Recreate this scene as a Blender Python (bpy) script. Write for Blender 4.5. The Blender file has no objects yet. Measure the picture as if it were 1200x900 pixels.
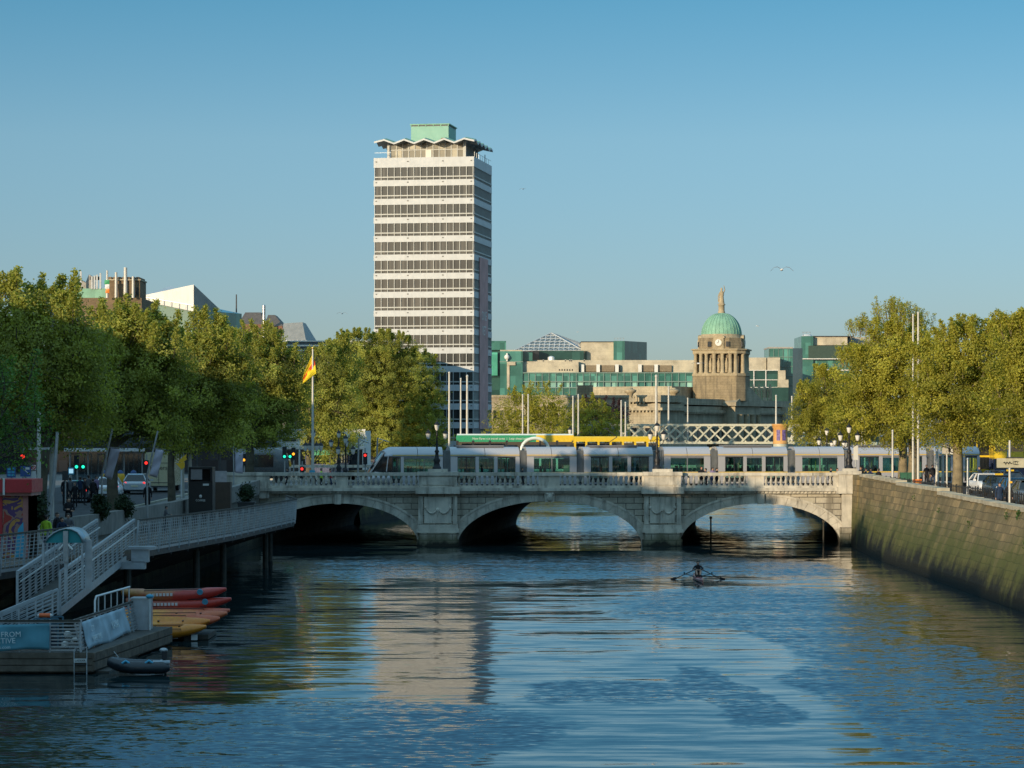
import bpy, math, random
import numpy as np
from mathutils import Vector, Matrix
R = math.radians
rnd = random.Random(7)
sc = bpy.context.scene
COL = sc.collection
F, HZ, CAMZ = 3250.0, 508.0, 8.5          # focal length in photo pixels, horizon row, eye height above the river

def at(px, py, Y):
    """real position of a photo point that stands Y metres from the eye"""
    return Vector(((px - 600) / F * Y, Y, CAMZ - (py - HZ) / F * Y))

def ax(px, Y): return (px - 600) / F * Y
def az(py, Y): return CAMZ - (py - HZ) / F * Y

# ------------------------------------------------------------------ mesh builder
class B:
    def __init__(s): s.v = []; s.f = []; s.m = []; s.sm = []; s.mats = []
    def mi(s, m):
        if m not in s.mats: s.mats.append(m)
        return s.mats.index(m)
    def add(s, vs, fs, m, smooth=False):
        o = len(s.v); k = s.mi(m)
        s.v += [tuple(p) for p in vs]
        for f in fs: s.f.append(tuple(i + o for i in f)); s.m.append(k); s.sm.append(smooth)
        return s
    def poly(s, pts, m): return s.add(pts, [tuple(range(len(pts)))], m)
    def box(s, x0, x1, y0, y1, z0, z1, m):
        v = [(x, y, z) for z in (z0, z1) for y in (y0, y1) for x in (x0, x1)]
        return s.add(v, [(0, 2, 3, 1), (4, 5, 7, 6), (0, 1, 5, 4), (2, 6, 7, 3), (0, 4, 6, 2), (1, 3, 7, 5)], m)
    def obox(s, c, sz, rz, m, rx=0, ry=0):
        M_ = Matrix.Translation(c) @ Matrix.Rotation(rz, 4, 'Z') @ Matrix.Rotation(ry, 4, 'Y') @ Matrix.Rotation(rx, 4, 'X')
        a, b, d = [q / 2 for q in sz]
        v = [M_ @ Vector((x, y, z)) for z in (-d, d) for y in (-b, b) for x in (-a, a)]
        return s.add(v, [(0, 2, 3, 1), (4, 5, 7, 6), (0, 1, 5, 4), (2, 6, 7, 3), (0, 4, 6, 2), (1, 3, 7, 5)], m)
    def bar(s, p, q, w, h, m):
        """rectangular bar from p to q, w wide across, h tall"""
        p, q = Vector(p), Vector(q); d = (q - p).normalized()
        u = d.cross(Vector((0, 0, 1)))
        if u.length < 1e-3: u = Vector((1, 0, 0))
        u.normalize(); n = u.cross(d).normalized()
        v = [a + u * i * w / 2 + n * j * h / 2 for a in (p, q) for i, j in ((-1, -1), (1, -1), (1, 1), (-1, 1))]
        return s.add(v, [(0, 1, 2, 3), (7, 6, 5, 4), (0, 4, 5, 1), (1, 5, 6, 2), (2, 6, 7, 3), (3, 7, 4, 0)], m)
    def tube(s, pts, rad, m, n=6, caps=True):
        pts = [Vector(p) for p in pts]
        if not isinstance(rad, (list, tuple)): rad = [rad] * len(pts)
        vs = []; fs = []; u = None
        for i, p in enumerate(pts):
            d = (pts[min(i + 1, len(pts) - 1)] - pts[max(i - 1, 0)]).normalized()
            if u is None: u = d.cross(Vector((0, 0, 1))) if abs(d.z) < .9 else d.cross(Vector((1, 0, 0)))
            else: u = u - d * u.dot(d)
            u.normalize(); w = d.cross(u)
            for k in range(n):
                t = 2 * math.pi * k / n
                vs.append(p + (u * math.cos(t) + w * math.sin(t)) * rad[i])
        for i in range(len(pts) - 1):
            for k in range(n):
                a, b = i * n + k, i * n + (k + 1) % n
                fs.append((a, b, b + n, a + n))
        s.add(vs, fs, m, True)
        if caps:
            e = (len(pts) - 1) * n
            s.add(vs[:n], [tuple(range(n - 1, -1, -1))], m); s.add(vs[e:], [tuple(range(n))], m)
        return s
    def cyl(s, p, q, r0, r1, m, n=10, caps=True): return s.tube([p, q], [r0, r1], m, n, caps)
    def lathe(s, c, prof, m, n=14):
        c = Vector(c); vs = []; fs = []
        for r, z in prof:
            for k in range(n):
                t = 2 * math.pi * (k + .5) / n
                vs.append(c + Vector((r * math.cos(t), r * math.sin(t), z)))
        for i in range(len(prof) - 1):
            for k in range(n):
                a, b = i * n + k, i * n + (k + 1) % n
                fs.append((a, b, b + n, a + n))
        s.add(vs, fs, m, True)
        s.add(vs[-n:], [tuple(range(n))], m); s.add(vs[:n], [tuple(range(n - 1, -1, -1))], m)
        return s
    def sphere(s, c, r, m, n=10):
        r = r if isinstance(r, (tuple, list)) else (r, r, r)
        k = n // 2 + 1; vs = []; fs = []
        for i in range(k + 1):
            p = math.pi * i / k
            for j in range(n):
                t = 2 * math.pi * j / n
                vs.append((c[0] + r[0] * math.sin(p) * math.cos(t), c[1] + r[1] * math.sin(p) * math.sin(t), c[2] - r[2] * math.cos(p)))
        for i in range(k):
            for j in range(n):
                a, b = i * n + j, i * n + (j + 1) % n
                fs.append((a, b, b + n, a + n))
        return s.add(vs, fs, m, True)
    def prism(s, pts, d, m, m_side=None):
        """closed outline swept by vector d"""
        n = len(pts); d = Vector(d); a = [Vector(p) for p in pts]; b = [p + d for p in a]
        s.add(a, [tuple(range(n))], m); s.add(b, [tuple(range(n - 1, -1, -1))], m)
        return s.add(a + b, [(i, i + n, (i + 1) % n + n, (i + 1) % n) for i in range(n)], m_side or m)
    def loft(s, rings, m, closed=True, smooth=True, caps=True):
        n = len(rings[0]); vs = [p for r in rings for p in r]; fs = []
        for i in range(len(rings) - 1):
            for k in range(n if closed else n - 1):
                a, b = i * n + k, i * n + (k + 1) % n
                fs.append((a, b, b + n, a + n))
        s.add(vs, fs, m, smooth)
        if caps and closed:
            s.add(rings[0], [tuple(range(n - 1, -1, -1))], m); s.add(rings[-1], [tuple(range(n))], m)
        return s
    def mesh(s, name, off=(0, 0, 0)):
        me = bpy.data.meshes.new(name)
        o = Vector(off)
        me.from_pydata([tuple(Vector(p) - o) for p in s.v], [], s.f)
        for m in s.mats: me.materials.append(m)
        me.polygons.foreach_set('material_index', s.m)
        me.polygons.foreach_set('use_smooth', s.sm)
        me.update()
        return me
    def build(s, name, parent=None, world=True, loc=None):
        """one mesh object; world=True means the shape was given in world metres"""
        if parent is None:
            if loc is None: loc = (0, 0, 0) if not world else tuple(base_of(s.v))
            o = bpy.data.objects.new(name, s.mesh(name, loc if world else (0, 0, 0)))
            o.location = loc
        else:
            off = Vector((0, 0, 0)); q = parent
            if world:
                while q is not None: off += q.location; q = q.parent
            o = bpy.data.objects.new(name, s.mesh(name, off)); o.parent = parent
        COL.objects.link(o)
        return o

def build_each(b, name, parent, world=True):
    """one object per loose piece of the builder"""
    par = list(range(len(b.v)))
    def root(i):
        while par[i] != i: par[i] = par[par[i]]; i = par[i]
        return i
    key = {}
    for i, q in enumerate(b.v):
        k = tuple(round(c, 4) for c in q); j = key.setdefault(k, i)
        if j != i: par[root(i)] = root(j)
    for f in b.f:
        for i in f[1:]: par[root(i)] = root(f[0])
    grp = {}
    for n, f in enumerate(b.f): grp.setdefault(root(f[0]), []).append(n)
    out = []
    for ns in grp.values():
        c = B(); 
        for n in ns: c.add([b.v[i] for i in b.f[n]], [tuple(range(len(b.f[n])))], b.mats[b.m[n]], b.sm[n])
        out.append(c.build(name, parent, world))
    return out

def base_of(vs):
    a = np.array(vs, float)
    return (float((a[:, 0].min() + a[:, 0].max()) / 2), float((a[:, 1].min() + a[:, 1].max()) / 2), float(a[:, 2].min()))

def tag(o, label, cat=None, group=None, kind=None):
    if label: o['label'] = label
    if cat: o['category'] = cat
    if group: o['group'] = group
    if kind: o['kind'] = kind
    return o

def thing(name, label, cat, loc=(0, 0, 0), rz=0, group=None):
    o = bpy.data.objects.new(name, None); COL.objects.link(o)
    o.location = loc; o.rotation_euler = (0, 0, rz); o.empty_display_size = .3
    return tag(o, label, cat, group)

def dup(o, parent=None, loc=None, rz=None, label=None, group=None):
    c = o.copy(); COL.objects.link(c); c.parent = parent
    if loc is not None: c.location = loc
    if rz is not None: c.rotation_euler = (0, 0, rz)
    if label: c['label'] = label
    if group: c['group'] = group
    for ch in list(o.children): dup(ch, c)
    return c

def recolour(o, swaps):
    """give the parts of a copied thing their own paint (object-linked slots)"""
    for p in [o] + list(o.children_recursive):
        if p.type != 'MESH': continue
        for sl in p.material_slots:
            if sl.material and sl.material in swaps:
                nm = swaps[sl.material]; sl.link = 'OBJECT'; sl.material = nm

def letters(txt, size, m, parent, name, loc, rot, align='CENTER', depth=.004):
    cu = bpy.data.curves.new(name, 'FONT'); cu.body = txt; cu.size = size; cu.align_x = align; cu.align_y = 'CENTER'
    cu.extrude = depth; cu.resolution_u = 2
    t = bpy.data.objects.new(name, cu); COL.objects.link(t)
    dg = bpy.context.evaluated_depsgraph_get()
    me = bpy.data.meshes.new_from_object(t.evaluated_get(dg))
    bpy.data.objects.remove(t); bpy.data.curves.remove(cu)
    me.materials.clear(); me.materials.append(m)
    o = bpy.data.objects.new(name, me); COL.objects.link(o); o.parent = parent
    o.location = loc; o.rotation_euler = rot
    return o
# ------------------------------------------------------------------ materials (all procedural)
def new_mat(name):
    m = bpy.data.materials.new(name); m.use_nodes = True
    nt = m.node_tree; return m, nt, nt.nodes['Principled BSDF']

def N(nt, typ, **kw):
    n = nt.nodes.new(typ)
    for k, v in kw.items():
        if k == 'inp':
            for a, b in v.items(): n.inputs[a].default_value = b
        else: setattr(n, k, v)
    return n

def ramp(nt, fac, stops):
    r = N(nt, 'ShaderNodeValToRGB'); e = r.color_ramp.elements
    while len(e) < len(stops): e.new(.5)
    for k, (p, c) in enumerate(stops):
        e[k].position = p; e[k].color = (*c, 1) if len(c) == 3 else c
    nt.links.new(fac, r.inputs['Fac']); return r.outputs['Color']

def mixc(nt, fac, a, b, mode='MIX'):
    x = N(nt, 'ShaderNodeMix', data_type='RGBA', blend_type=mode)
    for sock, val in ((x.inputs[0], fac), (x.inputs[6], a), (x.inputs[7], b)):
        if hasattr(val, 'is_output'): nt.links.new(val, sock)
        elif isinstance(val, (int, float)): sock.default_value = val
        else: sock.default_value = (*val, 1)
    return x.outputs[2]

def math_(nt, op, a, b=None, c=None):
    x = N(nt, 'ShaderNodeMath', operation=op)
    for i, val in enumerate((a, b, c)):
        if val is None: continue
        if hasattr(val, 'is_output'): nt.links.new(val, x.inputs[i])
        else: x.inputs[i].default_value = val
    return x.outputs[0]

def coords(nt): return N(nt, 'ShaderNodeTexCoord').outputs['Object']

def noise(nt, vec, scale, detail=3, rough=.55, out='Fac', dist=0):
    n = N(nt, 'ShaderNodeTexNoise', inp={'Scale': scale, 'Detail': detail, 'Roughness': rough, 'Distortion': dist})
    nt.links.new(vec, n.inputs['Vector']); return n.outputs[out]

def M(name, col, rough=.6, metal=0.0, var=.18, scale=2.0, bump=0.0, bscale=12.0, spec=.5, dirt=0.0):
    m, nt, bs = new_mat(name); v = coords(nt)
    f = noise(nt, v, scale, 4)
    c = ramp(nt, f, [(.3, tuple(q * (1 - var) for q in col)), (.7, tuple(min(1, q * (1 + var)) for q in col))])
    if dirt:
        mp = N(nt, 'ShaderNodeMapping', inp={'Scale': (1.6, 1.6, .22)}); nt.links.new(v, mp.inputs[0])
        g = ramp(nt, noise(nt, mp.outputs[0], 1.3, 5, .65), [(.5, (0, 0, 0)), (.72, (1, 1, 1))])
        c = mixc(nt, math_(nt, 'MULTIPLY', g, dirt), c, tuple(q * .35 for q in col))
    nt.links.new(c, bs.inputs['Base Color'])
    r = ramp(nt, noise(nt, v, scale * 3.1, 3), [(.3, (max(0, rough - .08),) * 3), (.7, (min(1, rough + .1),) * 3)])
    nt.links.new(r, bs.inputs['Roughness'])
    bs.inputs['Metallic'].default_value = metal
    bs.inputs['Specular IOR Level'].default_value = spec
    if bump:
        b = N(nt, 'ShaderNodeBump', inp={'Strength': bump, 'Distance': .05})
        nt.links.new(noise(nt, v, bscale, 5), b.inputs['Height']); nt.links.new(b.outputs[0], bs.inputs['Normal'])
    return m

def brickwork(name, plane, bw, bh, c1, c2, joint, rough=.85, stain=None, algae=None, bump=.4, offset=.5, mortar=.018, wob=0.0):
    """coursed masonry; plane gives the two object axes the courses run along; algae=(z0, z1) is the tide band"""
    m, nt, bs = new_mat(name); v = coords(nt)
    sx = N(nt, 'ShaderNodeSeparateXYZ'); nt.links.new(v, sx.inputs[0])
    cx = N(nt, 'ShaderNodeCombineXYZ')
    if plane == 'diag': nt.links.new(math_(nt, 'ADD', sx.outputs['X'], sx.outputs['Y']), cx.inputs[0])
    else: nt.links.new(sx.outputs[plane[0].upper()], cx.inputs[0])
    nt.links.new(math_(nt, 'ADD', sx.outputs['Z'], math_(nt, 'MULTIPLY', math_(nt, 'SUBTRACT', noise(nt, v, .9, 2), .5), wob)), cx.inputs[1])
    br = N(nt, 'ShaderNodeTexBrick', offset=offset, inp={'Color1': (*c1, 1), 'Color2': (*c2, 1), 'Mortar': (*joint, 1), 'Scale': 1.0,
           'Mortar Size': mortar, 'Mortar Smooth': .3, 'Bias': 0.0, 'Brick Width': bw, 'Row Height': bh})
    nt.links.new(cx.outputs[0], br.inputs['Vector'])
    c = br.outputs['Color']
    # each stone weathers in its own way, plus broad patches
    c = mixc(nt, .55, c, ramp(nt, noise(nt, v, .35, 5, .6), [(.3, (.36, .34, .30)), (.5, (.82, .79, .75)), (.72, (1.2, 1.15, 1.05))]), 'MULTIPLY')
    c = mixc(nt, .5, c, ramp(nt, noise(nt, v, 5, 5, .7), [(.3, (.62, .6, .56)), (.7, (1.2, 1.2, 1.2))]), 'MULTIPLY')
    mp = N(nt, 'ShaderNodeMapping', inp={'Scale': (.9, .9, .1)}); nt.links.new(v, mp.inputs[0])
    streak = noise(nt, mp.outputs[0], 1.2, 5, .65)
    if stain: c = mixc(nt, ramp(nt, streak, [(.48, (0, 0, 0)), (.7, (.8,) * 3)]), c, stain)
    if algae:
        z0, z1, ca, cd = algae
        mp2 = N(nt, 'ShaderNodeMapping', inp={'Scale': (.45, .45, .12)}); nt.links.new(v, mp2.inputs[0])
        edge = noise(nt, mp2.outputs[0], 1.0, 4, .6)
        zz = math_(nt, 'ADD', sx.outputs['Z'], math_(nt, 'MULTIPLY', math_(nt, 'SUBTRACT', edge, .5), (z1 - z0) * 2.4))
        zz = math_(nt, 'ADD', zz, math_(nt, 'MULTIPLY', math_(nt, 'SUBTRACT', noise(nt, v, 3.5, 4), .5), (z1 - z0) * .7))
        wet = N(nt, 'ShaderNodeMapRange', inp={'From Min': z0, 'From Max': z1, 'To Min': 1.0, 'To Max': 0.0}); nt.links.new(zz, wet.inputs[0])
        deep = N(nt, 'ShaderNodeMapRange', inp={'From Min': z0 * .3, 'From Max': z0 * .85, 'To Min': 1.0, 'To Max': 0.0}); nt.links.new(zz, deep.inputs[0])
        c = mixc(nt, math_(nt, 'MULTIPLY', wet.outputs[0], .8), c, ca)
        c = mixc(nt, deep.outputs[0], c, cd)
    nt.links.new(c, bs.inputs['Base Color']); bs.inputs['Roughness'].default_value = rough
    bs.inputs['Specular IOR Level'].default_value = .3
    h = math_(nt, 'ADD', math_(nt, 'MULTIPLY', br.outputs['Fac'], -1.0), math_(nt, 'MULTIPLY', noise(nt, v, 7, 5, .7), .8))
    b = N(nt, 'ShaderNodeBump', inp={'Strength': bump, 'Distance': .06}); nt.links.new(h, b.inputs['Height']); nt.links.new(b.outputs[0], bs.inputs['Normal'])
    return m

def leafmat(name, dark, light, trans=.35):
    m, nt, bs = new_mat(name)
    a = N(nt, 'ShaderNodeAttribute', attribute_name='tint')
    c = ramp(nt, a.outputs['Fac'], [(0, dark), (.55, tuple((p + q) / 2 for p, q in zip(dark, light))), (1, light)])
    nt.links.new(c, bs.inputs['Base Color']); bs.inputs['Roughness'].default_value = .55
    bs.inputs['Specular IOR Level'].default_value = .25
    t = N(nt, 'ShaderNodeBsdfTranslucent'); nt.links.new(mixc(nt, 1.0, c, (1.15, 1.2, .5), 'MULTIPLY'), t.inputs['Color'])
    mx = N(nt, 'ShaderNodeMixShader', inp={'Fac': trans})
    nt.links.new(bs.outputs[0], mx.inputs[1]); nt.links.new(t.outputs[0], mx.inputs[2])
    nt.links.new(mx.outputs[0], nt.nodes['Material Output'].inputs['Surface'])
    return m

def glassmat(name, tint, refl=.12, rough=.02):
    """see-through pane: tinted transmission with a mirror share that grows at grazing angles"""
    m, nt, bs = new_mat(name); nt.nodes.remove(bs)
    tr = N(nt, 'ShaderNodeBsdfTransparent', inp={'Color': (*tint, 1)})
    gl = N(nt, 'ShaderNodeBsdfGlossy', inp={'Color': (.95, .97, .97, 1), 'Roughness': rough})
    lw = N(nt, 'ShaderNodeLayerWeight', inp={'Blend': .25})
    f = math_(nt, 'ADD', math_(nt, 'MULTIPLY', lw.outputs['Fresnel'], .8), refl)
    mx = N(nt, 'ShaderNodeMixShader'); nt.links.new(f, mx.inputs['Fac'])
    nt.links.new(tr.outputs[0], mx.inputs[1]); nt.links.new(gl.outputs[0], mx.inputs[2])
    nt.links.new(mx.outputs[0], nt.nodes['Material Output'].inputs['Surface'])
    return m

def panemat(name, c1, c2, bw, bh, rough=.12, spec=.6, metal=0, plane='x'):
    """dark glazing whose panes differ a little (blinds, rooms behind)"""
    m, nt, bs = new_mat(name); v = coords(nt)
    sx = N(nt, 'ShaderNodeSeparateXYZ'); nt.links.new(v, sx.inputs[0])
    h = math_(nt, 'ADD', sx.outputs['X'], sx.outputs['Y']) if plane == 'diag' else sx.outputs[plane.upper()]
    cx = N(nt, 'ShaderNodeCombineXYZ')
    nt.links.new(math_(nt, 'FLOOR', math_(nt, 'DIVIDE', h, bw)), cx.inputs[0])
    nt.links.new(math_(nt, 'FLOOR', math_(nt, 'DIVIDE', sx.outputs['Z'], bh)), cx.inputs[1])
    w = N(nt, 'ShaderNodeTexWhiteNoise'); nt.links.new(cx.outputs[0], w.inputs['Vector'])
    c = ramp(nt, w.outputs['Value'], [(0, c1), (.72, tuple((p * 2 + q) / 3 for p, q in zip(c1, c2))), (1, c2)])
    c = mixc(nt, .5, c, ramp(nt, noise(nt, v, .5, 3), [(.3, (.7,) * 3), (.7, (1.15,) * 3)]), 'MULTIPLY')
    nt.links.new(c, bs.inputs['Base Color']); bs.inputs['Roughness'].default_value = rough
    bs.inputs['Specular IOR Level'].default_value = spec; bs.inputs['Metallic'].default_value = metal
    return m

def lampmat(name, col, strength):
    m, nt, bs = new_mat(name)
    bs.inputs['Base Color'].default_value = (*col, 1); bs.inputs['Emission Color'].default_value = (*col, 1)
    bs.inputs['Emission Strength'].default_value = strength; return m

ALG = (.058, .075, .012); DEEP = (.012, .013, .008)
granite = brickwork('bridge_granite', 'x', 1.25, .46, (.52, .48, .40), (.43, .40, .33), (.10, .09, .078), mortar=.03, algae=(.55, 1.3, (.10, .095, .05), (.025, .025, .018)), stain=(.17, .15, .115), bump=.5)
ashlar = M('dressed_granite', (.50, .46, .385), .8, var=.26, scale=1.1, bump=.4, bscale=14, spec=.3, dirt=.95)
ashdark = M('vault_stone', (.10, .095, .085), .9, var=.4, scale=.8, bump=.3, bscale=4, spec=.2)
quaystone = brickwork('quay_masonry', 'y', 1.25, .42, (.33, .25, .13), (.165, .14, .078), (.10, .08, .048), algae=(2.1, 3.9, ALG, DEEP), stain=(.10, .085, .04), bump=.75, mortar=.014, wob=.16)
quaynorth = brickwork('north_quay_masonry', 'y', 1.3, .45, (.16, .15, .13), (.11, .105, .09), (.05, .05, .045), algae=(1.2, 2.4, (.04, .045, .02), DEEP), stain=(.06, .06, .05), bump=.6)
coping = M('granite_coping', (.40, .36, .27), .8, var=.25, scale=1.2, bump=.3, spec=.3)
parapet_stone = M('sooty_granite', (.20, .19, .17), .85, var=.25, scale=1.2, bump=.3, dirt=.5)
asphalt = M('asphalt', (.05, .05, .052), .85, var=.25, scale=.7, bump=.2, bscale=30, spec=.3)
paving = M('paving_slabs', (.17, .165, .155), .8, var=.2, scale=.9, bump=.1, spec=.3)
paint_white = M('road_paint', (.72, .72, .68), .7, var=.1)
earth = M('town_ground', (.12, .115, .10), .9, var=.2, scale=.1)
white_steel = M('pale_steel_paint', (.62, .63, .62), .4, .2, var=.08)
mast_paint = M('mast_paint', (.50, .48, .43), .45, .1, var=.08)
grey_steel = M('galvanised_steel', (.36, .38, .39), .42, .55, var=.15, scale=4)
rail_steel = M('boardwalk_steel', (.40, .44, .47), .42, .45, var=.15, scale=3)
dark_steel = M('dark_steel', (.05, .052, .055), .5, .4, var=.15)
black_iron = M('black_iron', (.018, .018, .02), .5, .3, var=.2)
rubber = M('rubber', (.02, .02, .02), .8, var=.2)
timber = M('weathered_timber', (.135, .11, .085), .8, var=.35, scale=2.5, bump=.3, bscale=20, spec=.2, dirt=.4)
timber_dark = M('wet_timber', (.05, .045, .035), .7, var=.35, scale=2.5, bump=.3, bscale=20)
concrete = M('concrete', (.34, .32, .29), .85, var=.15, scale=.8, bump=.15, spec=.3, dirt=.3)
tower_white = M('mosaic_spandrel', (.47, .49, .50), .5, var=.05, scale=.7, dirt=.16, spec=.4)
tower_frame = M('window_frame_paint', (.41, .42, .40), .5, var=.06)
tower_glass = panemat('tower_panes', (.026, .028, .029), (.085, .083, .076), 1.158, 3.235, .18, .5)
copper = M('verdigris_copper', (.21, .40, .29), .6, var=.16, scale=.8, dirt=.25, spec=.3)
copper_light = M('verdigris_panel', (.23, .43, .35), .6, var=.06, scale=.5, dirt=.1, spec=.3)
banner_pink = M('faded_pink_banner', (.56, .33, .31), .8, var=.16, scale=.5, dirt=.2, spec=.2)
cream_stone = brickwork('cream_cladding', 'diag', 2.6, 1.1, (.56, .51, .40), (.53, .48, .38), (.40, .36, .28), bump=.15, mortar=.012)
old_stone = brickwork('portland_stone', 'diag', 1.3, .62, (.50, .44, .32), (.44, .38, .28), (.30, .26, .18), stain=(.22, .19, .13), bump=.3)
drum_stone = brickwork('weathered_drum_stone', 'diag', 1.3, .6, (.36, .29, .19), (.31, .25, .16), (.2, .165, .11), stain=(.12, .10, .07), bump=.4)
stone_plain = M('weathered_column_stone', (.38, .31, .20), .85, var=.22, scale=.9, dirt=.5, spec=.3)
slate = M('roof_slate', (.09, .10, .11), .6, var=.25, scale=1.5, bump=.2)
slate_grey = M('zinc_roof', (.30, .30, .28), .5, .2, var=.14, scale=.8, dirt=.2)
brick_red = brickwork('red_brick', 'diag', .45, .15, (.26, .10, .055), (.20, .08, .05), (.22, .19, .16), bump=.2)
brick_brown = brickwork('brown_brick', 'diag', .5, .2, (.24, .17, .10), (.19, .135, .08), (.16, .13, .1), bump=.2)
render_white = M('painted_render', (.68, .67, .63), .75, var=.06, scale=.4, dirt=.25)
render_grey = M('dark_render', (.085, .092, .10), .75, var=.15, scale=.4, dirt=.3)
teal_glass = panemat('teal_curtain_wall', (.035, .12, .10), (.10, .30, .25), 1.5, 3.4, .14, .6, plane='diag')
teal_dark = panemat('dark_teal_glazing', (.018, .055, .048), (.035, .10, .085), 2.2, 3.4, .18, .5, plane='diag')
teal_blind = panemat('glazing_with_blinds', (.05, .17, .15), (.36, .62, .54), 1.5, 3.4, .2, .5, plane='diag')
teal_frame = M('teal_mullions', (.18, .26, .23), .5, .3, var=.1)
dark_pane = panemat('dark_window_panes', (.012, .014, .018), (.05, .055, .06), .9, 1.6, .12, .6, plane='diag')
louvre = M('brown_louvres', (.20, .155, .10), .7, var=.2)
lattice_paint = M('lattice_girder_paint', (.50, .49, .38), .6, var=.12, scale=.6, dirt=.3)
orange_paint = M('ochre_drum_paint', (.62, .33, .11), .6, var=.1, dirt=.15)
purple_print = M('purple_poster', (.15, .10, .26), .6, var=.6, scale=3)
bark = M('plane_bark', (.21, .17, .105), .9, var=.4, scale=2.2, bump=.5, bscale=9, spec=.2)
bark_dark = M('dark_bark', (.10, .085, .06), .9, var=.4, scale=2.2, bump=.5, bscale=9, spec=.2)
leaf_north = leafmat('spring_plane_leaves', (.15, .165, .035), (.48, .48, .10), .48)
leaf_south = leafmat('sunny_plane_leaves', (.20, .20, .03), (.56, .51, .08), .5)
leaf_green = leafmat('green_leaves', (.05, .11, .028), (.17, .30, .07), .42)
leaf_purple = leafmat('copper_beech_leaves', (.025, .012, .016), (.085, .04, .045), .2)
leaf_shrub = leafmat('shrub_leaves', (.012, .025, .01), (.04, .07, .025), .2)
skin = M('skin', (.46, .27, .19), .6, var=.08); hair = M('dark_hair', (.025, .018, .012), .6, var=.2)
def cloth(name, c): return M(name, c, .85, var=.2, scale=6, bump=.2, bscale=20, spec=.2)
black_cloth = cloth('black_cloth', (.018, .018, .022)); navy_cloth = cloth('navy_cloth', (.02, .035, .07)); jeans = cloth('denim', (.04, .06, .11))
grey_cloth = cloth('grey_cloth', (.10, .10, .11)); lime_cloth = cloth('lime_jacket', (.42, .62, .05)); lilac_cloth = cloth('lilac_cloth', (.24, .18, .30))
red_cloth = cloth('red_cloth', (.35, .03, .03)); tan_cloth = cloth('tan_bag', (.42, .25, .10)); white_cloth = cloth('white_cloth', (.7, .7, .68))
red_lamp = lampmat('red_signal', (1, .03, .02), 1.8); green_lamp = lampmat('green_signal', (.02, .9, .5), 1.5); amber_lamp = lampmat('amber_signal', (1, .36, .02), 1.8)
tail_lamp = lampmat('tail_lamp', (1, .04, .03), 1.2)
lantern_glass = M('opal_lantern', (.75, .72, .66), .35, var=.05)
car_glass = panemat('car_glass', (.01, .013, .015), (.03, .035, .04), .7, .5, .06, .7, plane='diag')
chrome = M('chrome', (.6, .6, .6), .2, 1.0, var=.05)
def gloss(name, c, r=.28): 
    m = M(name, c, r, 0, var=.06, scale=3, spec=.5); m.node_tree.nodes['Principled BSDF'].inputs['Coat Weight'].default_value = .4; return m
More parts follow.
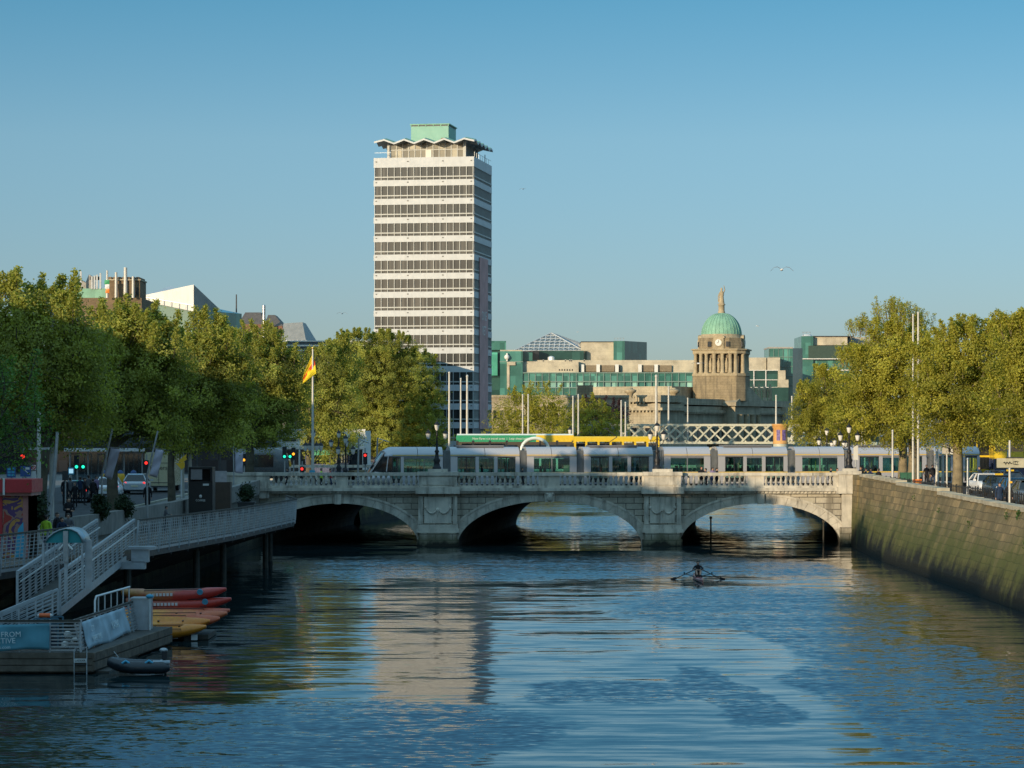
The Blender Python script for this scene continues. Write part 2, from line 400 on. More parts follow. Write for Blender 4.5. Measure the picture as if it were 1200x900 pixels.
# ------------------------------------------------------------------ river, banks, streets
def water_mat():
    m, nt, bs = new_mat('river_water'); v = coords(nt)
    sx = N(nt, 'ShaderNodeSeparateXYZ'); nt.links.new(v, sx.inputs[0]); X, Y = sx.outputs['X'], sx.outputs['Y']
    # gusts: where the wind ruffles the surface (1) and where it lies smooth (0)
    wv = N(nt, 'ShaderNodeMapping', inp={'Scale': (.09, .045, 1)}); nt.links.new(v, wv.inputs[0])
    warp = noise(nt, wv.outputs[0], 1.0, 5, .6, 'Color')
    ws = N(nt, 'ShaderNodeSeparateColor'); nt.links.new(warp, ws.inputs[0])
    X2 = math_(nt, 'ADD', X, math_(nt, 'MULTIPLY', math_(nt, 'SUBTRACT', ws.outputs[0], .5), 11))
    Y2 = math_(nt, 'ADD', Y, math_(nt, 'MULTIPLY', math_(nt, 'SUBTRACT', ws.outputs[1], .5), 16))
    tot = None
    #        centre x, y, radius x, y, weight
    for cx, cy, rx, ry, w in RUFFLES:
        dx = math_(nt, 'DIVIDE', math_(nt, 'SUBTRACT', X2, cx), rx); dy = math_(nt, 'DIVIDE', math_(nt, 'SUBTRACT', Y2, cy), ry)
        d2 = math_(nt, 'ADD', math_(nt, 'MULTIPLY', dx, dx), math_(nt, 'MULTIPLY', dy, dy))
        mr = N(nt, 'ShaderNodeMapRange', interpolation_type='SMOOTHSTEP', inp={'From Min': .45, 'From Max': 1.5, 'To Min': w, 'To Max': 0.0})
        nt.links.new(d2, mr.inputs[0])
        tot = mr.outputs[0] if tot is None else math_(nt, 'ADD', tot, mr.outputs[0])
    pm = N(nt, 'ShaderNodeMapping', inp={'Scale': (.06, .03, 1)}); nt.links.new(v, pm.inputs[0])
    patch = math_(nt, 'SUBTRACT', noise(nt, pm.outputs[0], 1.0, 5, .62), .5)
    mask = math_(nt, 'ADD', math_(nt, 'ADD', tot, .03), math_(nt, 'MULTIPLY', patch, .9))
    mk = N(nt, 'ShaderNodeMapRange', interpolation_type='SMOOTHSTEP', inp={'From Min': .12, 'From Max': .68, 'To Min': 0.0, 'To Max': 1.0})
    nt.links.new(mask, mk.inputs[0]); ruf = mk.outputs[0]
    # slopes: long slow swell, wake ripples, wind chop
    def slope(scale, sy, rot, amp, detail=2):
        mp = N(nt, 'ShaderNodeMapping', inp={'Scale': (scale * sy, scale, 1), 'Rotation': (0, 0, rot)}); nt.links.new(v, mp.inputs[0])
        c = N(nt, 'ShaderNodeSeparateColor'); nt.links.new(noise(nt, mp.outputs[0], 1.0, detail, .5, 'Color'), c.inputs[0])
        ps = [math_(nt, 'SUBTRACT', c.outputs[k], .5) for k in (0, 1)]
        return [math_(nt, 'MULTIPLY', p, amp) for p in ps]
    swell = slope(.55, .13, .12, .10, 3); rip = slope(1.7, .22, .1, .14, 3); chop = slope(5.0, .5, -.2, 1.0, 3)
    ca = math_(nt, 'ADD', .03, math_(nt, 'MULTIPLY', ruf, .30))
    sl = []
    for k, anis in ((0, .8), (1, 1.0)):
        s_ = math_(nt, 'ADD', swell[k], rip[k])
        s_ = math_(nt, 'ADD', math_(nt, 'MULTIPLY', s_, anis), math_(nt, 'MULTIPLY', chop[k], ca)); sl.append(s_)
    # facets seen at a grazing angle lean toward the eye where the chop hides their backs
    sl[1] = math_(nt, 'SUBTRACT', sl[1], math_(nt, 'ADD', .011, math_(nt, 'MULTIPLY', ruf, .045)))
    cb = N(nt, 'ShaderNodeCombineXYZ', inp={'Z': 1.0}); nt.links.new(sl[0], cb.inputs[0]); nt.links.new(sl[1], cb.inputs[1])
    nm = N(nt, 'ShaderNodeVectorMath', operation='NORMALIZE'); nt.links.new(cb.outputs[0], nm.inputs[0])
    nt.links.new(nm.outputs[0], bs.inputs['Normal'])
    bs.inputs['Base Color'].default_value = (.010, .024, .027, 1)
    bs.inputs['Roughness'].default_value = .045; bs.inputs['IOR'].default_value = 1.333
    return m
RUFFLES = [(-9.5, 79, 10.8, 9, .95), (2.6, 90, 3.0, 5, .8), (6.5, 91, 1.2, 12, .75), (13.6, 102, 3.4, 24, .8), (12, 135, 7, 18, .65), (15.5, 84, 6, 22, .85),
           (2, 180, 17, 20, .75), (-12, 158, 6, 12, .35), (18, 150, 4, 40, .3), (0, 250, 60, 34, .5), (40, 400, 90, 120, .4)]
b = B(); b.poly([(-140, -90, 0), (190, -90, 0), (190, 900, 0), (-140, 900, 0)], water_mat())
o = b.build('river_water', loc=(0, 0, 0)); tag(o, 'broad river with ruffled and smooth patches mirroring the sky', 'river', kind='structure')

NB = [(-27, -90), (-26.2, 60), (-24.5, 95), (-22.3, 120), (-20.9, 140), (-20.1, 165), (-19.4, 210), (-14.9, 260), (-8.5, 300), (2, 380), (17, 440), (31, 520), (48, 640), (70, 760), (95, 900)]
SBK = [(26.4, -90), (26.2, 130), (26.6, 180), (26.2, 210), (30.4, 260), (33.0, 320), (40, 380), (56, 440), (78, 560), (98, 660), (125, 760), (160, 900)]
def gz_n(y): return 3.6 if y < 165 else (3.6 + (y - 165) / 45 * .5 if y < 210 else 4.1)
def gz_s(y): return 4.1
def bank(name, line, side, gz, label, m):
    b = B(); far = -600 if side < 0 else 650
    for (x0, y0), (x1, y1) in zip(line, line[1:]):
        q = [(x0, y0, gz(y0)), (far, y0, gz(y0)), (far, y1, gz(y1)), (x1, y1, gz(y1))]
        b.poly(q if side < 0 else q[::-1], m)
    o = b.build(name, loc=(0, 0, 0)); tag(o, label, 'ground', kind='structure')
bank('north_bank_ground', NB, -1, gz_n, 'city ground on the shaded left bank', paving)
bank('south_bank_ground', SBK, 1, gz_s, 'city ground on the sunlit right bank', paving)
b = B(); b.poly([(-3000, 890, 4.0), (3000, 890, 4.0), (3000, 6000, 4.0), (-3000, 6000, 4.0)], earth)
o = b.build('far_ground', loc=(0, 0, 0)); tag(o, 'distant city ground out to the horizon', 'ground', kind='structure')

def strip(name, pts_l, pts_r, m, label):
    b = B()
    for i in range(len(pts_l) - 1): b.poly([pts_l[i], pts_r[i], pts_r[i + 1], pts_l[i + 1]], m)
    o = b.build(name, loc=(0, 0, 0)); tag(o, label, 'road', kind='structure')
ys = [-90, 60, 120, 165, 210, 262]
strip('north_quay_road', [(-37, y, gz_n(y) + .006) for y in ys], [(-27 + max(0, y - 60) * .022, y, gz_n(y) + .006) for y in ys], asphalt, 'dark asphalt road along the shaded left quay')
strip('south_quay_road', [(30.2, y, 4.106) for y in ys], [(43, y, 4.106) for y in ys], asphalt, 'dark asphalt road along the sunlit right quay')
for nm, xs, gz, lb in (('kerb', (-26.9, -26.7), gz_n, 'granite kerb of the left quay pavement'), ('kerb', (30.0, 30.2), gz_s, 'granite kerb of the right quay pavement')):
    b = B(); yy = [60, 120, 165, 205]
    for y0, y1 in zip(yy, yy[1:]):
        sx0 = .022 * (y0 - 60) if gz is gz_n else 0; sx1 = .022 * (y1 - 60) if gz is gz_n else 0
        b.loft([[(xs[0] + s_, y, gz(y) - .05), (xs[1] + s_, y, gz(y) - .05), (xs[1] + s_, y, gz(y) + .12), (xs[0] + s_, y, gz(y) + .12)] for s_, y in ((sx0, y0), (sx1, y1))], coping, smooth=False)
    o = b.build(nm, loc=(0, 0, 0)); tag(o, lb, 'kerb', kind='structure')
b = B()
for y in range(70, 205, 6): b.poly([(36.5, y, 4.112), (36.65, y, 4.112), (36.65, y + 3, 4.112), (36.5, y + 3, 4.112)], paint_white)
o = b.build('road_markings', loc=(0, 0, 0)); tag(o, 'white dashed lane line on the right quay road', 'road marking', kind='structure')

# south (right) quay wall: battered granite with stepped coping and weed along the tide line
TOPS = [(-90, 4.62), (60, 4.66), (139, 4.74), (170, 4.98), (170.01, 5.16), (188, 5.22), (188.01, 5.34), (204, 5.5), (206.8, 5.62)]
w = thing('quay_wall', 'high battered stone wall of the right quay, weedy at the waterline', 'quay wall', (25, 150, 0))
b = B(); rows = []
for y, z in TOPS:
    xt = 26.0 if y < 150 else 26.0 + .25 * (1 - abs(y - 175) / 35)
    bt = 1.0 if y < 184 else 1.0 - .72 * (y - 184) / 23
    fr = [(zz, -.1 + (q + .1) * bt) for zz, q in ((-.8, -1.8), (.6, -1.62), (1.6, -1.3), (2.6, -.9), (3.6, -.5), (z - .22, -.1))]
    rows.append([(xt + q, y, zz) for zz, q in fr] + [(xt + .6, y, z - .22), (xt + .6, y, -.8)])
b.loft(rows, quaystone, smooth=False)
# stub that turns toward the bridge
b.prism([(25.6, 206.8, -.8), (25.75, 206.8, 5.4), (27.6, 206.8, 5.4), (27.6, 206.8, -.8)], (0, 3.1, 0), quaystone)
b.build('wall_face', w)
b = B()
for (y0, z0), (y1, z1) in zip(TOPS, TOPS[1:]):
    if y1 - y0 < .5: continue
    n = max(1, int((y1 - y0) / 2.4)) if y0 >= 60 else 12
    for k in range(n):
        a, c = y0 + (y1 - y0) * k / n, y0 + (y1 - y0) * (k + 1) / n - .02
        za = z0 + (z1 - z0) * k / n; xt = 26.0 if a < 150 else 26.0 + .25 * (1 - abs(a - 175) / 35)
        b.box(xt - .16 + rnd.uniform(-.012, .012), xt + .62, a, c, za - .21, za + rnd.uniform(-.012, .012), coping)
b.build('coping', w)
# weed tufts that grow from the joints
lv = B()
def tuft(c, n, r, m, b, flat=.35):
    for _ in range(n):
        p = Vector(c) + Vector((rnd.uniform(-.12, .02), rnd.gauss(0, r), rnd.gauss(0, r * .7)))
        a = Vector((rnd.uniform(-.7, -.1), rnd.uniform(-1, 1), rnd.uniform(-.4, 1))) * .11; q = Vector((rnd.uniform(-.4, .4), rnd.uniform(-1, 1), rnd.uniform(-1, 1))) * .06
        b.poly([p, p + a * .5 + q, p + a, p + a * .5 - q], m)
for y, z, n, r in ((141, 4.35, 70, .32), (144, 4.2, 40, .25), (154, 3.5, 26, .14), (166, 3.9, 22, .15), (136, 3.0, 20, .2), (178, 4.4, 20, .16)):
    zz = z; xt = 26.0 - .1 - max(0, (4.5 - zz)) * .45
    tuft((xt - .02, y, zz), n, r, leaf_green, lv)
o = lv.build('wall_weeds', w); 

# south railing on the pavement behind the coping
def railing(name, label, pts, h, m, parent_loc, gap=.13, cat='railing'):
    t = thing(name, label, cat, parent_loc)
    rails = B(); bars = B(); L = 0
    for p, q in zip(pts, pts[1:]):
        p, q = Vector(p), Vector(q)
        rails.bar(p + Vector((0, 0, h - .05)), q + Vector((0, 0, h - .05)), .05, .05, m); rails.bar(p + Vector((0, 0, .14)), q + Vector((0, 0, .14)), .05, .04, m)
        n = max(1, int((q - p).length / gap))
        for k in range(n):
            c = p.lerp(q, k / n); th = .022 if k % 4 else .035
            bars.box(c.x - th, c.x + th, c.y - th, c.y + th, c.z, c.z + h + (.1 if k % 4 == 0 else .05), m)
    rails.build('rail', t); bars.build('railing_bars', t); return t
railing('iron_railing', 'black iron railing behind the coping of the right quay wall', [(27.0, 100, 4.1), (27.0, 150, 4.1), (27.25, 178, 4.1), (27.3, 203, 4.1)], 1.22, black_iron, (27, 160, 4.1), gap=.6)

# north (left) quay wall with its low granite parapet
w = thing('quay_wall', 'dark wall of the left quay behind the boardwalk piles', 'quay wall', (-22, 140, 0))
b = B(); b2 = B()
nb = [p for p in NB if p[1] <= 210]
for (x0, y0), (x1, y1) in zip(nb, nb[1:]):
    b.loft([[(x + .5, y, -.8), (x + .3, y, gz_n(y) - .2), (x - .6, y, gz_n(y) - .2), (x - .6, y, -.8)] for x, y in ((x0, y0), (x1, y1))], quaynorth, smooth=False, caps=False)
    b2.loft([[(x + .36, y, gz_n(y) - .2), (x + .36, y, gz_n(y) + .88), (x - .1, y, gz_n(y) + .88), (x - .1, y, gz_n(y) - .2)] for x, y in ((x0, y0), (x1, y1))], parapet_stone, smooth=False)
b.build('wall_face', w); b2.build('parapet', w)
# quay walls beyond the bridge
for line, s_, lb in ((NB, 1, 'left quay wall beyond the bridge'), (SBK, -1, 'right quay wall beyond the bridge')):
    pts = [p for p in line if p[1] >= 260]; b = B()
    for (x0, y0), (x1, y1) in zip(pts, pts[1:]):
        b.loft([[(x + s_ * .8, y, -.8), (x + s_ * .1, y, 5.0), (x - s_ * .5, y, 5.0), (x - s_ * .5, y, -.8)] for x, y in ((x0, y0), (x1, y1))], quaystone, smooth=False)
    o = b.build('far_quay_wall', loc=(0, 0, 0)); tag(o, lb, 'quay wall')
# ------------------------------------------------------------------ the stone bridge
br = thing('stone_bridge', 'three-arched granite road bridge with balustrade and carved piers', 'bridge', (3, 210, 0))
YF, YB, SK = 210.0, 260.0, 4.5
ARCH = [(-13.2, 6.1, 3.2), (2.85, 6.95, 3.38), (18.8, 6.1, 3.2)]
ZT = 3.95
def arch_pts(c, a, h, n=28, da=0, dh=0):
    return [(c - (a + da) * math.cos(math.pi * k / n), (h + dh) * math.sin(math.pi * k / n)) for k in range(n + 1)]
def spandrel(y, flip, dx, m):
    b = B()
    for c, a, h in ARCH:
        p = [(x + dx, z) for x, z in arch_pts(c, a, h)]
        for (x0, z0), (x1, z1) in zip(p, p[1:]):
            q = [(x0, y, z0), (x1, y, z1), (x1, y, ZT), (x0, y, ZT)]; b.poly(q[::-1] if flip else q, m)
    for x0, x1 in ((-24, -19.3), (-7.1, -4.1), (9.8, 12.7), (24.9, 26.3)):
        q = [(x0 + dx, y, -1), (x1 + dx, y, -1), (x1 + dx, y, ZT), (x0 + dx, y, ZT)]; b.poly(q[::-1] if flip else q, m)
    return b
spandrel(YF, False, 0, granite).build('spandrel_wall', br)
spandrel(YB, True, SK, granite).build('spandrel_wall', br)
b = B()
for c, a, h in ARCH:
    p = [(c - a, -1)] + arch_pts(c, a, h) + [(c + a, -1)]
    for (x0, z0), (x1, z1) in zip(p, p[1:]):
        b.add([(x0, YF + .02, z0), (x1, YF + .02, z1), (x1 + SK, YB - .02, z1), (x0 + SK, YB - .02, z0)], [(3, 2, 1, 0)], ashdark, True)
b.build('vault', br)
# arch rings, one per arch, 6 cm proud, of separate voussoirs
for c, a, h in ARCH:
    b = B(); n = 25
    i_ = arch_pts(c, a, h, n * 4); o_ = arch_pts(c, a, h, n * 4, .66, .58)
    for k in range(n):
        s0, s1 = k * 4, k * 4 + 4; g = .35
        idx = [s0, s0 + 1, s0 + 2, s0 + 3, s1]
        ii = [i_[q] for q in idx]; oo = [o_[q] for q in idx]
        jt = .035
        f = [(x, YF - .07, z) for x, z in ii] + [(x, YF - .07, z) for x, z in reversed(oo)]
        cx = sum(p[0] for p in f) / len(f); cz = sum(p[2] for p in f) / len(f)
        f = [(cx + (x - cx) * (1 - jt), y, cz + (z - cz) * (1 - jt)) for x, y, z in f]
        b.prism(f, (0, .12, 0), ashlar)
    b.build('arch_ring', br)
    o2 = arch_pts(c, a, h, 40, .84, .74); o1 = arch_pts(c, a, h, 40, .66, .58); b = B()
    b.loft([[(p[0], YF - .05, p[1]), (p[0], YF - .12, p[1]), (q[0], YF - .12, q[1]), (q[0], YF - .05, q[1])] for p, q in zip(o1, o2)], ashlar, smooth=False)
    b.build('arch_moulding', br)
# carved keystones
for c, a, h in ARCH:
    b = B(); s_ = .42 if a > 6.5 else .3
    b.prism([(c - s_ * .8, YF - .3, h - .05), (c + s_ * .8, YF - .3, h - .05), (c + s_, YF - .3, ZT - .02), (c - s_, YF - .3, ZT - .02)], (0, .3, 0), ashlar)
    if a > 6.5:
        b.sphere((c, YF - .34, h + .33), (.27, .16, .36), ashlar, 12); b.sphere((c, YF - .5, h + .3), (.06, .06, .1), ashlar, 8)
        b.sphere((c - .2, YF - .36, h + .55), (.16, .12, .14), ashlar, 8); b.sphere((c + .2, YF - .36, h + .55), (.16, .12, .14), ashlar, 8)
    b.build('keystone', br)
# piers with panel, garland, plinth and rounded cutwater
def pier(x0, x1):
    c = (x0 + x1) / 2; w = (x1 - x0) / 2
    b = B(); b.box(x0, x1, YF - .55, YF, 1.25, ZT, granite)
    b.box(x0 - .02, x0 + .32, YF - .62, YF - .55, 1.65, ZT - .2, ashlar); b.box(x1 - .32, x1 + .02, YF - .62, YF - .55, 1.65, ZT - .2, ashlar)
    p = b.build('pier', br)
    g = B(); g.box(c - w + .42, c + w - .42, YF - .68, YF - .55, 1.72, ZT - .25, ashlar)
    pts = [(c - .9 + 1.8 * t, YF - .71, 2.85 - .38 * (1 - abs((t * 2) % 1 * 2 - 1) ** 2) ) for t in [k / 16 for k in range(17)]]
    g.tube(pts, [.045 + .035 * math.sin(math.pi * ((k / 8) % 1)) for k in range(17)], ashlar, 8)
    g.sphere((c, YF - .72, 2.72), (.16, .09, .16), ashlar, 10); g.tube([(c, YF - .7, 2.6), (c, YF - .7, 2.2)], [.09, .02], ashlar, 8)
    for s_ in (-.92, .92): g.sphere((c + s_, YF - .7, 2.9), (.11, .08, .12), ashlar, 8)
    g.build('carved_panel', p)
    g = B()
    prof = [(-w - .16, 1.0), (-w - .16, 1.32), (-w - .05, 1.45), (-w + .0, 1.62)]
    g.box(x0 - .18, x1 + .18, YF - .86, YF - .0, 1.02, 1.32, ashlar); g.box(x0 - .08, x1 + .08, YF - .74, YF - .0, 1.32, 1.62, ashlar)
    g.build('plinth_course', p)
    g = B(); n = 12
    for k in range(2):
        z0, z1, e = ((-1.0, .5, .14), (.5, 1.02, .02))[k]
        ring = [(c - w - e, YF)] + [(c - (w + e) * math.cos(math.pi * q / n), YF - .55 - (.75 + e) * math.sin(math.pi * q / n) ** .7) for q in range(n + 1)] + [(c + w + e, YF)]
        g.prism([(x, y, z0) for x, y in ring], (0, 0, z1 - z0), granite)
    g.build('cutwater', p)
    # pedestal over the pier
    g = B(); g.box(x0 - .22, x1 + .22, YF - 1.0, YF + .25, ZT + .0, 4.46, ashlar); g.box(x0, x1, YF - .78, YF + .22, 4.46, 5.32, ashlar)
    g.box(x0 + .25, x1 - .25, YF - .83, YF - .78, 4.62, 5.2, ashlar)
    g.box(x0 - .1, x1 + .1, YF - .9, YF + .27, 5.32, 5.6, ashlar); g.box(c - .75, c + .75, YF - .7, YF + .15, 5.6, 5.82, ashlar)
    g.build('pedestal', br)
pier(-7.05, -4.15); pier(10.0, 12.75)
# end pilaster on the right and the abutment on the left
b = B(); b.box(24.95, 26.2, YF - .35, YF, 1.4, ZT, ashlar); b.box(24.8, 26.25, YF - .45, YF, -1, 1.4, granite)
b.box(24.5, 26.4, YF - .6, YF + .3, ZT, 4.46, ashlar); b.box(24.7, 26.3, YF - .5, YF + .25, 4.46, 5.4, ashlar); b.box(24.6, 26.4, YF - .58, YF + .3, 5.4, 5.66, ashlar)
b.box(25.0, 26.1, YF - .4, YF + .2, 5.66, 5.86, ashlar)
b.build('end_pilaster', br)
b = B(); b.box(-23.5, -18.35, YF - .4, YF + .3, 3.6, 5.32, ashlar); b.box(-23.6, -18.3, YF - .48, YF + .35, 5.32, 5.56, ashlar)
b.build('end_pilaster', br)
b = B(); b.box(-24, 26.0, YF - .3, YF + .0, ZT, 4.12, ashlar); b.box(-24, 26.0, YF - .52, YF + .0, 4.14, 4.38, ashlar); b.box(-24, 26.0, YF - .18, YF + .2, 4.38, 4.56, ashlar)
x = -18.3
while x < 24.8:
    if not (-7.3 < x < -3.9 or 9.8 < x < 13.0): b.box(x, x + .14, YF - .39, YF - .3, 3.99, 4.115, ashlar)
    x += .3
b.build('cornice', br)
b = B(); b.box(-24, 26.0 + SK, YB, YB + .4, ZT, 4.56, ashlar); b.box(-24, 26.0 + SK, YB - .2, YB + .25, 5.3, 5.55, ashlar); b.build('cornice', br)
# balustrade: solid dies, top rail, every baluster on its own
BAYS = [(312, 394), (408, 491), (535, 631), (656, 752), (798, 876), (895, 976)]
bays = [((p - 600) / 15.476, (q - 600) / 15.476) for p, q in BAYS]
dies = B(); ends = [-18.4] + [v for bay in bays for v in bay] + [24.8]
for k in range(0, len(ends), 2):
    if ends[k + 1] - ends[k] > .05: dies.box(ends[k], ends[k + 1], YF - .12, YF + .14, 4.56, 5.3, ashlar)
build_each(dies, 'balustrade_die', br)
b = B(); segs = [(-18.4, -7.2), (-4.05, 9.9), (12.85, 24.7)]
for s0, s1 in segs:
    n = int((s1 - s0) / 1.9)
    for k in range(n):
        a, c = s0 + (s1 - s0) * k / n, s0 + (s1 - s0) * (k + 1) / n - .015
        b.box(a, c, YF - .24, YF + .24, 5.3, 5.55 + rnd.uniform(-.008, .008), ashlar)
b.build('balustrade_rail', br)
bal = B()
bal.box(-.11, .11, -.11, .11, 0, .09, ashlar); bal.box(-.1, .1, -.1, .1, .66, .74, ashlar)
bal.lathe((0, 0, 0), [(.085, .09), (.07, .13), (.115, .22), (.125, .3), (.1, .4), (.06, .52), (.05, .58), (.08, .62), (.08, .66)], ashlar, 10)
bme = bal.mesh('baluster'); nbal = 0
for x0, x1 in bays:
    n = max(2, round((x1 - x0) / .38))
    for k in range(n):
        o = bpy.data.objects.new('baluster', bme); COL.objects.link(o); o.parent = br
        o.location = (x0 + (x1 - x0) * (k + .5) / n - 3, 0, 4.56); nbal += 1
b = B()
for k in range(110):
    x = -18 + SK + k * .395; b.lathe((x, YB, 4.56), [(.1, 0), (.12, .25), (.05, .58), (.1, .74)], ashlar, 6)
o = b.build('far_baluster', br); o['kind'] = 'stuff'
b = B(); b.add([(-24, YF + .2, 4.0), (26.3, YF + .2, 4.0), (33, YB, 4.0), (-24, YB, 4.0)], [(0, 1, 2, 3)], asphalt); b.build('road_deck', br)
b = B()
for y0, y1 in ((YF + .2, YF + 6.5), (YB - 6.5, YB)):
    b.box(-30, 26.2 if y0 < 230 else 30, y0, y1, 4.005, 4.13, paving)
b.build('pavement', br)
# mooring posts in the right arch and low pipes
for px, Y, z in ((833, 216, 1.9), (965, 213, 1.7)):
    b = B(); x = ax(px, Y); b.cyl((x, Y, -1), (x, Y, z), .075, .06, timber_dark, 8); b.box(x - .1, x + .1, Y - .1, Y + .1, z - .05, z + .14, timber_dark)
    o = b.build('mooring_post'); tag(o, 'thin dark post under the right bridge arch, ' + ('nearer its left side' if px < 900 else 'nearer its right side'), 'mooring post')
# ------------------------------------------------------------------ office tower
TW, TD = 17.5, 17.5
t = thing('office_tower', 'tall white tower with dark ribbon windows and a wavy green roof', 'tower block', (-15.3, 481, 4.1), R(-9.6))
H0 = 52.3                       # parapet top above the base
PITCH, SPH, WIN = 3.235, 1.05, 2.185
def ring(b, e, z0, z1, m):
    x0, x1, y0, y1 = -TW / 2 - e, TW / 2 + e, -e, TD + e
    b.add([(x, y, z) for z in (z0, z1) for x, y in ((x0, y0), (x1, y0), (x1, y1), (x0, y1))], [(0, 1, 5, 4), (1, 2, 6, 5), (2, 3, 7, 6), (3, 0, 4, 7), (4, 5, 6, 7), (3, 2, 1, 0)], m)
b = B(); b.box(-TW / 2 + .5, TW / 2 - .5, .5, TD - .5, 0, H0 - .3, render_grey); b.build('core', t, False)
nfl = 15
for k in range(nfl + 1):
    top = H0 - k * PITCH - (.65 if k else 0); hh = SPH + (.65 if k == 0 else 0)
    b = B(); ring(b, .12, top - hh, top, tower_white)
    for x in (-TW / 2 + .35, -2.8, 3.4, TW / 2 - .35): b.box(x - .14, x + .14, -.17, -.1, top - hh * .45, top - hh * .45 + .16, dark_steel)
    b.build('spandrel_band', t, False)
    if k == nfl: break
    wt = top - hh; wb = wt - WIN
    b = B(); ring(b, -.12, wb, wt, tower_glass); win = b.build('window_band', t, False)
    g = B()
    for i in range(16):
        d = -TW / 2 + .06 + i * (TW - .12) / 15
        g.box(d - .055, d + .055, -.1, .1, wb, wt, tower_frame); dy = TD * i / 15
        g.box(TW / 2 - .1, TW / 2 + .1, max(.1, dy - .07), min(TD, dy + .07), wb, wt, tower_frame)
    g.box(-TW / 2, TW / 2, -.13, .1, wb + .42, wb + .62, tower_frame); g.box(TW / 2 - .1, TW / 2 + .13, .1, TD, wb + .42, wb + .62, tower_frame)
    g.build('mullions', win, False)
b = B()
for i in range(6):
    d = -TW / 2 + .5 + i * (TW - 1) / 5; b.box(d - .3, d + .3, -.2, .3, -.1, 3.0, tower_white)
build_each(b, 'column', t, False)
# long faded banner down the side, with two pale lines of lettering
b = B(); n = 10
b.loft([[(TW / 2 + .22, 4.6, z), (TW / 2 + .22, 12.8, z), (TW / 2 + .3, 12.8, z), (TW / 2 + .3, 4.6, z)] for z in (5.2, 35.2)], banner_pink, smooth=False)
bn = b.build('side_banner', t, False); bn['label'] = 'long faded pink banner hung down the side'
for s_, z in (('ONE', 25.0), ('VET', 22.4)):
    letters(s_, 2.3, render_white, bn, 'lettering', (TW / 2 + .32, 8.8, z), (R(90), 0, R(90)))
# glazed top storey with folded copper roof
b = B(); px0, px1, py0, py1 = -6.3, 6.6, 2.2, 15.5
b.box(px0, px1, py0, py1, H0 - .3, H0 + 3.0, panemat('attic_panes', (.10, .095, .075), (.42, .39, .30), 1.1, 3, .25, .4)); at_ = b.build('roof_pavilion', t, False)
g = B()
for i in range(13):
    d = px0 + (px1 - px0) * i / 12; g.box(d - .08, d + .08, py0 - .12, py0 + .02, H0 - .3, H0 + 2.95, tower_frame)
    d = py0 + (py1 - py0) * i / 12; g.box(px1 - .02, px1 + .12, d - .08, d + .08, H0 - .3, H0 + 2.95, tower_frame)
g.box(px0, px1, py0 - .1, py0, H0 + 1.45, H0 + 1.6, tower_frame); g.box(-.1, .95, py0 - .16, py0 - .02, H0 + .1, H0 + 1.5, render_white)
for d in (px0 - .35, px1 + .3): g.box(d - .2, d + .2, py0 - .5, py0 - .1, H0 - .3, H0 + 2.9, tower_frame)
g.build('pavilion_frame', at_, False)
b = B(); rx0, rx1, ry0, ry1 = -8.7, 9.0, -.6, 18.1; NR = 10
def fold(u, v):
    tri = lambda q: abs((q * 5 + .5) % 1 * 2 - 1)
    e = .5 * (max(0, abs(u - .5) - .42) / .08) + .5 * (max(0, abs(v - .5) - .42) / .08)
    return H0 + 2.6 + .66 * tri(u) + .6 * (tri(v) - .5) * (1 if True else 0) + e * .5
us = [i / NR for i in range(NR + 1)]
tp = [[(rx0 + (rx1 - rx0) * u, ry0 + (ry1 - ry0) * v, fold(u, v)) for u in us] for v in us]
vs = [p for r_ in tp for p in r_]; nn = NR + 1
b.add(vs, [(j * nn + i, j * nn + i + 1, (j + 1) * nn + i + 1, (j + 1) * nn + i) for j in range(NR) for i in range(NR)], copper)
b.add([(x, y, z - .28) for x, y, z in vs], [(j * nn + i, (j + 1) * nn + i, (j + 1) * nn + i + 1, j * nn + i + 1) for j in range(NR) for i in range(NR)], slate_grey)
edge = [j for j in range(nn)] + [j * nn + NR for j in range(1, nn)] + [NR * nn + NR - j for j in range(1, nn)] + [(NR - j) * nn for j in range(1, nn)]
for a_, c_ in zip(edge, edge[1:] + edge[:1]):
    p, q = Vector(vs[a_]), Vector(vs[c_]); b.poly([p - Vector((0, 0, .28)), q - Vector((0, 0, .28)), q + Vector((0, 0, .02)), p + Vector((0, 0, .02))], tower_white)
b.build('folded_roof', t, False)
b = B(); b.box(-3.4, 3.3, 5.5, 12.5, H0 + 2.5, H0 + 6.0, copper_light); pr = b.build('plant_room', t, False)
b = B(); b.box(-3.55, 3.5, 5.35, 12.7, H0 + 6.25, H0 + 6.42, copper); b.box(-3.4, 3.3, 5.5, 12.5, H0 + 6.0, H0 + 6.25, dark_steel)
for i in range(6): b.box(-3.45 + i * 1.33, -3.3 + i * 1.33, 5.4, 5.55, H0 + 5.98, H0 + 6.26, copper)
b.box(2.0, 3.0, 5.35, 5.52, H0 + 2.9, H0 + 3.9, louvre); b.build('roof_vents', pr, False)
b = B(); b.bar((-TW / 2, 0, H0 + .9), (-5.8, 0, H0 + .9), .05, .05, grey_steel); b.bar((TW / 2, 1, H0 + .9), (TW / 2, TD, H0 + .9), .05, .05, grey_steel)
for y in range(1, 17, 2): b.bar((TW / 2, y, H0), (TW / 2, y, H0 + .9), .05, .05, grey_steel)
b.bar((TW / 2 - .3, 13, H0), (TW / 2 - .3, 13, H0 + 1.6), .12, .12, dark_steel); b.build('roof_railing', t, False)

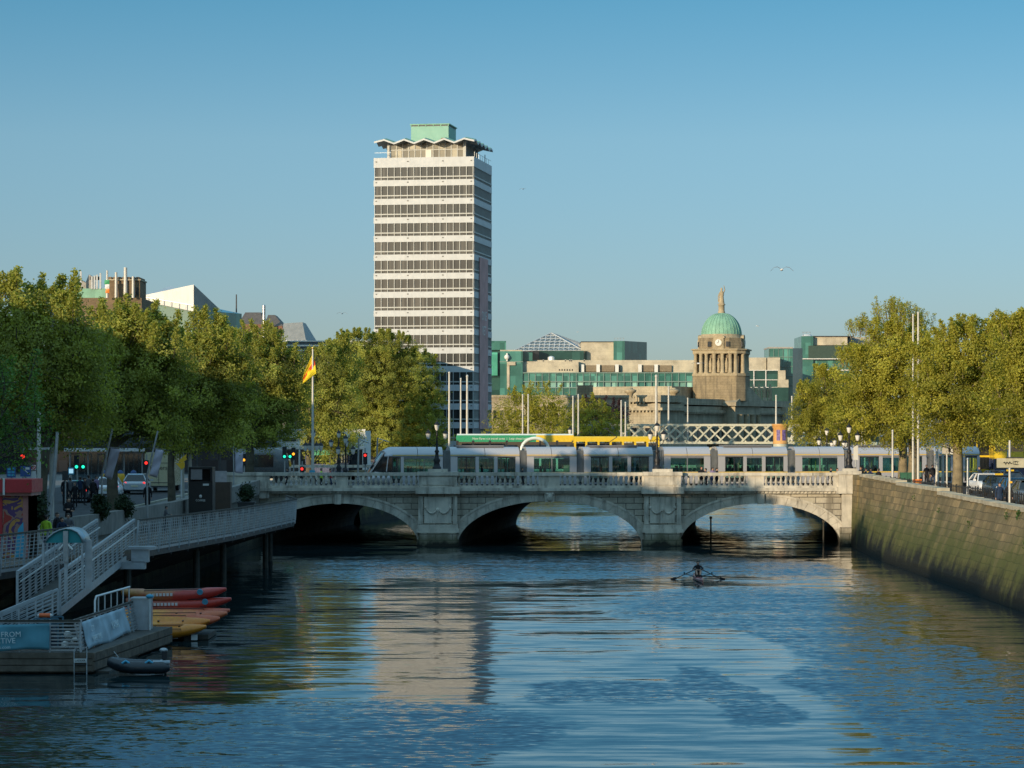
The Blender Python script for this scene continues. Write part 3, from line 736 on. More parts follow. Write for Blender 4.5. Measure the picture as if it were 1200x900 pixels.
# ------------------------------------------------------------------ generic blocks
def wall_windows(b, frame, x0, x1, y, z0, z1, nx, nz, wf, hf, glass, trim, d=.12, arch=False):
    """nx by nz windows set into a wall that faces the viewer (local y = const); returns list of window parts"""
    out = []; cw = (x1 - x0) / nx; ch = (z1 - z0) / nz
    for i in range(nx):
        for k in range(nz):
            cx = x0 + (i + .5) * cw; cz = z0 + (k + .5) * ch; w = cw * wf / 2; h = ch * hf / 2
            g = B(); g.box(cx - w, cx + w, y - .02, y + .05, cz - h, cz + h, glass)
            g.box(cx - .04, cx + .04, y - .05, y, cz - h, cz + h, trim); g.box(cx - w, cx + w, y - .05, y, cz - .04, cz + .04, trim)
            g.box(cx - w - .12, cx + w + .12, y - d, y + .02, cz - h - .18, cz - h, trim); g.box(cx - w - .08, cx - w, y - .06, y + .02, cz - h, cz + h, trim); g.box(cx + w, cx + w + .08, y - .06, y + .02, cz - h, cz + h, trim)
            g.box(cx - w - .08, cx + w + .08, y - .07, y + .02, cz + h, cz + h + .14, trim)
            out.append(g.build('window', frame, False))
    return out

def street_block(name, label, x0, x1, y0, y1, zb, zt, wallm, nx, nz, rz=0, roof='flat', glass=None, trim=None, shop=True, group=None, cat='building', sides=False):
    """street house: front toward local -y; base at zb, parapet at zt"""
    glass = glass or dark_pane; trim = trim or render_white
    w, d, h = x1 - x0, y1 - y0, zt - zb
    t = thing(name, label, cat, ((x0 + x1) / 2, (y0 + y1) / 2, zb), rz, group)
    b = B(); b.box(-w / 2, w / 2, -d / 2, d / 2, 0, h, wallm); b.build('wall', t, False)
    b = B(); b.box(-w / 2 - .12, w / 2 + .12, -d / 2 - .22, -d / 2 + .02, h - .75, h - .5, trim); b.box(-w / 2 - .02, w / 2 + .02, -d / 2 - .1, -d / 2 + .02, h, h + .18, trim)
    b.build('cornice', t, False)
    s0 = 3.6 if shop else .6
    if nx: wall_windows(b, t, -w / 2 + .3, w / 2 - .3, -d / 2, s0 + .2, h - .9, nx, nz, .52, .62, glass, trim)
    if shop:
        b = B(); b.box(-w / 2 + .25, w / 2 - .25, -d / 2 - .06, -d / 2 + .02, .35, 2.7, glass); b.box(-w / 2 + .1, w / 2 - .1, -d / 2 - .16, -d / 2 + .02, 2.8, 3.4, trim)
        for k in range(5):
            q = -w / 2 + .2 + (w - .4) * k / 4; b.box(q - .09, q + .09, -d / 2 - .1, -d / 2 + .02, .1, 2.8, trim)
        b.build('shop_front', t, False)
    if roof == 'pitched':
        b = B(); b.prism([(-w / 2 - .1, -d / 2 - .1, h + .19), (-w / 2 - .1, 0, h + d * .32), (-w / 2 - .1, d / 2 + .1, h + .19)], (w + .2, 0, 0), slate); rf = b.build('roof', t, False)
        b = B(); b.box(-w / 2 + .3, -w / 2 + 2.2, -.5, .5, h, h + d * .32 + 1.6, brick_brown)
        for k in range(4): b.lathe((-w / 2 + .6 + k * .42, 0, h + d * .32 + 1.6), [(.14, 0), (.11, .55)], orange_paint, 8)
        b.build('chimney', rf, False)
    return t

# terrace of the shaded left quay: its roofs keep the low sun off the water and the bridge
spec = [(-60, 22, 19.0, brick_red, 3), (22, 48, 19.6, render_grey, 3), (48, 66, 19.9, brick_brown, 3), (66, 88, 19.4, brick_red, 3), (88, 106, 20.0, render_white, 3), (106, 121, 19.5, brick_red, 2), (121, 140, 19.8, old_stone, 3), (140, 158, 18.8, brick_brown, 3), (158, 176, 18.6, render_grey, 3), (176, 194, 18.2, brick_red, 3), (194, 212, 18.8, old_stone, 3)]
NTH = ['furthest upstream', 'second from the upstream end', 'third from the upstream end', 'fourth from the upstream end', 'fifth from the upstream end', 'in the middle of the row', 'fifth from the bridge', 'fourth from the bridge', 'third from the bridge', 'second from the bridge', 'at the bridge corner']
for i, (y0, y1, zt, wm, nx) in enumerate(spec):
    nm = {brick_red: 'red brick', render_grey: 'grey rendered', brick_brown: 'brown brick', render_white: 'white rendered', old_stone: 'pale stone'}[wm]
    street_block('quay_house', f'{nm} house {NTH[i]} along the shaded left quay',
                 -49 - (y1 - y0) / 2, -49 + (y1 - y0) / 2, (y0 + y1) / 2 - 6, (y0 + y1) / 2 + 6, gz_n((y0 + y1) / 2) - .05, zt, wm, nx, 3, R(90), 'flat', group='houses along the left quay')

def pbox(b, p0, p1, t0, t1, Y, d, m):
    """box that fills photo columns p0..p1 and rows t0..t1 on a front at distance Y, d deep"""
    b.box(ax(p0, Y), ax(p1, Y), Y, Y + d, az(t1, Y), az(t0, Y), m)
def pthing(name, label, cat, p0, p1, Y, d=10, z=4.1, group=None):
    return thing(name, label, cat, ((ax(p0, Y) + ax(p1, Y)) / 2, Y + d / 2, z), 0, group)

street_block('corner_building', 'unseen dark block added at the far left to shade the junction fronts', -75, -63.5, 229, 298, 4.0, 22, render_grey, 3, 4)  # unseen block, added and stretched over the road to shade the fronts beyond
# dark buildings across the junction, seen under the trees
street_block('corner_building', 'dark stone corner building behind the left trees and traffic lights', -62, -37.5, 300, 314, 4.0, 13.5, render_grey, 6, 4, trim=dark_steel)
street_block('corner_building', 'grey shop building glimpsed between the trunks by the road junction', -37, -26.5, 302, 314, 4.0, 13, render_grey, 4, 4, trim=dark_steel)
street_block('corner_building', 'pale white building behind the lamp standards at the bridge end', -26, -16.2, 306, 318, 4.0, 8.8, render_white, 4, 4)
# buildings that stand north of the tower and shade its foot
street_block('city_block', 'grey office block north of the tower, hidden behind the big tree', -36, -20, 444, 470, 4.0, 23.2, render_grey, 4, 5)

# ------------------------------------------------------------------ rooftops above the left trees
Y = 360
t = pthing('castellated_building', 'brown stone building with a crenellated roof turret above the left trees', 'building', 92, 166, Y, 14)
b = B(); pbox(b, 92, 166, 349, 552, Y, 14, brick_brown); b.build('wall', t)
b = B(); pbox(b, 127, 164, 327, 349, Y + 1, 6, brick_brown)
for k in range(7): pbox(b, 127 + k * 5.4, 130.4 + k * 5.4, 324.5, 327, Y + .9, 6, brick_brown)
pbox(b, 126.4, 164.8, 327, 328.6, Y + .8, 6.3, old_stone); tu = b.build('turret', t)
b = B(); pbox(b, 157, 162, 337, 346, Y + .9, .2, dark_pane); pbox(b, 146, 156, 346, 349, Y + .85, .2, dark_pane); b.build('turret_window', tu)
b = B(); pbox(b, 89, 125, 338, 349, Y + 2, 8, copper); b.build('copper_roof', t)
b = B(); x = ax(94, Y)
b.prism([(ax(91, Y), Y + 3, az(338, Y)), (ax(104, Y), Y + 3, az(338, Y)), (ax(103, Y), Y + 3, az(322, Y)), (ax(100, Y), Y + 3, az(320, Y)), (ax(96, Y), Y + 3, az(330, Y)), (ax(92, Y), Y + 3, az(327, Y))], (0, 2, 0), concrete)
for px, ty in ((92, 317), (108, 322), (111, 321), (115, 319), (105, 323)): b.bar((ax(px, Y), Y + 2, az(338, Y)), (ax(px, Y), Y + 2, az(ty, Y)), .22, .22, grey_steel)
pbox(b, 105, 116, 324, 328, Y + 2.2, .5, dark_steel); b.build('roof_plant', t)
def mast(px, py0, py1, Y, r, label, m=None, r1=None, group=None, name='mast', cat='mast', z=None):
    b = B(); x = ax(px, Y); z0 = az(py1, Y) if z is None else z
    b.cyl((x, Y, z0), (x, Y, az(py0, Y)), r, r1 or r * .8, m or mast_paint, 8)
    o = b.build(name); return tag(o, label, cat, group)
mast(136, 319, 349, Y - .8, .2, 'short white roof mast left of centre on the crenellated turret front'); mast(147, 313.5, 349, Y - .8, .27, 'tall white roof mast in front of the crenellated turret'); mast(156, 324, 349, Y - .8, .2, 'white roof mast nearest the right edge of the crenellated turret')
fl = thing('roof_flag', 'furled flag of green, white and orange on a roof mast left of the turret', 'flag', tuple(at(125.6, 349, Y - 1)))
b = B(); b.cyl(at(125.6, 349, Y - 1), at(125.6, 317, Y - 1), .17, .12, mast_paint, 8); b.build('flag_pole', fl)
b = B(); p = at(125.2, 328, Y - 1.2)
for k, m_ in enumerate((gloss('flag_green', (.05, .3, .12), .7), white_cloth, gloss('flag_orange', (.75, .22, .03), .7))):
    z1 = az(328 + k * 5.2, Y - 1.2); z0 = az(333 + k * 5.2, Y - 1.2)
    b.prism([(p.x - .35 + k * .08, p.y, z0), (p.x + .3, p.y + .1, z0), (p.x + .34, p.y, z1), (p.x - .3 + k * .08, p.y + .1, z1)], (0, .12, 0), m_)
b.build('flag_cloth', fl)
Y = 420
t = pthing('angular_theatre', 'white wedge-shaped roof over a glazed box above the left trees', 'building', 165, 256, Y, 18)
b = B()
A_ = [at(164, 347, Y), at(227, 333.5, Y - 3), at(227, 365, Y - 3), at(164, 352, Y)]
Bk = [at(256, 361, Y + 10), at(256, 368, Y + 10)]
b.poly([A_[3], A_[2], A_[1], A_[0]], render_white); b.poly([A_[2], Bk[1], Bk[0], A_[1]], concrete)
bb = [at(200, 335, Y + 24), at(200, 365, Y + 24)]
b.poly([A_[0], A_[1], Bk[0], bb[0]], render_white); b.build('wedge_roof', t)
b = B(); b.prism([at(166, 350, Y + .6), at(226, 363, Y - 2), at(226, 545, Y - 2), at(166, 545, Y + .6)], (6, 14, 0), teal_glass); b.build('glazed_front', t)
b = B(); b.bar(A_[3] + Vector((0, -.4, .6)), A_[2] + Vector((0, -.4, .9)), .12, .12, white_steel)
for k in range(8):
    q = A_[3].lerp(A_[2], k / 7) + Vector((0, -.4, 0)); b.bar(q, q + Vector((0, 0, .9)), .1, .1, white_steel)
b.build('roof_railing', t)
Y = 530
for p0, p1, q0, q1, ty, ey, lb in ((280, 309, 285, 303, 365, 380, 'brown mansard roofed brick building left of the steel flue'), (310.5, 331, 312, 320, 368, 382, 'brown mansard roofed brick building right of the steel flue')):
    t = pthing('mansard_building', lb, 'building', p0, p1, Y, 14, group='brick buildings with mansard roofs')
    b = B(); pbox(b, p0, p1, ey, 550, Y, 14, brick_red); b.build('wall', t)
    b = B(); b.loft([[at(p0 - 1, ey, Y), at(p1 + 1, ey, Y), at(p1 + 1, ey, Y) + Vector((0, 14, 0)), at(p0 - 1, ey, Y) + Vector((0, 14, 0))], [at(q0, ty, Y) + Vector((0, 4, 0)), at(q1, ty, Y) + Vector((0, 4, 0)), at(q1, ty, Y) + Vector((0, 10, 0)), at(q0, ty, Y) + Vector((0, 10, 0))]], M('brown_slate', (.12, .10, .085), .7, var=.2, bump=.2), smooth=False); b.build('roof', t)
    b = B()
    for k in range(3):
        x = p0 + (p1 - p0) * (k + .5) / 3; pbox(b, x - 1.6, x + 1.6, ey + 4, ey + 13, Y - .06, .1, dark_pane)
    build_each(b, 'window', t)
b = B(); x, y = ax(309.3, 527), 527; b.cyl((x, y, az(400, y)), (x, y, az(358, y)), .34, .34, chrome, 10); b.cyl((x, y, az(358, y)), (x, y, az(357, y)), .32, .2, chrome, 10)
tag(b.build('steel_flue'), 'shiny steel flue between the two brown mansard roofs', 'flue')
mast(277, 345, 372, 450, .12, 'thin dark pole with a lamp above the trees', dark_steel)
Y = 500
t = pthing('slate_roof_building', 'grey zinc pitched roof with a white glazed frame below, behind the flag', 'building', 329, 371, Y, 14)
b = B(); L = lambda px, py, dy=0: at(px, py, Y) + Vector((0, dy, 0))
b.loft([[L(329, 404), L(359, 402), L(371, 406, 12), L(331, 406, 12)], [L(330, 378, 4), L(352.5, 376.5, 4), L(354.5, 377, 8), L(331, 378, 8)]], slate_grey, smooth=False); b.build('roof', t)
b = B(); pbox(b, 331, 358, 404, 550, Y + .5, 10, concrete); b.build('wall', t)
b = B()
for k in range(6): b.bar(L(331 + k * 5.2, 414, -1.5), L(333 + k * 5.2, 399, 0), .2, .2, white_steel)
b.bar(L(331, 414, -1.5), L(358, 414, -1.5), .2, .2, white_steel); b.bar(L(333, 399, -.1), L(360, 401, -.1), .25, .25, white_steel); b.bar(L(331, 406, -.8), L(359, 407, -.8), .15, .15, white_steel)
b.poly([L(331, 414, -1.4), L(357, 414, -1.4), L(359, 400, .1), L(333, 399.5, .1)], teal_glass); b.build('glazed_frame', t)
t = pthing('chimney_house', 'old house with a row of clay chimney pots behind the flagpole', 'building', 344, 366, 340, 6)
b = B(); pbox(b, 346, 363, 426, 552, 340, 6, brick_brown); b.build('wall', t)
b = B(); pbox(b, 348, 361, 425, 437, 339.5, 1.4, old_stone)
for k in range(5): b.lathe(at(349 + k * 2.7, 425, 340), [(.14, 0), (.1, .5), (.13, .55)], render_white, 8)
b.build('chimney', t)

# ------------------------------------------------------------------ domed stone building (river front in shade)
BX, BY, BR = ax(771, 600), 600.0, R(64)
t = thing('domed_building', 'grand old stone building with green copper dome and statues', 'historic building', (BX, BY, 4.1), 0)
ex = Vector((math.cos(BR), math.sin(BR), 0)); ey = Vector((-math.sin(BR), math.cos(BR), 0))     # along the river front, into the block
O = Vector((BX, BY, 4.1)); LEN, DEP, HB = 88.0, 40.0, 10.5
def bq(b, u0, u1, w0, w1, z0, z1, m):
    v = [O + ex * u + ey * w + Vector((0, 0, z)) for z in (z0, z1) for w in (w0, w1) for u in (u0, u1)]
    b.add(v, [(0, 2, 3, 1), (4, 5, 7, 6), (0, 1, 5, 4), (2, 6, 7, 3), (0, 4, 6, 2), (1, 3, 7, 5)], m)
b = B(); bq(b, 0, LEN, 0, DEP, 0, HB, old_stone); bq(b, -1.5, 12, -1.2, 12, 0, HB + .3, old_stone); bq(b, LEN - 12, LEN + 1.5, -1.2, 12, 0, HB + .3, old_stone); b.build('wall', t)
b = B(); bq(b, -.8, LEN + .8, -.8, DEP, HB - 1.4, HB - .8, old_stone); bq(b, -2.3, 12.8, -2, 12.8, HB - 1.1, HB - .5, old_stone); bq(b, 0, LEN, -.3, DEP, HB + .3, HB + 1.7, old_stone); bq(b, -1.7, 12.2, -1.4, 12.2, HB + .7, HB + 2.2, old_stone)
for k in range(110): bq(b, .3 + k * .8, .62 + k * .8, -.75, 0, HB - 1.75, HB - 1.4, old_stone)
for k in range(16): bq(b, -2.2, -1.5, -1 + k * .84, -.65 + k * .84, HB - 1.45, HB - 1.1, old_stone)
b.build('cornice', t)
b = B()
for k in range(22):
    u = 14 + k * 2.9
    if 38 < u < 50: continue
    bq(b, u, u + 1.3, -.1, .1, 2.6, 5.6, dark_pane)
for k in range(3): bq(b, 1 + k * 3.4, 2.3 + k * 3.4, -1.3, -1.1, 2.6, 5.6, dark_pane); bq(b, -1.6, -1.4, 1 + k * 3.4, 2.3 + k * 3.4, 2.6, 5.6, dark_pane)
build_each(b, 'window', t)
b = B()
for k in range(16): bq(b, -2.0 , -1.3, -.8 + k * .8, -.45 + k * .8, HB + .35, HB + 1.9, stone_plain) if 3 < k < 12 else None
b.build('roof_balustrade', t)
UC = 46.0
b = B(); bq(b, UC - 8, UC + 8, -3, 12, 0, HB + .2, old_stone); bq(b, UC - 9, UC + 9, -3.6, 14, HB + .2, HB + 1.0, old_stone)
pa, pb_, pc = O + ex * (UC - 9) + ey * -3.6, O + ex * (UC + 9) + ey * -3.6, O + ex * UC + ey * -3.6
b.prism([pa + Vector((0, 0, HB + 1)), pb_ + Vector((0, 0, HB + 1)), pc + Vector((0, 0, HB + 4.6))], ey * 16, old_stone)
b.build('portico', t)
b = B()
for k in range(4):
    c = O + ex * (UC - 6 + k * 4) + ey * -3.4; b.lathe(c, [(.75, 0), (.72, .6), (.55, .9), (.5, 8.2), (.7, 8.8)], stone_plain, 12)
build_each(b, 'portico_column', t)
# square base, colonnaded drum, clock stage, dome, statue
DC = Vector((ax(845.5, 640), 640.0, 0)); s_ = 640 / F
zz = lambda py: az(py, 640)
def dbox(b, r, z0, z1, m, ch=.42):
    """square with cut corners, turned 12 degrees"""
    pts = []
    for k in range(4):
        t0 = R(90 * k - 12 - 45)
        for dd in (-1, 1):
            t1 = t0 + dd * (math.pi / 4 * (1 - ch)); rr = r / max(abs(math.cos(t1 - t0 + math.pi / 4 * dd * 0)), .01)
            pts.append((t0, dd))
    ring = []
    for k in range(4):
        a0 = R(90 * k - 12)
        u = Vector((math.cos(a0), math.sin(a0), 0)); w = Vector((-math.sin(a0), math.cos(a0), 0))
        e = r * (1 - ch); ring += [DC + u * r - w * e, DC + u * r + w * e]
    lo = [p + Vector((0, 0, z0)) for p in ring]; hi = [p + Vector((0, 0, z1)) for p in ring]
    b.prism(lo, (0, 0, z1 - z0), m)
b = B(); dbox(b, 6.05, zz(470), zz(440), drum_stone, .30); dbox(b, 6.2, zz(441), zz(439), stone_plain, .3); bq(b, UC - 19, UC + 6, 8, 30, HB, HB + 4.6, old_stone); b.build('tower_base', t)
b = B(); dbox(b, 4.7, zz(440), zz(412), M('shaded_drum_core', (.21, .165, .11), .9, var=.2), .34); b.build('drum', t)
b = B(); dbox(b, 6.1, zz(415), zz(411), stone_plain, .3); dbox(b, 6.45, zz(411), zz(409.5), stone_plain, .3); dbox(b, 6.1, zz(440), zz(438), stone_plain, .3); b.build('entablature', t)
for k in range(4):
    a0 = R(90 * k - 12); u = Vector((math.cos(a0), math.sin(a0), 0)); w = Vector((-math.sin(a0), math.cos(a0), 0))
    for q in (-4.0, -2.75, -.95, .95, 2.75, 4.0):
        g = B(); c = DC + u * 5.45 + w * q; g.lathe(c + Vector((0, 0, zz(438))), [(.62, 0), (.62, .25), (.47, .4), (.45, 2.4), (.4, 4.2), (.6, 4.5), (.62, 4.75)], stone_plain, 10); g.build('drum_column', t)
    g = B()
    for q in (-1.85, 0, 1.85):
        c = DC + u * 5.0 + w * q; g.lathe(c + Vector((0, 0, zz(437))), [(.42, 0), (.35, 1.0), (.45, 2.0), (.3, 2.6), (.2, 2.9), (.22, 3.2), (.05, 3.4)], stone_plain, 8)
    g.build('drum_statue', t)
    g = B(); c = DC + u * 4.95
    g.obox(c + Vector((0, 0, (zz(411) + zz(396)) / 2)), (.7, 2.4, zz(396) - zz(411)), a0, stone_plain)
    for j in range(2): g.obox(c + w * (2.1 if j else -2.1) + u * -.05 + Vector((0, 0, zz(404))), (.5, .8, 1.2), a0, dark_pane)
    pts = [c + u * .36 + w * (1.45 * math.cos(math.pi * q / 8)) + Vector((0, 0, zz(397) + .9 * math.sin(math.pi * q / 8))) for q in range(9)]
    g.prism(pts, u * -1.2, stone_plain); cs = g.build('clock_stage', t)
    g = B(); cc = c + u * .38 + Vector((0, 0, zz(402.3)))
    g.cyl(cc - u * .05, cc + u * .1, .95, .95, stone_plain, 20); g.cyl(cc + u * .1, cc + u * .16, .74, .74, render_white, 20)
    g.bar(cc + u * .18, cc + u * .18 + w * .1 + Vector((0, 0, .6)), .05, .09, black_iron); g.bar(cc + u * .18, cc + u * .18 - w * .4 + Vector((0, 0, -.1)), .05, .09, black_iron); g.build('clock', cs)
b = B(); dbox(b, 4.9, zz(410), zz(396.5), drum_stone, .5); b.lathe(DC, [(5.1, zz(398)), (5.1, zz(396.5)), (4.75, zz(396)), (4.7, zz(392))], stone_plain, 24); b.build('upper_drum', t)
prof = [(4.62, zz(393))] + [(4.62 * math.cos(q) , zz(393) + (zz(366.5) - zz(393)) * math.sin(q)) for q in [R(8 * k) for k in range(1, 11)]] + [(.75, zz(366.6))]
b = B(); b.lathe(DC, prof, copper, 32)
for k in range(32):
    tt = 2 * math.pi * k / 32; d = Vector((math.cos(tt), math.sin(tt), 0))
    b.tube([DC + d * (r_ + .02) + Vector((0, 0, z_)) for r_, z_ in prof[:-2]], .07, copper, 4, False)
b.build('dome', t)
b = B(); b.lathe(DC, [(.85, zz(367)), (.8, zz(365)), (.72, zz(364)), (.7, zz(358)), (.9, zz(357.4)), (.9, zz(356.6)), (.7, zz(356))], stone_plain, 14)
b.lathe(DC, [(.72, zz(356)), (.6, zz(352)), (.5, zz(348)), (.62, zz(344)), (.36, zz(341.4)), (.2, zz(340.6)), (.27, zz(339)), (.22, zz(337.6)), (.05, zz(337))], stone_plain, 10)
b.tube([DC + Vector((.4, 0, zz(343.5))), DC + Vector((.75, 0, zz(340))), DC + Vector((.55, 0, zz(334.5)))], [.16, .13, .08], stone_plain, 6)
b.tube([DC + Vector((-.45, 0, zz(343.5))), DC + Vector((-.75, -.1, zz(347))), DC + Vector((-.7, -.1, zz(354)))], [.16, .13, .12], stone_plain, 6); b.build('dome_statue', t)
for k, px in enumerate((882.5, 889.5, 896, 902.5)):
    Y = 665; g = B(); c = at(px, 466, Y); g.box(c.x - .5, c.x + .5, c.y - .5, c.y + .5, c.z - 5, c.z, old_stone)
    g.lathe(c, [(.55, 0), (.5, .8), (.42, 1.5), (.52, 2.1), (.3, 2.6), (.16, 2.75), (.22, 3.05), (.05, 3.35)], stone_plain, 9); g.tube([c + Vector((-.4, 0, 2.1)), c + Vector((-.62, -.1, 1.5)), c + Vector((-.3, -.3, 1.3))], .12, stone_plain, 5); g.build('roof_statue', t)
for px, ty in ((738.5, 455), (789.5, 453)):
    Y = 596 if px < 770 else 606; g = B(); c = at(px, 470, Y)
    g.box(c.x - .9, c.x + .9, c.y - .9, c.y + .9, c.z - .2, c.z + .6, old_stone); g.lathe(c, [(.6, .6), (.5, 1.0), (.75, 1.6), (1.25, 1.9), (1.4, 2.35), (1.0, 2.5), (.6, 2.6), (.5, 2.9)], stone_plain, 12); g.build('coat_of_arms', t)

t = pthing('stone_terrace', 'low pale stone terrace building behind the small riverside trees', 'building', 574, 736, 545, 14)
b = B(); pbox(b, 574, 737, 466, 535, 545, 14, old_stone); b.build('wall', t)
b = B(); pbox(b, 573, 737.5, 463, 466, 544.6, 14.8, old_stone); pbox(b, 573.5, 737.2, 476, 477.5, 544.7, .5, old_stone); b.build('cornice', t)
b = B()
for k in range(20): pbox(b, 578 + k * 8, 581.5 + k * 8, 481, 492, 544.92, .2, dark_pane)
build_each(b, 'window', t)
b = B(); pbox(b, 677, 695, 451.5, 465, 546, 3, drum_stone); b.build('chimney', t)

# ------------------------------------------------------------------ glass and cream stone offices behind
Y = 770
t = pthing('glass_office', 'wide cream and teal glass office block with a glazed pyramid on its roof', 'office building', 586, 905, Y, 40)
b = B(); pbox(b, 594, 905, 422, 436.5, Y + 4, 30, cream_stone); pbox(b, 594, 678, 423.5, 437, Y + 1.2, 30, cream_stone); pbox(b, 586, 612, 410, 411.5, Y, 20, cream_stone); b.build('cream_storey', t)
b = B(); pbox(b, 595, 906, 436.5, 447, Y, 30, teal_glass); b.build('upper_glazing', t)
b = B(); pbox(b, 595, 906, 447, 454, Y + .3, 30, teal_blind); b.build('blind_strip', t)
b = B(); pbox(b, 595, 906, 454, 545, Y, 30, teal_glass); b.build('lower_glazing', t)
b = B()
for k in range(40): pbox(b, 595 + k * 8, 595.7 + k * 8, 436.5, 470, Y - .25, .3, teal_frame)
for yy in (436.3, 446.6, 453.7, 466): pbox(b, 595, 906, yy, yy + 1.1, Y - .35, .4, teal_frame)
b.build('mullions', t)
b = B(); pbox(b, 586, 612.5, 411.5, 470, Y - .5, 20, teal_glass); pbox(b, 594, 604, 424, 428, Y - 1, 1, cream_stone); pbox(b, 594, 597, 425, 456, Y - .8, 1, cream_stone); pbox(b, 585.5, 613, 423.5, 424.3, Y - .6, .2, teal_frame); b.build('glazed_corner', t)
b = B(); x, y, z = at(594, 418.5, Y - 1.2); b.sphere((x, y, z), .75, render_white, 8); b.bar((x - .7, y, z), (x + .7, y, z), .4, .4, render_white); b.bar((x, y, z - 1.1), (x, y, z + 1.1), .4, .4, render_white); b.build('wall_emblem', t)
b = B(); pbox(b, 631, 684, 411, 423, Y + 9, 20, teal_dark); b.prism([at(684, 411, Y + 9), at(702, 411.5, Y + 24), at(702, 423, Y + 24), at(684, 423, Y + 9)], (-4, 3, 0), teal_dark); b.build('dark_roof_storey', t)
b = B(); pbox(b, 624, 631.5, 411, 423, Y + 5, 10, dark_pane); pbox(b, 612.5, 624, 413, 423, Y + 2, 10, teal_glass); b.build('roof_glazing', t)
b = B(); ap = at(646, 390, Y + 24); e0, e1 = at(602, 411, Y + 12), at(684, 411, Y + 14); e2, e3 = e1 + Vector((8, 24, 0)), e0 + Vector((4, 26, 0))
pyr = panemat('pyramid_panes', (.08, .10, .10), (.16, .19, .185), 1.2, 1.0, .2, .5, plane='diag')
b.poly([e0, e1, ap], pyr); b.poly([e1, e2, ap], pyr); b.poly([e2, e3, ap], pyr); b.poly([e3, e0, ap], pyr); py_ = b.build('glass_pyramid', t)
b = B()
for k in range(15):
    f = k / 14; q = e0.lerp(e1, f)
    b.bar(q, q.lerp(ap, .02) if k in () else (e0.lerp(ap, min(1, 2 * f)) if f < .5 else e1.lerp(ap, min(1, 2 - 2 * f))), .16, .16, white_steel)
    b.bar(q, (e1.lerp(ap, 1 - f)) if True else ap, .16, .16, white_steel) if k else None
for f in (.0, .17, .34, .51, .68, .84): b.bar(e0.lerp(ap, f), e1.lerp(ap, f), .18, .18, white_steel)
for k in range(8): q = e1.lerp(e2, k / 7); b.bar(q, ap, .14, .14, white_steel)
for a_ in (e0, e1, e2): b.bar(a_, ap, .28, .28, white_steel)
b.build('pyramid_bars', py_)
b = B(); pbox(b, 681, 719, 401, 423, Y + 12, 16, cream_stone); pbox(b, 680.8, 719, 400, 401, Y + 11.8, 16, dark_steel); b.build('cream_roof_block', t)
b = B(); pbox(b, 719, 732, 399.5, 423, Y + 10, 14, teal_glass); b.prism([at(732, 399.5, Y + 10), at(758, 401, Y + 26), at(758, 423, Y + 26), at(732, 423, Y + 10)], (-8, 8, 0), teal_dark)
for k in range(4): pbox(b, 720 + k * 3.5, 720.3 + k * 3.5, 396, 399.5, Y + 11, .2, grey_steel)
pbox(b, 720, 732, 396, 396.3, Y + 11, .2, grey_steel); b.build('glazed_stair_tower', t)
b = B()
for p in (683, 704, 750, 771): pbox(b, p, p + 16, 428, 435.5, Y + 3.2, 1, louvre)
for p in (680.5, 699, 721, 748, 767): pbox(b, p, p + 4, 427, 436, Y + 2.4, 1, render_white)
pbox(b, 721, 727, 428.5, 435, Y + 3, 1, dark_steel); b.lathe(at(646, 423.5, Y + 5), [(1.0, 0), (1.0, 1.2), (.2, 1.5)], white_steel, 10)
for p in (636, 662, 667, 669, 684): pbox(b, p, p + 1.5, 421.5, 423.5, Y + 4, 1, white_steel)
for k in range(6): pbox(b, 655 + k * 3, 656.2 + k * 3, 432.5, 434.5, Y + 1.1, .3, dark_pane)
pbox(b, 605, 608.5, 432.5, 437, Y + 1.1, .3, brick_red); build_each(b, 'roof_plant', t)
t = pthing('glass_tower', 'slim dark teal glass tower just right of the white tower', 'office building', 574, 593, 800, 14)
b = B(); pbox(b, 570, 592.5, 410, 520, 800, 14, teal_dark); pbox(b, 572, 593, 399.5, 410, 799, 14, teal_glass); b.build('curtain_wall', t)
b = B(); pbox(b, 576, 583, 413, 440, 798.9, .4, panemat('sunlit_panes', (.06, .28, .2), (.12, .5, .36), 1.4, 3.4, .2)); b.build('bright_panes', t)
t = pthing('stepped_office', 'cream stone and glass office stepping down to the right of the dome', 'office building', 876, 935, 740, 25)
Y = 740
b = B(); pbox(b, 876, 898, 419, 434, Y + 6, 14, cream_stone); pbox(b, 899.5, 914, 419, 434, Y + 5, 14, cream_stone); pbox(b, 912, 920.5, 434, 445, Y + 4, 14, cream_stone); pbox(b, 912, 924, 445, 455, Y + 3, 14, cream_stone); b.build('cream_block', t)
b = B(); pbox(b, 873, 912, 434, 520, Y + 5, 14, teal_dark); pbox(b, 905, 924, 454, 520, Y + 1, 10, teal_dark); pbox(b, 914, 921, 434, 445, Y + 4.5, 1, dark_pane); b.build('dark_glazing', t)
b = B()
for p in (883, 897): pbox(b, p, p + 1, 434, 466, Y + 4.6, .3, render_white)
for yy in (433.6, 444.8, 453.6): pbox(b, 873, 912, yy, yy + .7, Y + 4.5, .3, render_white)
b.build('mullions', t)
b = B(); pbox(b, 901, 929, 408, 520, Y + 10, 14, teal_glass); b.prism([at(929, 408, Y + 10), at(940.5, 408, Y + 20), at(940.5, 520, Y + 20), at(929, 520, Y + 10)], (-6, 6, 0), teal_dark); pbox(b, 900.6, 929.4, 406.6, 408.4, Y + 9.8, 14, concrete); b.build('glazed_tower', t)
b = B()
for k in range(5): pbox(b, 901 + k * 5.5, 901.5 + k * 5.5, 409, 470, Y + 9.8, .3, teal_frame)
for yy in (418, 429, 440, 451): pbox(b, 901, 929, yy, yy + .6, Y + 9.75, .3, teal_frame)
b.build('tower_mullions', t)
Y = 800
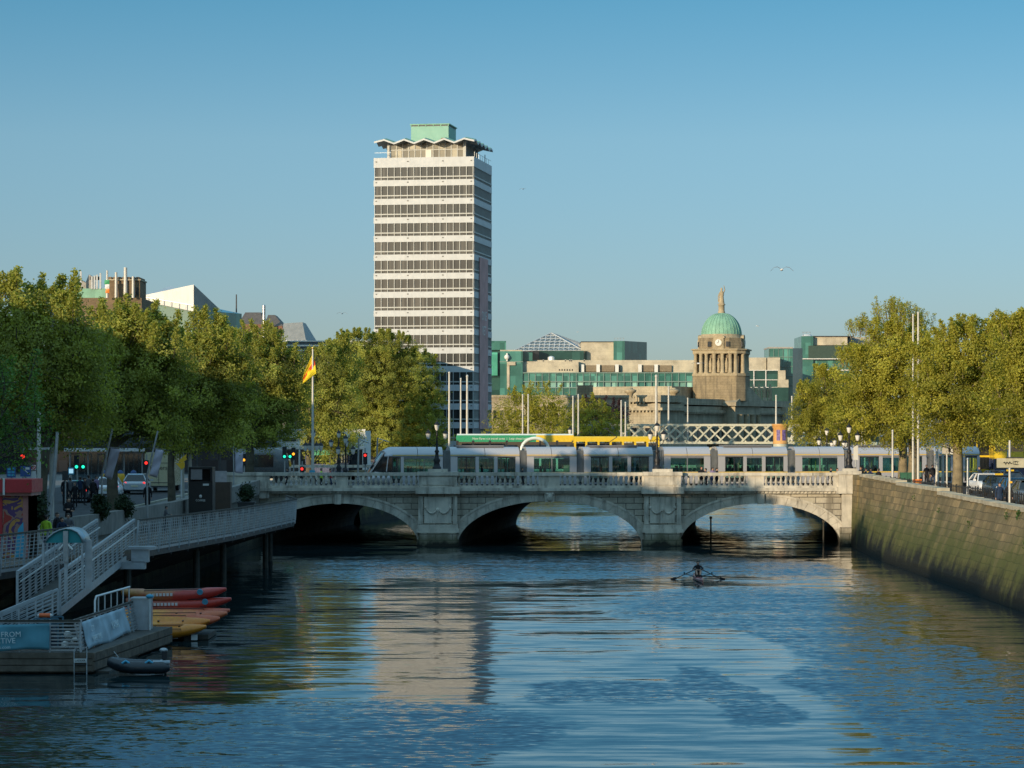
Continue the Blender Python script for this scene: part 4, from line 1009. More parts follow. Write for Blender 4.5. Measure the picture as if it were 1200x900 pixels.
t = pthing('glass_office', 'teal glass office with a cream top storey beside the right trees', 'office building', 939, 1030, Y, 25)
b = B(); pbox(b, 953, 993, 394.5, 404.5, Y + 2, 20, cream_stone); pbox(b, 952.5, 1000, 393.6, 394.6, Y + 1.6, 20, dark_steel); pbox(b, 993, 1030, 394.8, 404, Y + 9, 14, concrete); b.build('cream_storey', t)
b = B(); pbox(b, 939, 953, 394, 520, Y, 20, teal_glass); pbox(b, 939, 1030, 420.5, 520, Y + 1, 20, teal_glass); b.build('curtain_wall', t)
b = B(); pbox(b, 947.5, 1030, 405, 420, Y - .5, 20, M('dark_green_cladding', (.035, .065, .05), .5, var=.15)); b.build('dark_band', t)
b = B(); pbox(b, 939, 1030, 420, 421, Y - .8, .4, render_white); pbox(b, 939, 1030, 433, 434.5, Y + .6, .4, render_white)
for k in range(12): pbox(b, 941 + k * 7, 942 + k * 7, 426, 434, Y + .7, .3, teal_frame)
b.lathe(at(945.5, 394, Y + 5), [(1.6, 0), (1.2, .5), (.2, .6)], white_steel, 10)
for k in range(3): pbox(b, 941 + k * 4, 941.4 + k * 4, 389, 394, Y + 4, .2, grey_steel)
pbox(b, 940, 950, 389, 389.5, Y + 4, .2, grey_steel); b.build('trim', t)
street_block('quay_building', 'brown brick quay building hidden behind the right trees', 46, 66, 268, 286, 4.05, 15, brick_brown, 5, 3)
street_block('quay_building', 'pale quay building with shop fronts behind the right hand cars', 52, 75, 232, 250, 4.05, 16, old_stone, 6, 3)

# ------------------------------------------------------------------ lattice railway bridge
Y = 478
t = pthing('railway_bridge', 'pale lattice girder railway bridge crossing behind the tram', 'bridge', 660, 975, Y, 9, z=0)
def lattice(Yl, p0, p1, m, nm):
    b = B(); x0, x1 = ax(p0, Yl), ax(p1, Yl); zt, zb = az(498, Yl), az(519, Yl)
    b.box(x0, x1, Yl - .2, Yl + .2, zt - .2, zt + .18, m); b.box(x0, x1, Yl - .2, Yl + .2, zb - .18, zb + .2, m)
    p = b.build('chord', t); b = B(); h = zt - zb; st = 1.98; k = 0; x = x0 - h
    while x < x1:
        for sgn, dy in ((1, -.1), (-1, .1)):
            a = Vector((x, Yl + dy, zb if sgn > 0 else zt)); c = Vector((x + h, Yl + dy, zt if sgn > 0 else zb))
            if a.x < x0: a = a.lerp(c, (x0 - a.x) / h)
            if c.x > x1: c = a.lerp(c, (x1 - a.x) / max(.01, (c.x - a.x)))
            if c.x - a.x > .1: b.bar(a, c, .09, .26, m)
        x += st / 1.0
    b.build('lattice_bars', p)
lattice(Y, 660, 975, lattice_paint, 'near'); lattice(Y + 8, 650, 985, lattice_paint, 'far')
b = B(); b.box(ax(655, Y), ax(980, Y), Y + .2, Y + 7.8, az(519.5, Y), az(517, Y), dark_steel); b.build('deck', t)
b = B()
for px in (722, 840, 958): b.cyl((ax(px, Y), Y + 4, -1), (ax(px, Y), Y + 4, az(520, Y)), 1.4, 1.4, lattice_paint, 16)
build_each(b, 'pier', t)
Y = 470
dr = pthing('painted_drum', 'ochre drum-shaped pier head with purple pictures beside the lattice girder', 'pier head', 905, 924, Y, 2, z=az(520, Y))
c = at(914.6, 520, Y + 1.2); b = B(); b.lathe(c, [(1.3, 0), (1.3, .25), (1.22, .35), (1.22, 2.55), (1.36, 2.7), (1.36, 2.95), (1.5, 3.05), (1.5, 3.35)], orange_paint, 24)
b.cyl((c.x, c.y, -1), (c.x, c.y, c.z), 1.15, 1.25, lattice_paint, 16); b.build('drum', dr)
b = B()
for a0, a1 in ((-128, -98), (-82, -50)):
    b.loft([[c + Vector((1.235 * math.cos(R(q)), 1.235 * math.sin(R(q)), z)) for z in (.55, 2.35)] for q in np.linspace(a0, a1, 7)], purple_print, closed=False, caps=False)
b.build('picture', dr)
# ------------------------------------------------------------------ trees: tapered trunk, limbs, twigs and a crown of separate leaves
def leaf_cloud(centres, spreads, per, size, rs, tints, outs):
    """numpy: scatter diamond leaves round sprig centres -> verts, tint"""
    n = len(centres); c = np.repeat(centres, per, 0); s = np.repeat(spreads, per)[:, None]
    p = c + rs.normal(0, 1, (n * per, 3)) * s * np.array([1, 1, .8])
    nrm = np.repeat(outs, per, 0) * 1.0 + np.array([0, 0, .25]) + rs.normal(0, .62, (n * per, 3)); nrm /= np.linalg.norm(nrm, axis=1)[:, None]
    d = rs.normal(0, 1, (n * per, 3)); d[:, 2] -= .3; d -= nrm * (d * nrm).sum(1)[:, None]; d /= np.linalg.norm(d, axis=1)[:, None]
    e = np.cross(nrm, d)
    L = size * rs.uniform(.6, 1.35, (n * per, 1))
    v = np.stack([p, p + d * L * .5 + e * L * .36, p + d * L, p + d * L * .5 - e * L * .36], 1).reshape(-1, 3)
    t = np.clip(np.repeat(tints, per) + rs.normal(0, .13, n * per), 0, 1)
    return v, np.repeat(t, 4)

def crown_mesh(name, v, t, mat):
    me = bpy.data.meshes.new(name); nv = len(v); nf = nv // 4
    me.vertices.add(nv); me.vertices.foreach_set('co', v.astype(np.float32).ravel())
    me.loops.add(nv); me.loops.foreach_set('vertex_index', np.arange(nv, dtype=np.int32))
    me.polygons.add(nf); me.polygons.foreach_set('loop_start', np.arange(0, nv, 4, dtype=np.int32))
    me.update(calc_edges=True)
    a = me.attributes.new('tint', 'FLOAT', 'POINT'); a.data.foreach_set('value', t.astype(np.float32))
    me.materials.append(mat); return me

NLEAF = 0; GROW = 1.08; DROP = {12: 16, 13: 16, 14: 18, 15: 22, 16: 4, 17: 12, 22: 16, 23: 10, 24: 12, 25: 12}
def tree(name, label, base, tr, fork, lobes, Y, leaf=None, brk=None, group=None, size=.2, dens=1.0, per=62, wisp=6, seed=1, limb_to=None, lean=(0, 0)):
    """lobes: (column, row, half width px, half height px, depth offset m) measured on the photo at distance Y"""
    global NLEAF
    rs = np.random.default_rng(seed); rr = random.Random(seed); leaf = leaf or leaf_north; brk = brk or bark_dark
    base = Vector(base); t = thing(name, label, 'tree', base, 0, group)
    fk = base + Vector((lean[0], lean[1], fork)); b = B()
    b.tube([base + Vector((0, 0, -.1)), base + Vector((0, 0, .25)), base.lerp(fk, .5) + Vector((rr.uniform(-.08, .08), 0, 0)), fk], [tr * 1.55, tr * 1.15, tr * .95, tr * .85], brk, 10)
    cen = []; spr = []; tin = []; ous = []
    for li, (px, py, rx, ry, dy) in enumerate(lobes):
        c = at(px, py + (DROP.get(seed, 0) if py < 440 else -7 if py > 485 and seed > 20 else 0), Y + dy); tl = rs.normal(0, .13); k = (Y + dy) / F * GROW; ax_, az_ = rx * k, ry * k; ay_ = (ax_ + az_) / 2
        # limb from the fork into the lobe, then twigs
        mid = fk.lerp(c, .5) + Vector((rr.uniform(-.4, .4), rr.uniform(-.4, .4), rr.uniform(-.2, .5)))
        r0 = tr * rr.uniform(.4, .6); b.tube([fk - Vector((0, 0, .2)), fk.lerp(mid, .5) + Vector((rr.uniform(-.2, .2), 0, 0)), mid, c], [r0, r0 * .8, r0 * .55, r0 * .3], brk, 6)
        for _ in range(7):
            u = Vector((rr.gauss(0, 1), rr.gauss(0, 1), rr.gauss(.3, 1))).normalized(); e = c + Vector((u.x * ax_, u.y * ay_, u.z * az_)) * .92
            s0 = mid.lerp(c, rr.uniform(.3, 1)); b.tube([s0, s0.lerp(e, .5) + Vector((0, 0, .15)), e], [r0 * .28, r0 * .18, .015], brk, 4, False)
        area = 4 * math.pi * ((ax_ * ay_) ** 1.6 / 3 + (ax_ * az_) ** 1.6 / 3 + (ay_ * az_) ** 1.6 / 3) ** (1 / 1.6)
        n = max(6, int(area * 1.75 * dens))
        u = rs.normal(0, 1, (n, 3)); u /= np.linalg.norm(u, axis=1)[:, None]
        # clumps: the outline swells and sinks from one direction to the next
        ph = rs.uniform(0, 6.28, 6); fr = rs.uniform(2.2, 4.2, 6)
        wob = sum(np.sin(u[:, i % 3] * fr[i] * 2 + ph[i]) for i in range(6)) * .075
        rad = 1.0 + wob - np.abs(rs.normal(0, .2, n)); inner = rs.random(n) < .16; rad[inner] = rs.uniform(.3, .8, inner.sum())
        p = np.array(c) + u * rad[:, None] * np.array([ax_, ay_, az_])
        ous.append(u); cen.append(p); spr.append(rs.uniform(.16, .38, n) * (1 + .0 * ax_)); tin.append(np.clip(.45 + tl + wob * 2.2 + rs.normal(0, .16, n), 0, 1))
        for _ in range(int(wisp * ax_ * .9)):
            th = rr.uniform(0, 6.28); q = rr.uniform(0, .75); s0 = c + Vector((math.cos(th) * q * ax_, math.sin(th) * q * ay_, az_ * math.sqrt(1 - q * q) * .9))
            d = Vector((math.cos(th) * q * .6 + rr.uniform(-.2, .2), math.sin(th) * q * .6, 1)).normalized(); L = rr.uniform(.5, 1.35)
            b.tube([s0 - d * .5, s0 + d * L], [.03, .012], brk, 4, False)
            w = np.array([list(s0 + d * L * f) for f in (.1, .35, .6, .8, 1.0)]); ous.append(np.tile(np.array([[d.x, d.y, .3]]), (5, 1))); cen.append(w); spr.append(np.array([.2, .17, .14, .11, .08])); tin.append(np.full(5, .62))
    b.build('trunk', t)
    v, ti = leaf_cloud(np.concatenate(cen), np.concatenate(spr), per, size * .7, rs, np.concatenate(tin), np.concatenate(ous))
    NLEAF += len(v) // 4
    o = bpy.data.objects.new('crown', crown_mesh('crown', v - np.array(base), ti, leaf)); COL.objects.link(o); o.parent = t
    return t

GL, GR = 'plane trees of the left quay', 'plane trees of the right quay'
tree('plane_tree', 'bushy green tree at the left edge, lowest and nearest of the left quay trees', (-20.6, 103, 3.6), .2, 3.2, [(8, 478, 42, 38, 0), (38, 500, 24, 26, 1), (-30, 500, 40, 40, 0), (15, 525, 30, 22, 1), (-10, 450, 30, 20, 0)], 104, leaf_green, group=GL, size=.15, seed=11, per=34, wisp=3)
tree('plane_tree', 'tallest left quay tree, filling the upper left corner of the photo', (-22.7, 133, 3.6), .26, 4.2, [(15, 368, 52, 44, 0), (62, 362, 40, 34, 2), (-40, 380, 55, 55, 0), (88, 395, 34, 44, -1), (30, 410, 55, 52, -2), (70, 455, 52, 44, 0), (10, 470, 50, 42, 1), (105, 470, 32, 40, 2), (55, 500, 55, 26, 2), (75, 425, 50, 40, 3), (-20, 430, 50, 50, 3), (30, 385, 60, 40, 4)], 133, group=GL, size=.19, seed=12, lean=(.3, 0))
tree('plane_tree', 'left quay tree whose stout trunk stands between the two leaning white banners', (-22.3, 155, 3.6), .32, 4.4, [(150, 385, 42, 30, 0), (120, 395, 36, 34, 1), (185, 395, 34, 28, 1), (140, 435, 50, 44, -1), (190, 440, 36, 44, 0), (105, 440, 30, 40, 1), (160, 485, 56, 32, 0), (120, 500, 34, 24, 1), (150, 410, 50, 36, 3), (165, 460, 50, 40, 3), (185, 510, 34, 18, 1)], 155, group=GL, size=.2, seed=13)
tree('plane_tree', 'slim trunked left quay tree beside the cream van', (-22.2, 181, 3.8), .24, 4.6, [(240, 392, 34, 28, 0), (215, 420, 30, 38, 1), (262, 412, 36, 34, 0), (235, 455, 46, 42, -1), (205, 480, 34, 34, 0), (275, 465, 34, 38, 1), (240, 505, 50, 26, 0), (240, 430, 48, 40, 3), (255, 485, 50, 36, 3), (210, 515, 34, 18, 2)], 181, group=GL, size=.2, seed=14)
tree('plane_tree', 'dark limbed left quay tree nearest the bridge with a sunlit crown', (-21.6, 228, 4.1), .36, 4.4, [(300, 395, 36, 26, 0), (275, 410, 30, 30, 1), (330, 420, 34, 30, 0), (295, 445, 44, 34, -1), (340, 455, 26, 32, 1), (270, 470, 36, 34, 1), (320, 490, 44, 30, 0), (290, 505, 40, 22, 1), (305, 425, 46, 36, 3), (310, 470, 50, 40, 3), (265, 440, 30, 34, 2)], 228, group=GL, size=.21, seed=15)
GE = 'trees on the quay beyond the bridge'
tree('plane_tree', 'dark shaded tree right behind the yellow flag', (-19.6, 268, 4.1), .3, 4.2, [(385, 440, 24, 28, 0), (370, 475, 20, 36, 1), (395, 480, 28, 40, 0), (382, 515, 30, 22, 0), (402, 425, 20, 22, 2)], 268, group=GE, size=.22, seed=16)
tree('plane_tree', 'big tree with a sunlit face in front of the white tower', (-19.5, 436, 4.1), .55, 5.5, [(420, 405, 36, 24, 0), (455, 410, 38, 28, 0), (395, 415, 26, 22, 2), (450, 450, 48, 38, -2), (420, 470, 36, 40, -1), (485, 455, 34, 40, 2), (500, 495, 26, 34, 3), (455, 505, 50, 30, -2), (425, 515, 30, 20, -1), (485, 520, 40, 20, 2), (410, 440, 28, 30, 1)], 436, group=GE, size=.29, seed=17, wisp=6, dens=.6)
tree('riverside_tree', 'rounded sunlit tree just right of the foot of the white tower', (2.0, 424, 4.1), .3, 3.8, [(605, 488, 32, 26, 0), (640, 478, 26, 22, 0), (592, 505, 24, 18, -2), (630, 505, 40, 22, -1), (618, 470, 18, 14, 1), (655, 500, 18, 24, 1)], 424, leaf_south, group=GE, size=.3, seed=18, per=22, dens=.75, wisp=2)
tree('riverside_tree', 'lower sunlit tree behind the yellow bus roof', (13.5, 440, 4.1), .28, 3.4, [(698, 495, 30, 20, 0), (675, 505, 24, 18, 0), (715, 505, 22, 20, 1), (690, 480, 18, 12, 2)], 440, leaf_south, group=GE, size=.3, seed=19, per=22, dens=.75, wisp=2)
tree('purple_tree', 'dark purple leaved tree behind the lower sunlit tree', (14.5, 462, 4.1), .25, 3.2, [(700, 478, 18, 11, 0), (688, 482, 14, 12, 1), (718, 484, 14, 11, 0), (728, 490, 10, 16, 0)], 462, leaf_purple, size=.3, seed=20, per=20, dens=.8, wisp=2)
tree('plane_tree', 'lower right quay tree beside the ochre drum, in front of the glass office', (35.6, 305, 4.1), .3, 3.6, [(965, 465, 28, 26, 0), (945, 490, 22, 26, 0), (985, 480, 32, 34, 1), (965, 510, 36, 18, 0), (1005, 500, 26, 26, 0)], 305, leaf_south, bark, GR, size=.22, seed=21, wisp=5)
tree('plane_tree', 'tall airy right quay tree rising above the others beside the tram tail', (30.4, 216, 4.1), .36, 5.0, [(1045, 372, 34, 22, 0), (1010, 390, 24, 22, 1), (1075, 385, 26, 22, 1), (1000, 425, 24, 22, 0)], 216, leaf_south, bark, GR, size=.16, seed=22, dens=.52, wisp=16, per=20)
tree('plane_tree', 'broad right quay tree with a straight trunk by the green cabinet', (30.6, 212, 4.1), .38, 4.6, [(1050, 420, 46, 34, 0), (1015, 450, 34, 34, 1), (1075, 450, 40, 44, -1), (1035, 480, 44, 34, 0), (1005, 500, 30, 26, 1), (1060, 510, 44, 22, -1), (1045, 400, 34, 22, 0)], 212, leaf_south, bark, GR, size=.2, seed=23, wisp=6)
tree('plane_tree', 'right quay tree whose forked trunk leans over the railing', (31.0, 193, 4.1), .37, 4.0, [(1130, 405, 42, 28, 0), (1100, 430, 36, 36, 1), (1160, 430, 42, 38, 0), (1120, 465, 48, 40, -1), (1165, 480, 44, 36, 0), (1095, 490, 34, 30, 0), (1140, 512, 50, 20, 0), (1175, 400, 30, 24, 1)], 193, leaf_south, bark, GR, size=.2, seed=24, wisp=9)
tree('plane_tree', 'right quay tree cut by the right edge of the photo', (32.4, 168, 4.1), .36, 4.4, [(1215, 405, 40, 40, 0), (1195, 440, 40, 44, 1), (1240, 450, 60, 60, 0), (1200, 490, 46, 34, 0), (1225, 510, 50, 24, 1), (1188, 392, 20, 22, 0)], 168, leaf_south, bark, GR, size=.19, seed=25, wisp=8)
# clipped shrubs in tubs along the left parapet and at the bridge end
def shrub(px, py, Y, w, h, label, tub=None):
    base = at(px, py, Y); t = thing('tub_shrub', label, 'shrub', base, 0, 'dark shrubs along the left parapet')
    rs = np.random.default_rng(int(px)); n = 90; u = rs.normal(0, 1, (n, 3)); u /= np.linalg.norm(u, axis=1)[:, None]
    z0 = .75 if tub else .15
    c = np.array([0, 0, z0 + h / 2]) + u * rs.uniform(.5, 1, (n, 1)) * np.array([w / 2, w / 2, h / 2])
    v, ti = leaf_cloud(c, np.full(n, .1), 26, .12, rs, rs.uniform(.2, .8, n), u)
    o = bpy.data.objects.new('foliage', crown_mesh('foliage', v, ti, leaf_shrub)); COL.objects.link(o); o.parent = t
    b = B(); b.cyl((0, 0, 0), (0, 0, z0 + h * .5), .05, .03, bark_dark, 6); b.build('stem', t, False)
    if tub: b = B(); s_ = tub / 2; b.loft([[(-s_ * q, -s_ * q, z), (s_ * q, -s_ * q, z), (s_ * q, s_ * q, z), (-s_ * q, s_ * q, z)] for q, z in ((.85, 0), (1, .7), (1.06, .7), (1.06, .78))], dark_steel, smooth=False); b.build('tub', t, False)
shrub(118, 612, 139, .75, 1.25, 'dark shrub just left of the stout tree trunk behind the parapet'); shrub(146, 610, 146, .85, 1.2, 'dark shrub just right of the stout tree trunk behind the parapet')
shrub(289, 602, 180, 1.0, 1.2, 'dark shrub in a black tub at the left end of the bridge parapet', 1.1); shrub(43, 622, 120, 1.1, 1.6, 'dark shrub beside the red kiosk')
# ------------------------------------------------------------------ tram
silver, nt_, bs_0 = new_mat('tram_silver'); bs_0.inputs['Base Color'].default_value = (.49, .48, .50, 1); bs_0.inputs['Metallic'].default_value = .3
nt_.links.new(ramp(nt_, noise(nt_, coords(nt_), .25, 2), [(.3, (.24,) * 3), (.7, (.34,) * 3)]), bs_0.inputs['Roughness']); tram_grey = gloss('tram_dark_grey', (.16, .165, .18), .4); bellow_m = M('bellows_grey', (.20, .205, .205), .7, var=.1)
yellow = gloss('safety_yellow', (.72, .45, .02)); tram_glass = glassmat('tram_window_glass', (.62, .84, .78), .08)
tram_light = lampmat('tram_ceiling_light', (.8, 1, .9), 6); interior = M('tram_interior', (.55, .60, .50), .6, var=.15); seat_m = cloth('tram_seat_cloth', (.05, .04, .08))
dark_door = gloss('tram_door_black', (.02, .022, .025), .25)
TY0, TY1 = 221.5, 231.0; TX0, TX1 = ax(430, TY0), ax(1142, TY1)
tr_ = thing('tram', 'long silver articulated tram with yellow stripe crossing the bridge', 'tram', (TX0, TY0, 4.12), math.atan2(TY1 - TY0, TX1 - TX0))
TL = math.hypot(TX1 - TX0, TY1 - TY0); W2 = 1.2
def tram_x(px):
    """distance along the tram of a photo column"""
    k = (px - 600) / F; lx, ly = TX1 - TX0, TY1 - TY0
    s_ = (k * TY0 - TX0) / (lx - k * ly); return s_ * TL
def sec_profile(wide, z0, zr):
    return [(-wide, z0), (-wide - .02, .75), (-wide - .03, 1.4), (-wide, 2.6), (-wide + .07, 2.95), (-wide + .22, 3.18), (-wide + .5, 3.3), (wide - .5, 3.3), (wide - .22, 3.18), (wide - .07, 2.95), (wide, 2.6), (wide + .03, 1.4), (wide + .02, .75), (wide, z0)]
SECS = [(430, 516, 'cab'), (525, 605.5, 'dwd'), (614, 672, 'ww'), (680.5, 761, 'dwd'), (774, 828, 'ww'), (837, 918, 'dwd'), (927, 984, 'ww'), (993, 1080, 'dwd'), (1089, 1142, 'tail')]
ZS, ZH = 1.28, 2.5
for a_, c_, kind in SECS:
    x0, x1 = tram_x(a_), tram_x(c_); L = x1 - x0
    b = B(); nose = 1.9 if kind == 'cab' else 0; xs = x0 + nose
    for s_ in (-1, 1):
        yy = s_ * W2
        b.loft([[(x, yy + s_ * o, z) for o, z in ((0, .32), (.03, .9), (.02, ZS), (-.07, ZS), (-.07, .32))] for x in (xs, x1)], silver, smooth=False)
    b.box(xs, x1, -W2 + .08, W2 - .08, .3, .42, tram_grey)
    roof = [(-W2, ZH), (-W2 - .01, 2.66), (-W2 + .03, 2.8), (-W2 + .12, 3.0), (-W2 + .32, 3.2), (-W2 + .6, 3.3), (W2 - .6, 3.3), (W2 - .32, 3.2), (W2 - .12, 3.0), (W2 - .03, 2.8), (W2 + .01, 2.66), (W2, ZH)]
    st = [(xs, 0)] if kind != 'cab' else [(x0 + 1.25, -.32), (x0 + 1.6, -.1), (xs, 0)]
    b.loft([[(x, y, z + (dz if z > 2.7 else 0)) for y, z in roof] for x, dz in st + [((xs + x1) / 2 - .02, 0)]], silver); b.loft([[(x, y, z) for y, z in roof] for x in ((xs + x1) / 2 + .02, x1)], silver)
    # pillars between the openings
    if kind in ('dwd', 'tail'): ops = [('d', .10, .36), ('w', .41, .63), ('d', .68, .94)]
    elif kind == 'cab': ops = [('d', .0, .16), ('w', .22, .62), ('w', .63, .92)]
    else: ops = [('w', .14, .49), ('w', .51, .86)]
    fx = lambda f: xs + (x1 - xs) * f
    cur = 0.0
    for o_, f0, f1 in ops + [('end', 1.0, 1.0)]:
        if f0 - cur > .005:
            for s_ in (-1, 1): b.box(fx(cur), fx(f0), s_ * W2 - .05, s_ * W2 + .05, ZS, ZH, silver if (f0 - cur) > .03 else tram_grey)
        cur = f1
    if kind == 'cab':
        ring = lambda x, h, hw, z0: [(x, -hw, z0), (x, -hw - .02, z0 + .6), (x, -hw + .05, h - .3), (x, -hw + .4, h), (x, hw - .4, h), (x, hw - .05, h - .3), (x, hw + .02, z0 + .6), (x, hw, z0)]
        b.loft([ring(x0 + .0, 1.1, .8, .35), ring(x0 + .25, 1.35, 1.0, .33), ring(x0 + .5, 1.5, 1.12, .32), ring(xs, 1.5, 1.2, .32)], silver)
        b.loft([[(xs, -W2 - .02, 1.4), (xs - .1, -W2 - .02, 1.4), (xs - .42, -W2 + .05, 2.9), (xs, -W2 + .05, 3.0)], [(xs, W2 + .02, 1.4), (xs - .1, W2 + .02, 1.4), (xs - .42, W2 - .05, 2.9), (xs, W2 - .05, 3.0)]], silver, smooth=False) if False else None
    sec = b.build('carriage_section', tr_, False)
    for o_, f0, f1 in ops:
        for s_ in (-1, 1):
            y = s_ * (W2 + .01)
            if o_ == 'w':
                b = B(); b.box(fx(f0), fx(f1), y - .015, y + .015, ZS, ZH, tram_glass); b.box(fx(f0), fx(f1), y - .02, y + .02, ZH - .12, ZH, tram_grey); b.build('window', sec, False)
    for o_, f0, f1 in ops:
        if o_ != 'd': continue
        for s_ in (-1, 1):
            b = B()
            y = s_ * (W2 + .02); m_ = (f0 + f1) / 2; e = .006
            b.box(fx(f0), fx(f1), y - .01, y + .01, ZS - .5, ZH - .05, tram_glass)
            for f in (f0, m_, f1): b.box(fx(f) - .05, fx(f) + .05, y - .02, y + .02, .45, ZH, dark_door)
            b.box(fx(f0), fx(f1), y - .02, y + .02, .45, ZS - .5, dark_door); b.box(fx(f0), fx(f1), y - .02, y + .02, ZH - .1, ZH, dark_door); b.build('door', sec, False)
    b = B()
    b.box(xs, x1, -W2 - .045, -W2 - .025, ZS - .1, ZS - .02, yellow); b.box(xs, x1, -W2 - .012, -W2 + .01, 2.62, 2.675, yellow); b.build('stripe', sec, False)
    b = B(); n = int(L / 1.1); b.box(xs + .2, x1 - .2, -.5, .5, 2.62, 2.68, interior); b.box(xs + .3, x1 - .3, -.08, .08, 2.6, 2.615, tram_light)
    for k in range(n):
        xx = xs + .6 + k * 1.1
        for y in (-.75, .75):
            if rnd.random() < .75: b.box(xx - .2, xx + .2, y - .35, y + .35, .8, 1.0, seat_m); b.box(xx - .22, xx - .12, y - .33, y + .33, .9, 1.75, seat_m)
        if k % 2: b.cyl((xx + .4, 0, .42), (xx + .4, 0, 2.62), .02, .02, yellow, 6)
    b.build('interior', sec, False)
    if kind == 'cab':
        b = B(); g = [(x0 + .02, 1.1, .78), (x0 + .5, 1.85, .98), (x0 + 1.0, 2.55, 1.06), (x0 + 1.3, 2.93, 1.0)]
        b.loft([[(x, -w, z), (x + .05, 0, z + .05), (x, w, z)] for x, z, w in g], car_glass, closed=False, caps=False)
        for s_ in (-1, 1): b.poly([(x0 + .05, s_ * .8, 1.12), (xs, s_ * 1.2, 1.35), (xs, s_ * 1.2, 2.6), (x0 + 1.1, s_ * 1.06, 2.66)], car_glass)
        b.build('windscreen', sec, False)
        b = B()
        for s_ in (-1, 1): b.bar((x0 + .05, s_ * .82, 1.1), (x0 + 1.28, s_ * 1.05, 2.95), .1, .1, silver); b.bar((xs - .5, s_ * 1.17, 1.35), (xs - .35, s_ * 1.18, 2.6), .14, .08, silver)
        b.build('cab_pillar', sec, False)
for (a_, c_, _), (d_, e_, _) in zip(SECS, SECS[1:]):
    x0, x1 = tram_x(c_), tram_x(d_); b = B(); n = 6
    for k in range(n): xx = x0 + (x1 - x0) * k / n; dd = (x1 - x0) / n; b.box(xx + .01, xx + dd * .55, -W2 + .06, W2 - .06, .5, 3.02, bellow_m); b.box(xx + dd * .55, xx + dd, -W2 + .12, W2 - .12, .52, 2.97, bellow_m)
    b.build('bellows', tr_, False)
b = B()
for a_, c_, k in SECS[2::2]:
    xm = (tram_x(a_) + tram_x(c_)) / 2
    for dx in (-.8, .8):
        for s_ in (-1, 1): b.cyl((xm + dx, s_ * .8 - .08, .3), (xm + dx, s_ * .8 + .08, .3), .3, .3, dark_steel, 14)
b.build('wheel', tr_, False)
b = B()
for a_, c_, k in SECS[1::2]: x0, x1 = tram_x(a_), tram_x(c_); b.box(x0 + .6, x1 - 1.2, -.8, .8, 3.3, 3.44, tram_grey)
b.build('roof_box', tr_, False)
b = B(); xm = tram_x(716); b.bar((xm - .5, 0, 3.44), (xm + .5, 0, 4.1), .06, .05, dark_steel); b.bar((xm + .5, 0, 4.1), (xm - .4, 0, 4.75), .06, .05, dark_steel); b.box(xm - .5, xm - .3, -.7, .7, 4.73, 4.8, dark_steel); b.build('pantograph', tr_, False)
b = B(); b.box(TX0 - 30, TX1 + 20, 222.3, 222.38, 4.13, 4.15, dark_steel); b.box(TX0 - 30, TX1 + 20, 224.1, 224.18, 4.13, 4.15, dark_steel)

# ------------------------------------------------------------------ double-deck buses
bus_green = gloss('bus_green', (.02, .27, .13)); bus_cream = gloss('bus_white', (.62, .68, .64)); bus_yellow = gloss('bus_yellow', (.68, .46, .02)); bus_blue = gloss('bus_navy', (.02, .035, .10))
bus_glass = glassmat('bus_glass', (.18, .22, .22), .12)
def bus(label, loc, rz, L, top, waist, lower, H=4.3, front_glass=False, tail=None):
    """long axis along local x, nose toward -x"""
    t = thing('double_decker_bus', label, 'bus', loc, rz); w = 1.25
    b = B(); b.box(-L / 2, L / 2, -w, w, .35, 1.35, lower); b.box(-L / 2, L / 2, -w, w, 2.25, 2.85, waist)
    if tail: b.box(-L / 2, L * .18, -w, w, 3.72, H - .12, top); b.box(L * .18, L / 2, -w, w, 3.72, H - .12, tail)
    else: b.box(-L / 2, L / 2, -w, w, 3.84, H - .12, top)
    b.loft([[(x, y, z) for y, z in ((-w, H - .12), (-w + .12, H), (w - .12, H), (w, H - .12))] for x in (-L / 2 + .06, L / 2 - .06)], bus_cream if top is bus_green else top, smooth=False)
    n = 7
    for k in range(n + 1):
        x = -L / 2 + L * k / n; x = min(max(x, -L / 2 + .09), L / 2 - .09)
        for s_ in (-1, 1):
            b.box(x - .09, x + .09, s_ * w - .06, s_ * w + .06, 2.85, 3.84, top if top is bus_yellow else dark_door); b.box(x - .09, x + .09, s_ * w - .06, s_ * w + .06, 1.35, 2.25, lower)
    bd = b.build('body', t, False)
    b = B(); b.box(-L / 2 + .02, L / 2 - .02, -w + .02, -w + .04, 2.85, 3.72, bus_glass); b.box(-L / 2 + .02, L / 2 - .02, w - .04, w - .02, 2.85, 3.72, bus_glass)
    b.box(-L / 2 + .0, -L / 2 + .05, -w + .04, w - .04, 2.85, 3.72, bus_glass); b.build('upper_window', t, False)
    b = B(); b.box(-L / 2 + .02, L / 2 - .02, -w + .02, -w + .04, 1.35, 2.25, bus_glass); b.box(-L / 2 + .02, L / 2 - .02, w - .04, w - .02, 1.35, 2.25, bus_glass); b.box(-L / 2, -L / 2 + .05, -w + .04, w - .04, 1.35, 2.25, bus_glass); b.build('lower_window', t, False)
    b = B(); 
    for k in range(9):
        x = -L / 2 + 1 + k * (L - 2) / 8
        for y in (-.7, .7): b.box(x - .05, x + .05, y - .4, y + .4, 2.5, 3.35, seat_m)
    b.build('seats', t, False)
    for x in (-L / 2 + 2.2, L / 2 - 2.6):
        for s_ in (-1, 1):
            b = B(); b.cyl((x, s_ * (w - .2), .48), (x, s_ * (w + .02), .48), .48, .48, rubber, 16); b.cyl((x, s_ * w, .48), (x, s_ * (w + .035), .48), .25, .25, chrome, 12); b.build('wheel', t, False)
    return t
x0, x1 = ax(535, 243), ax(672, 243)
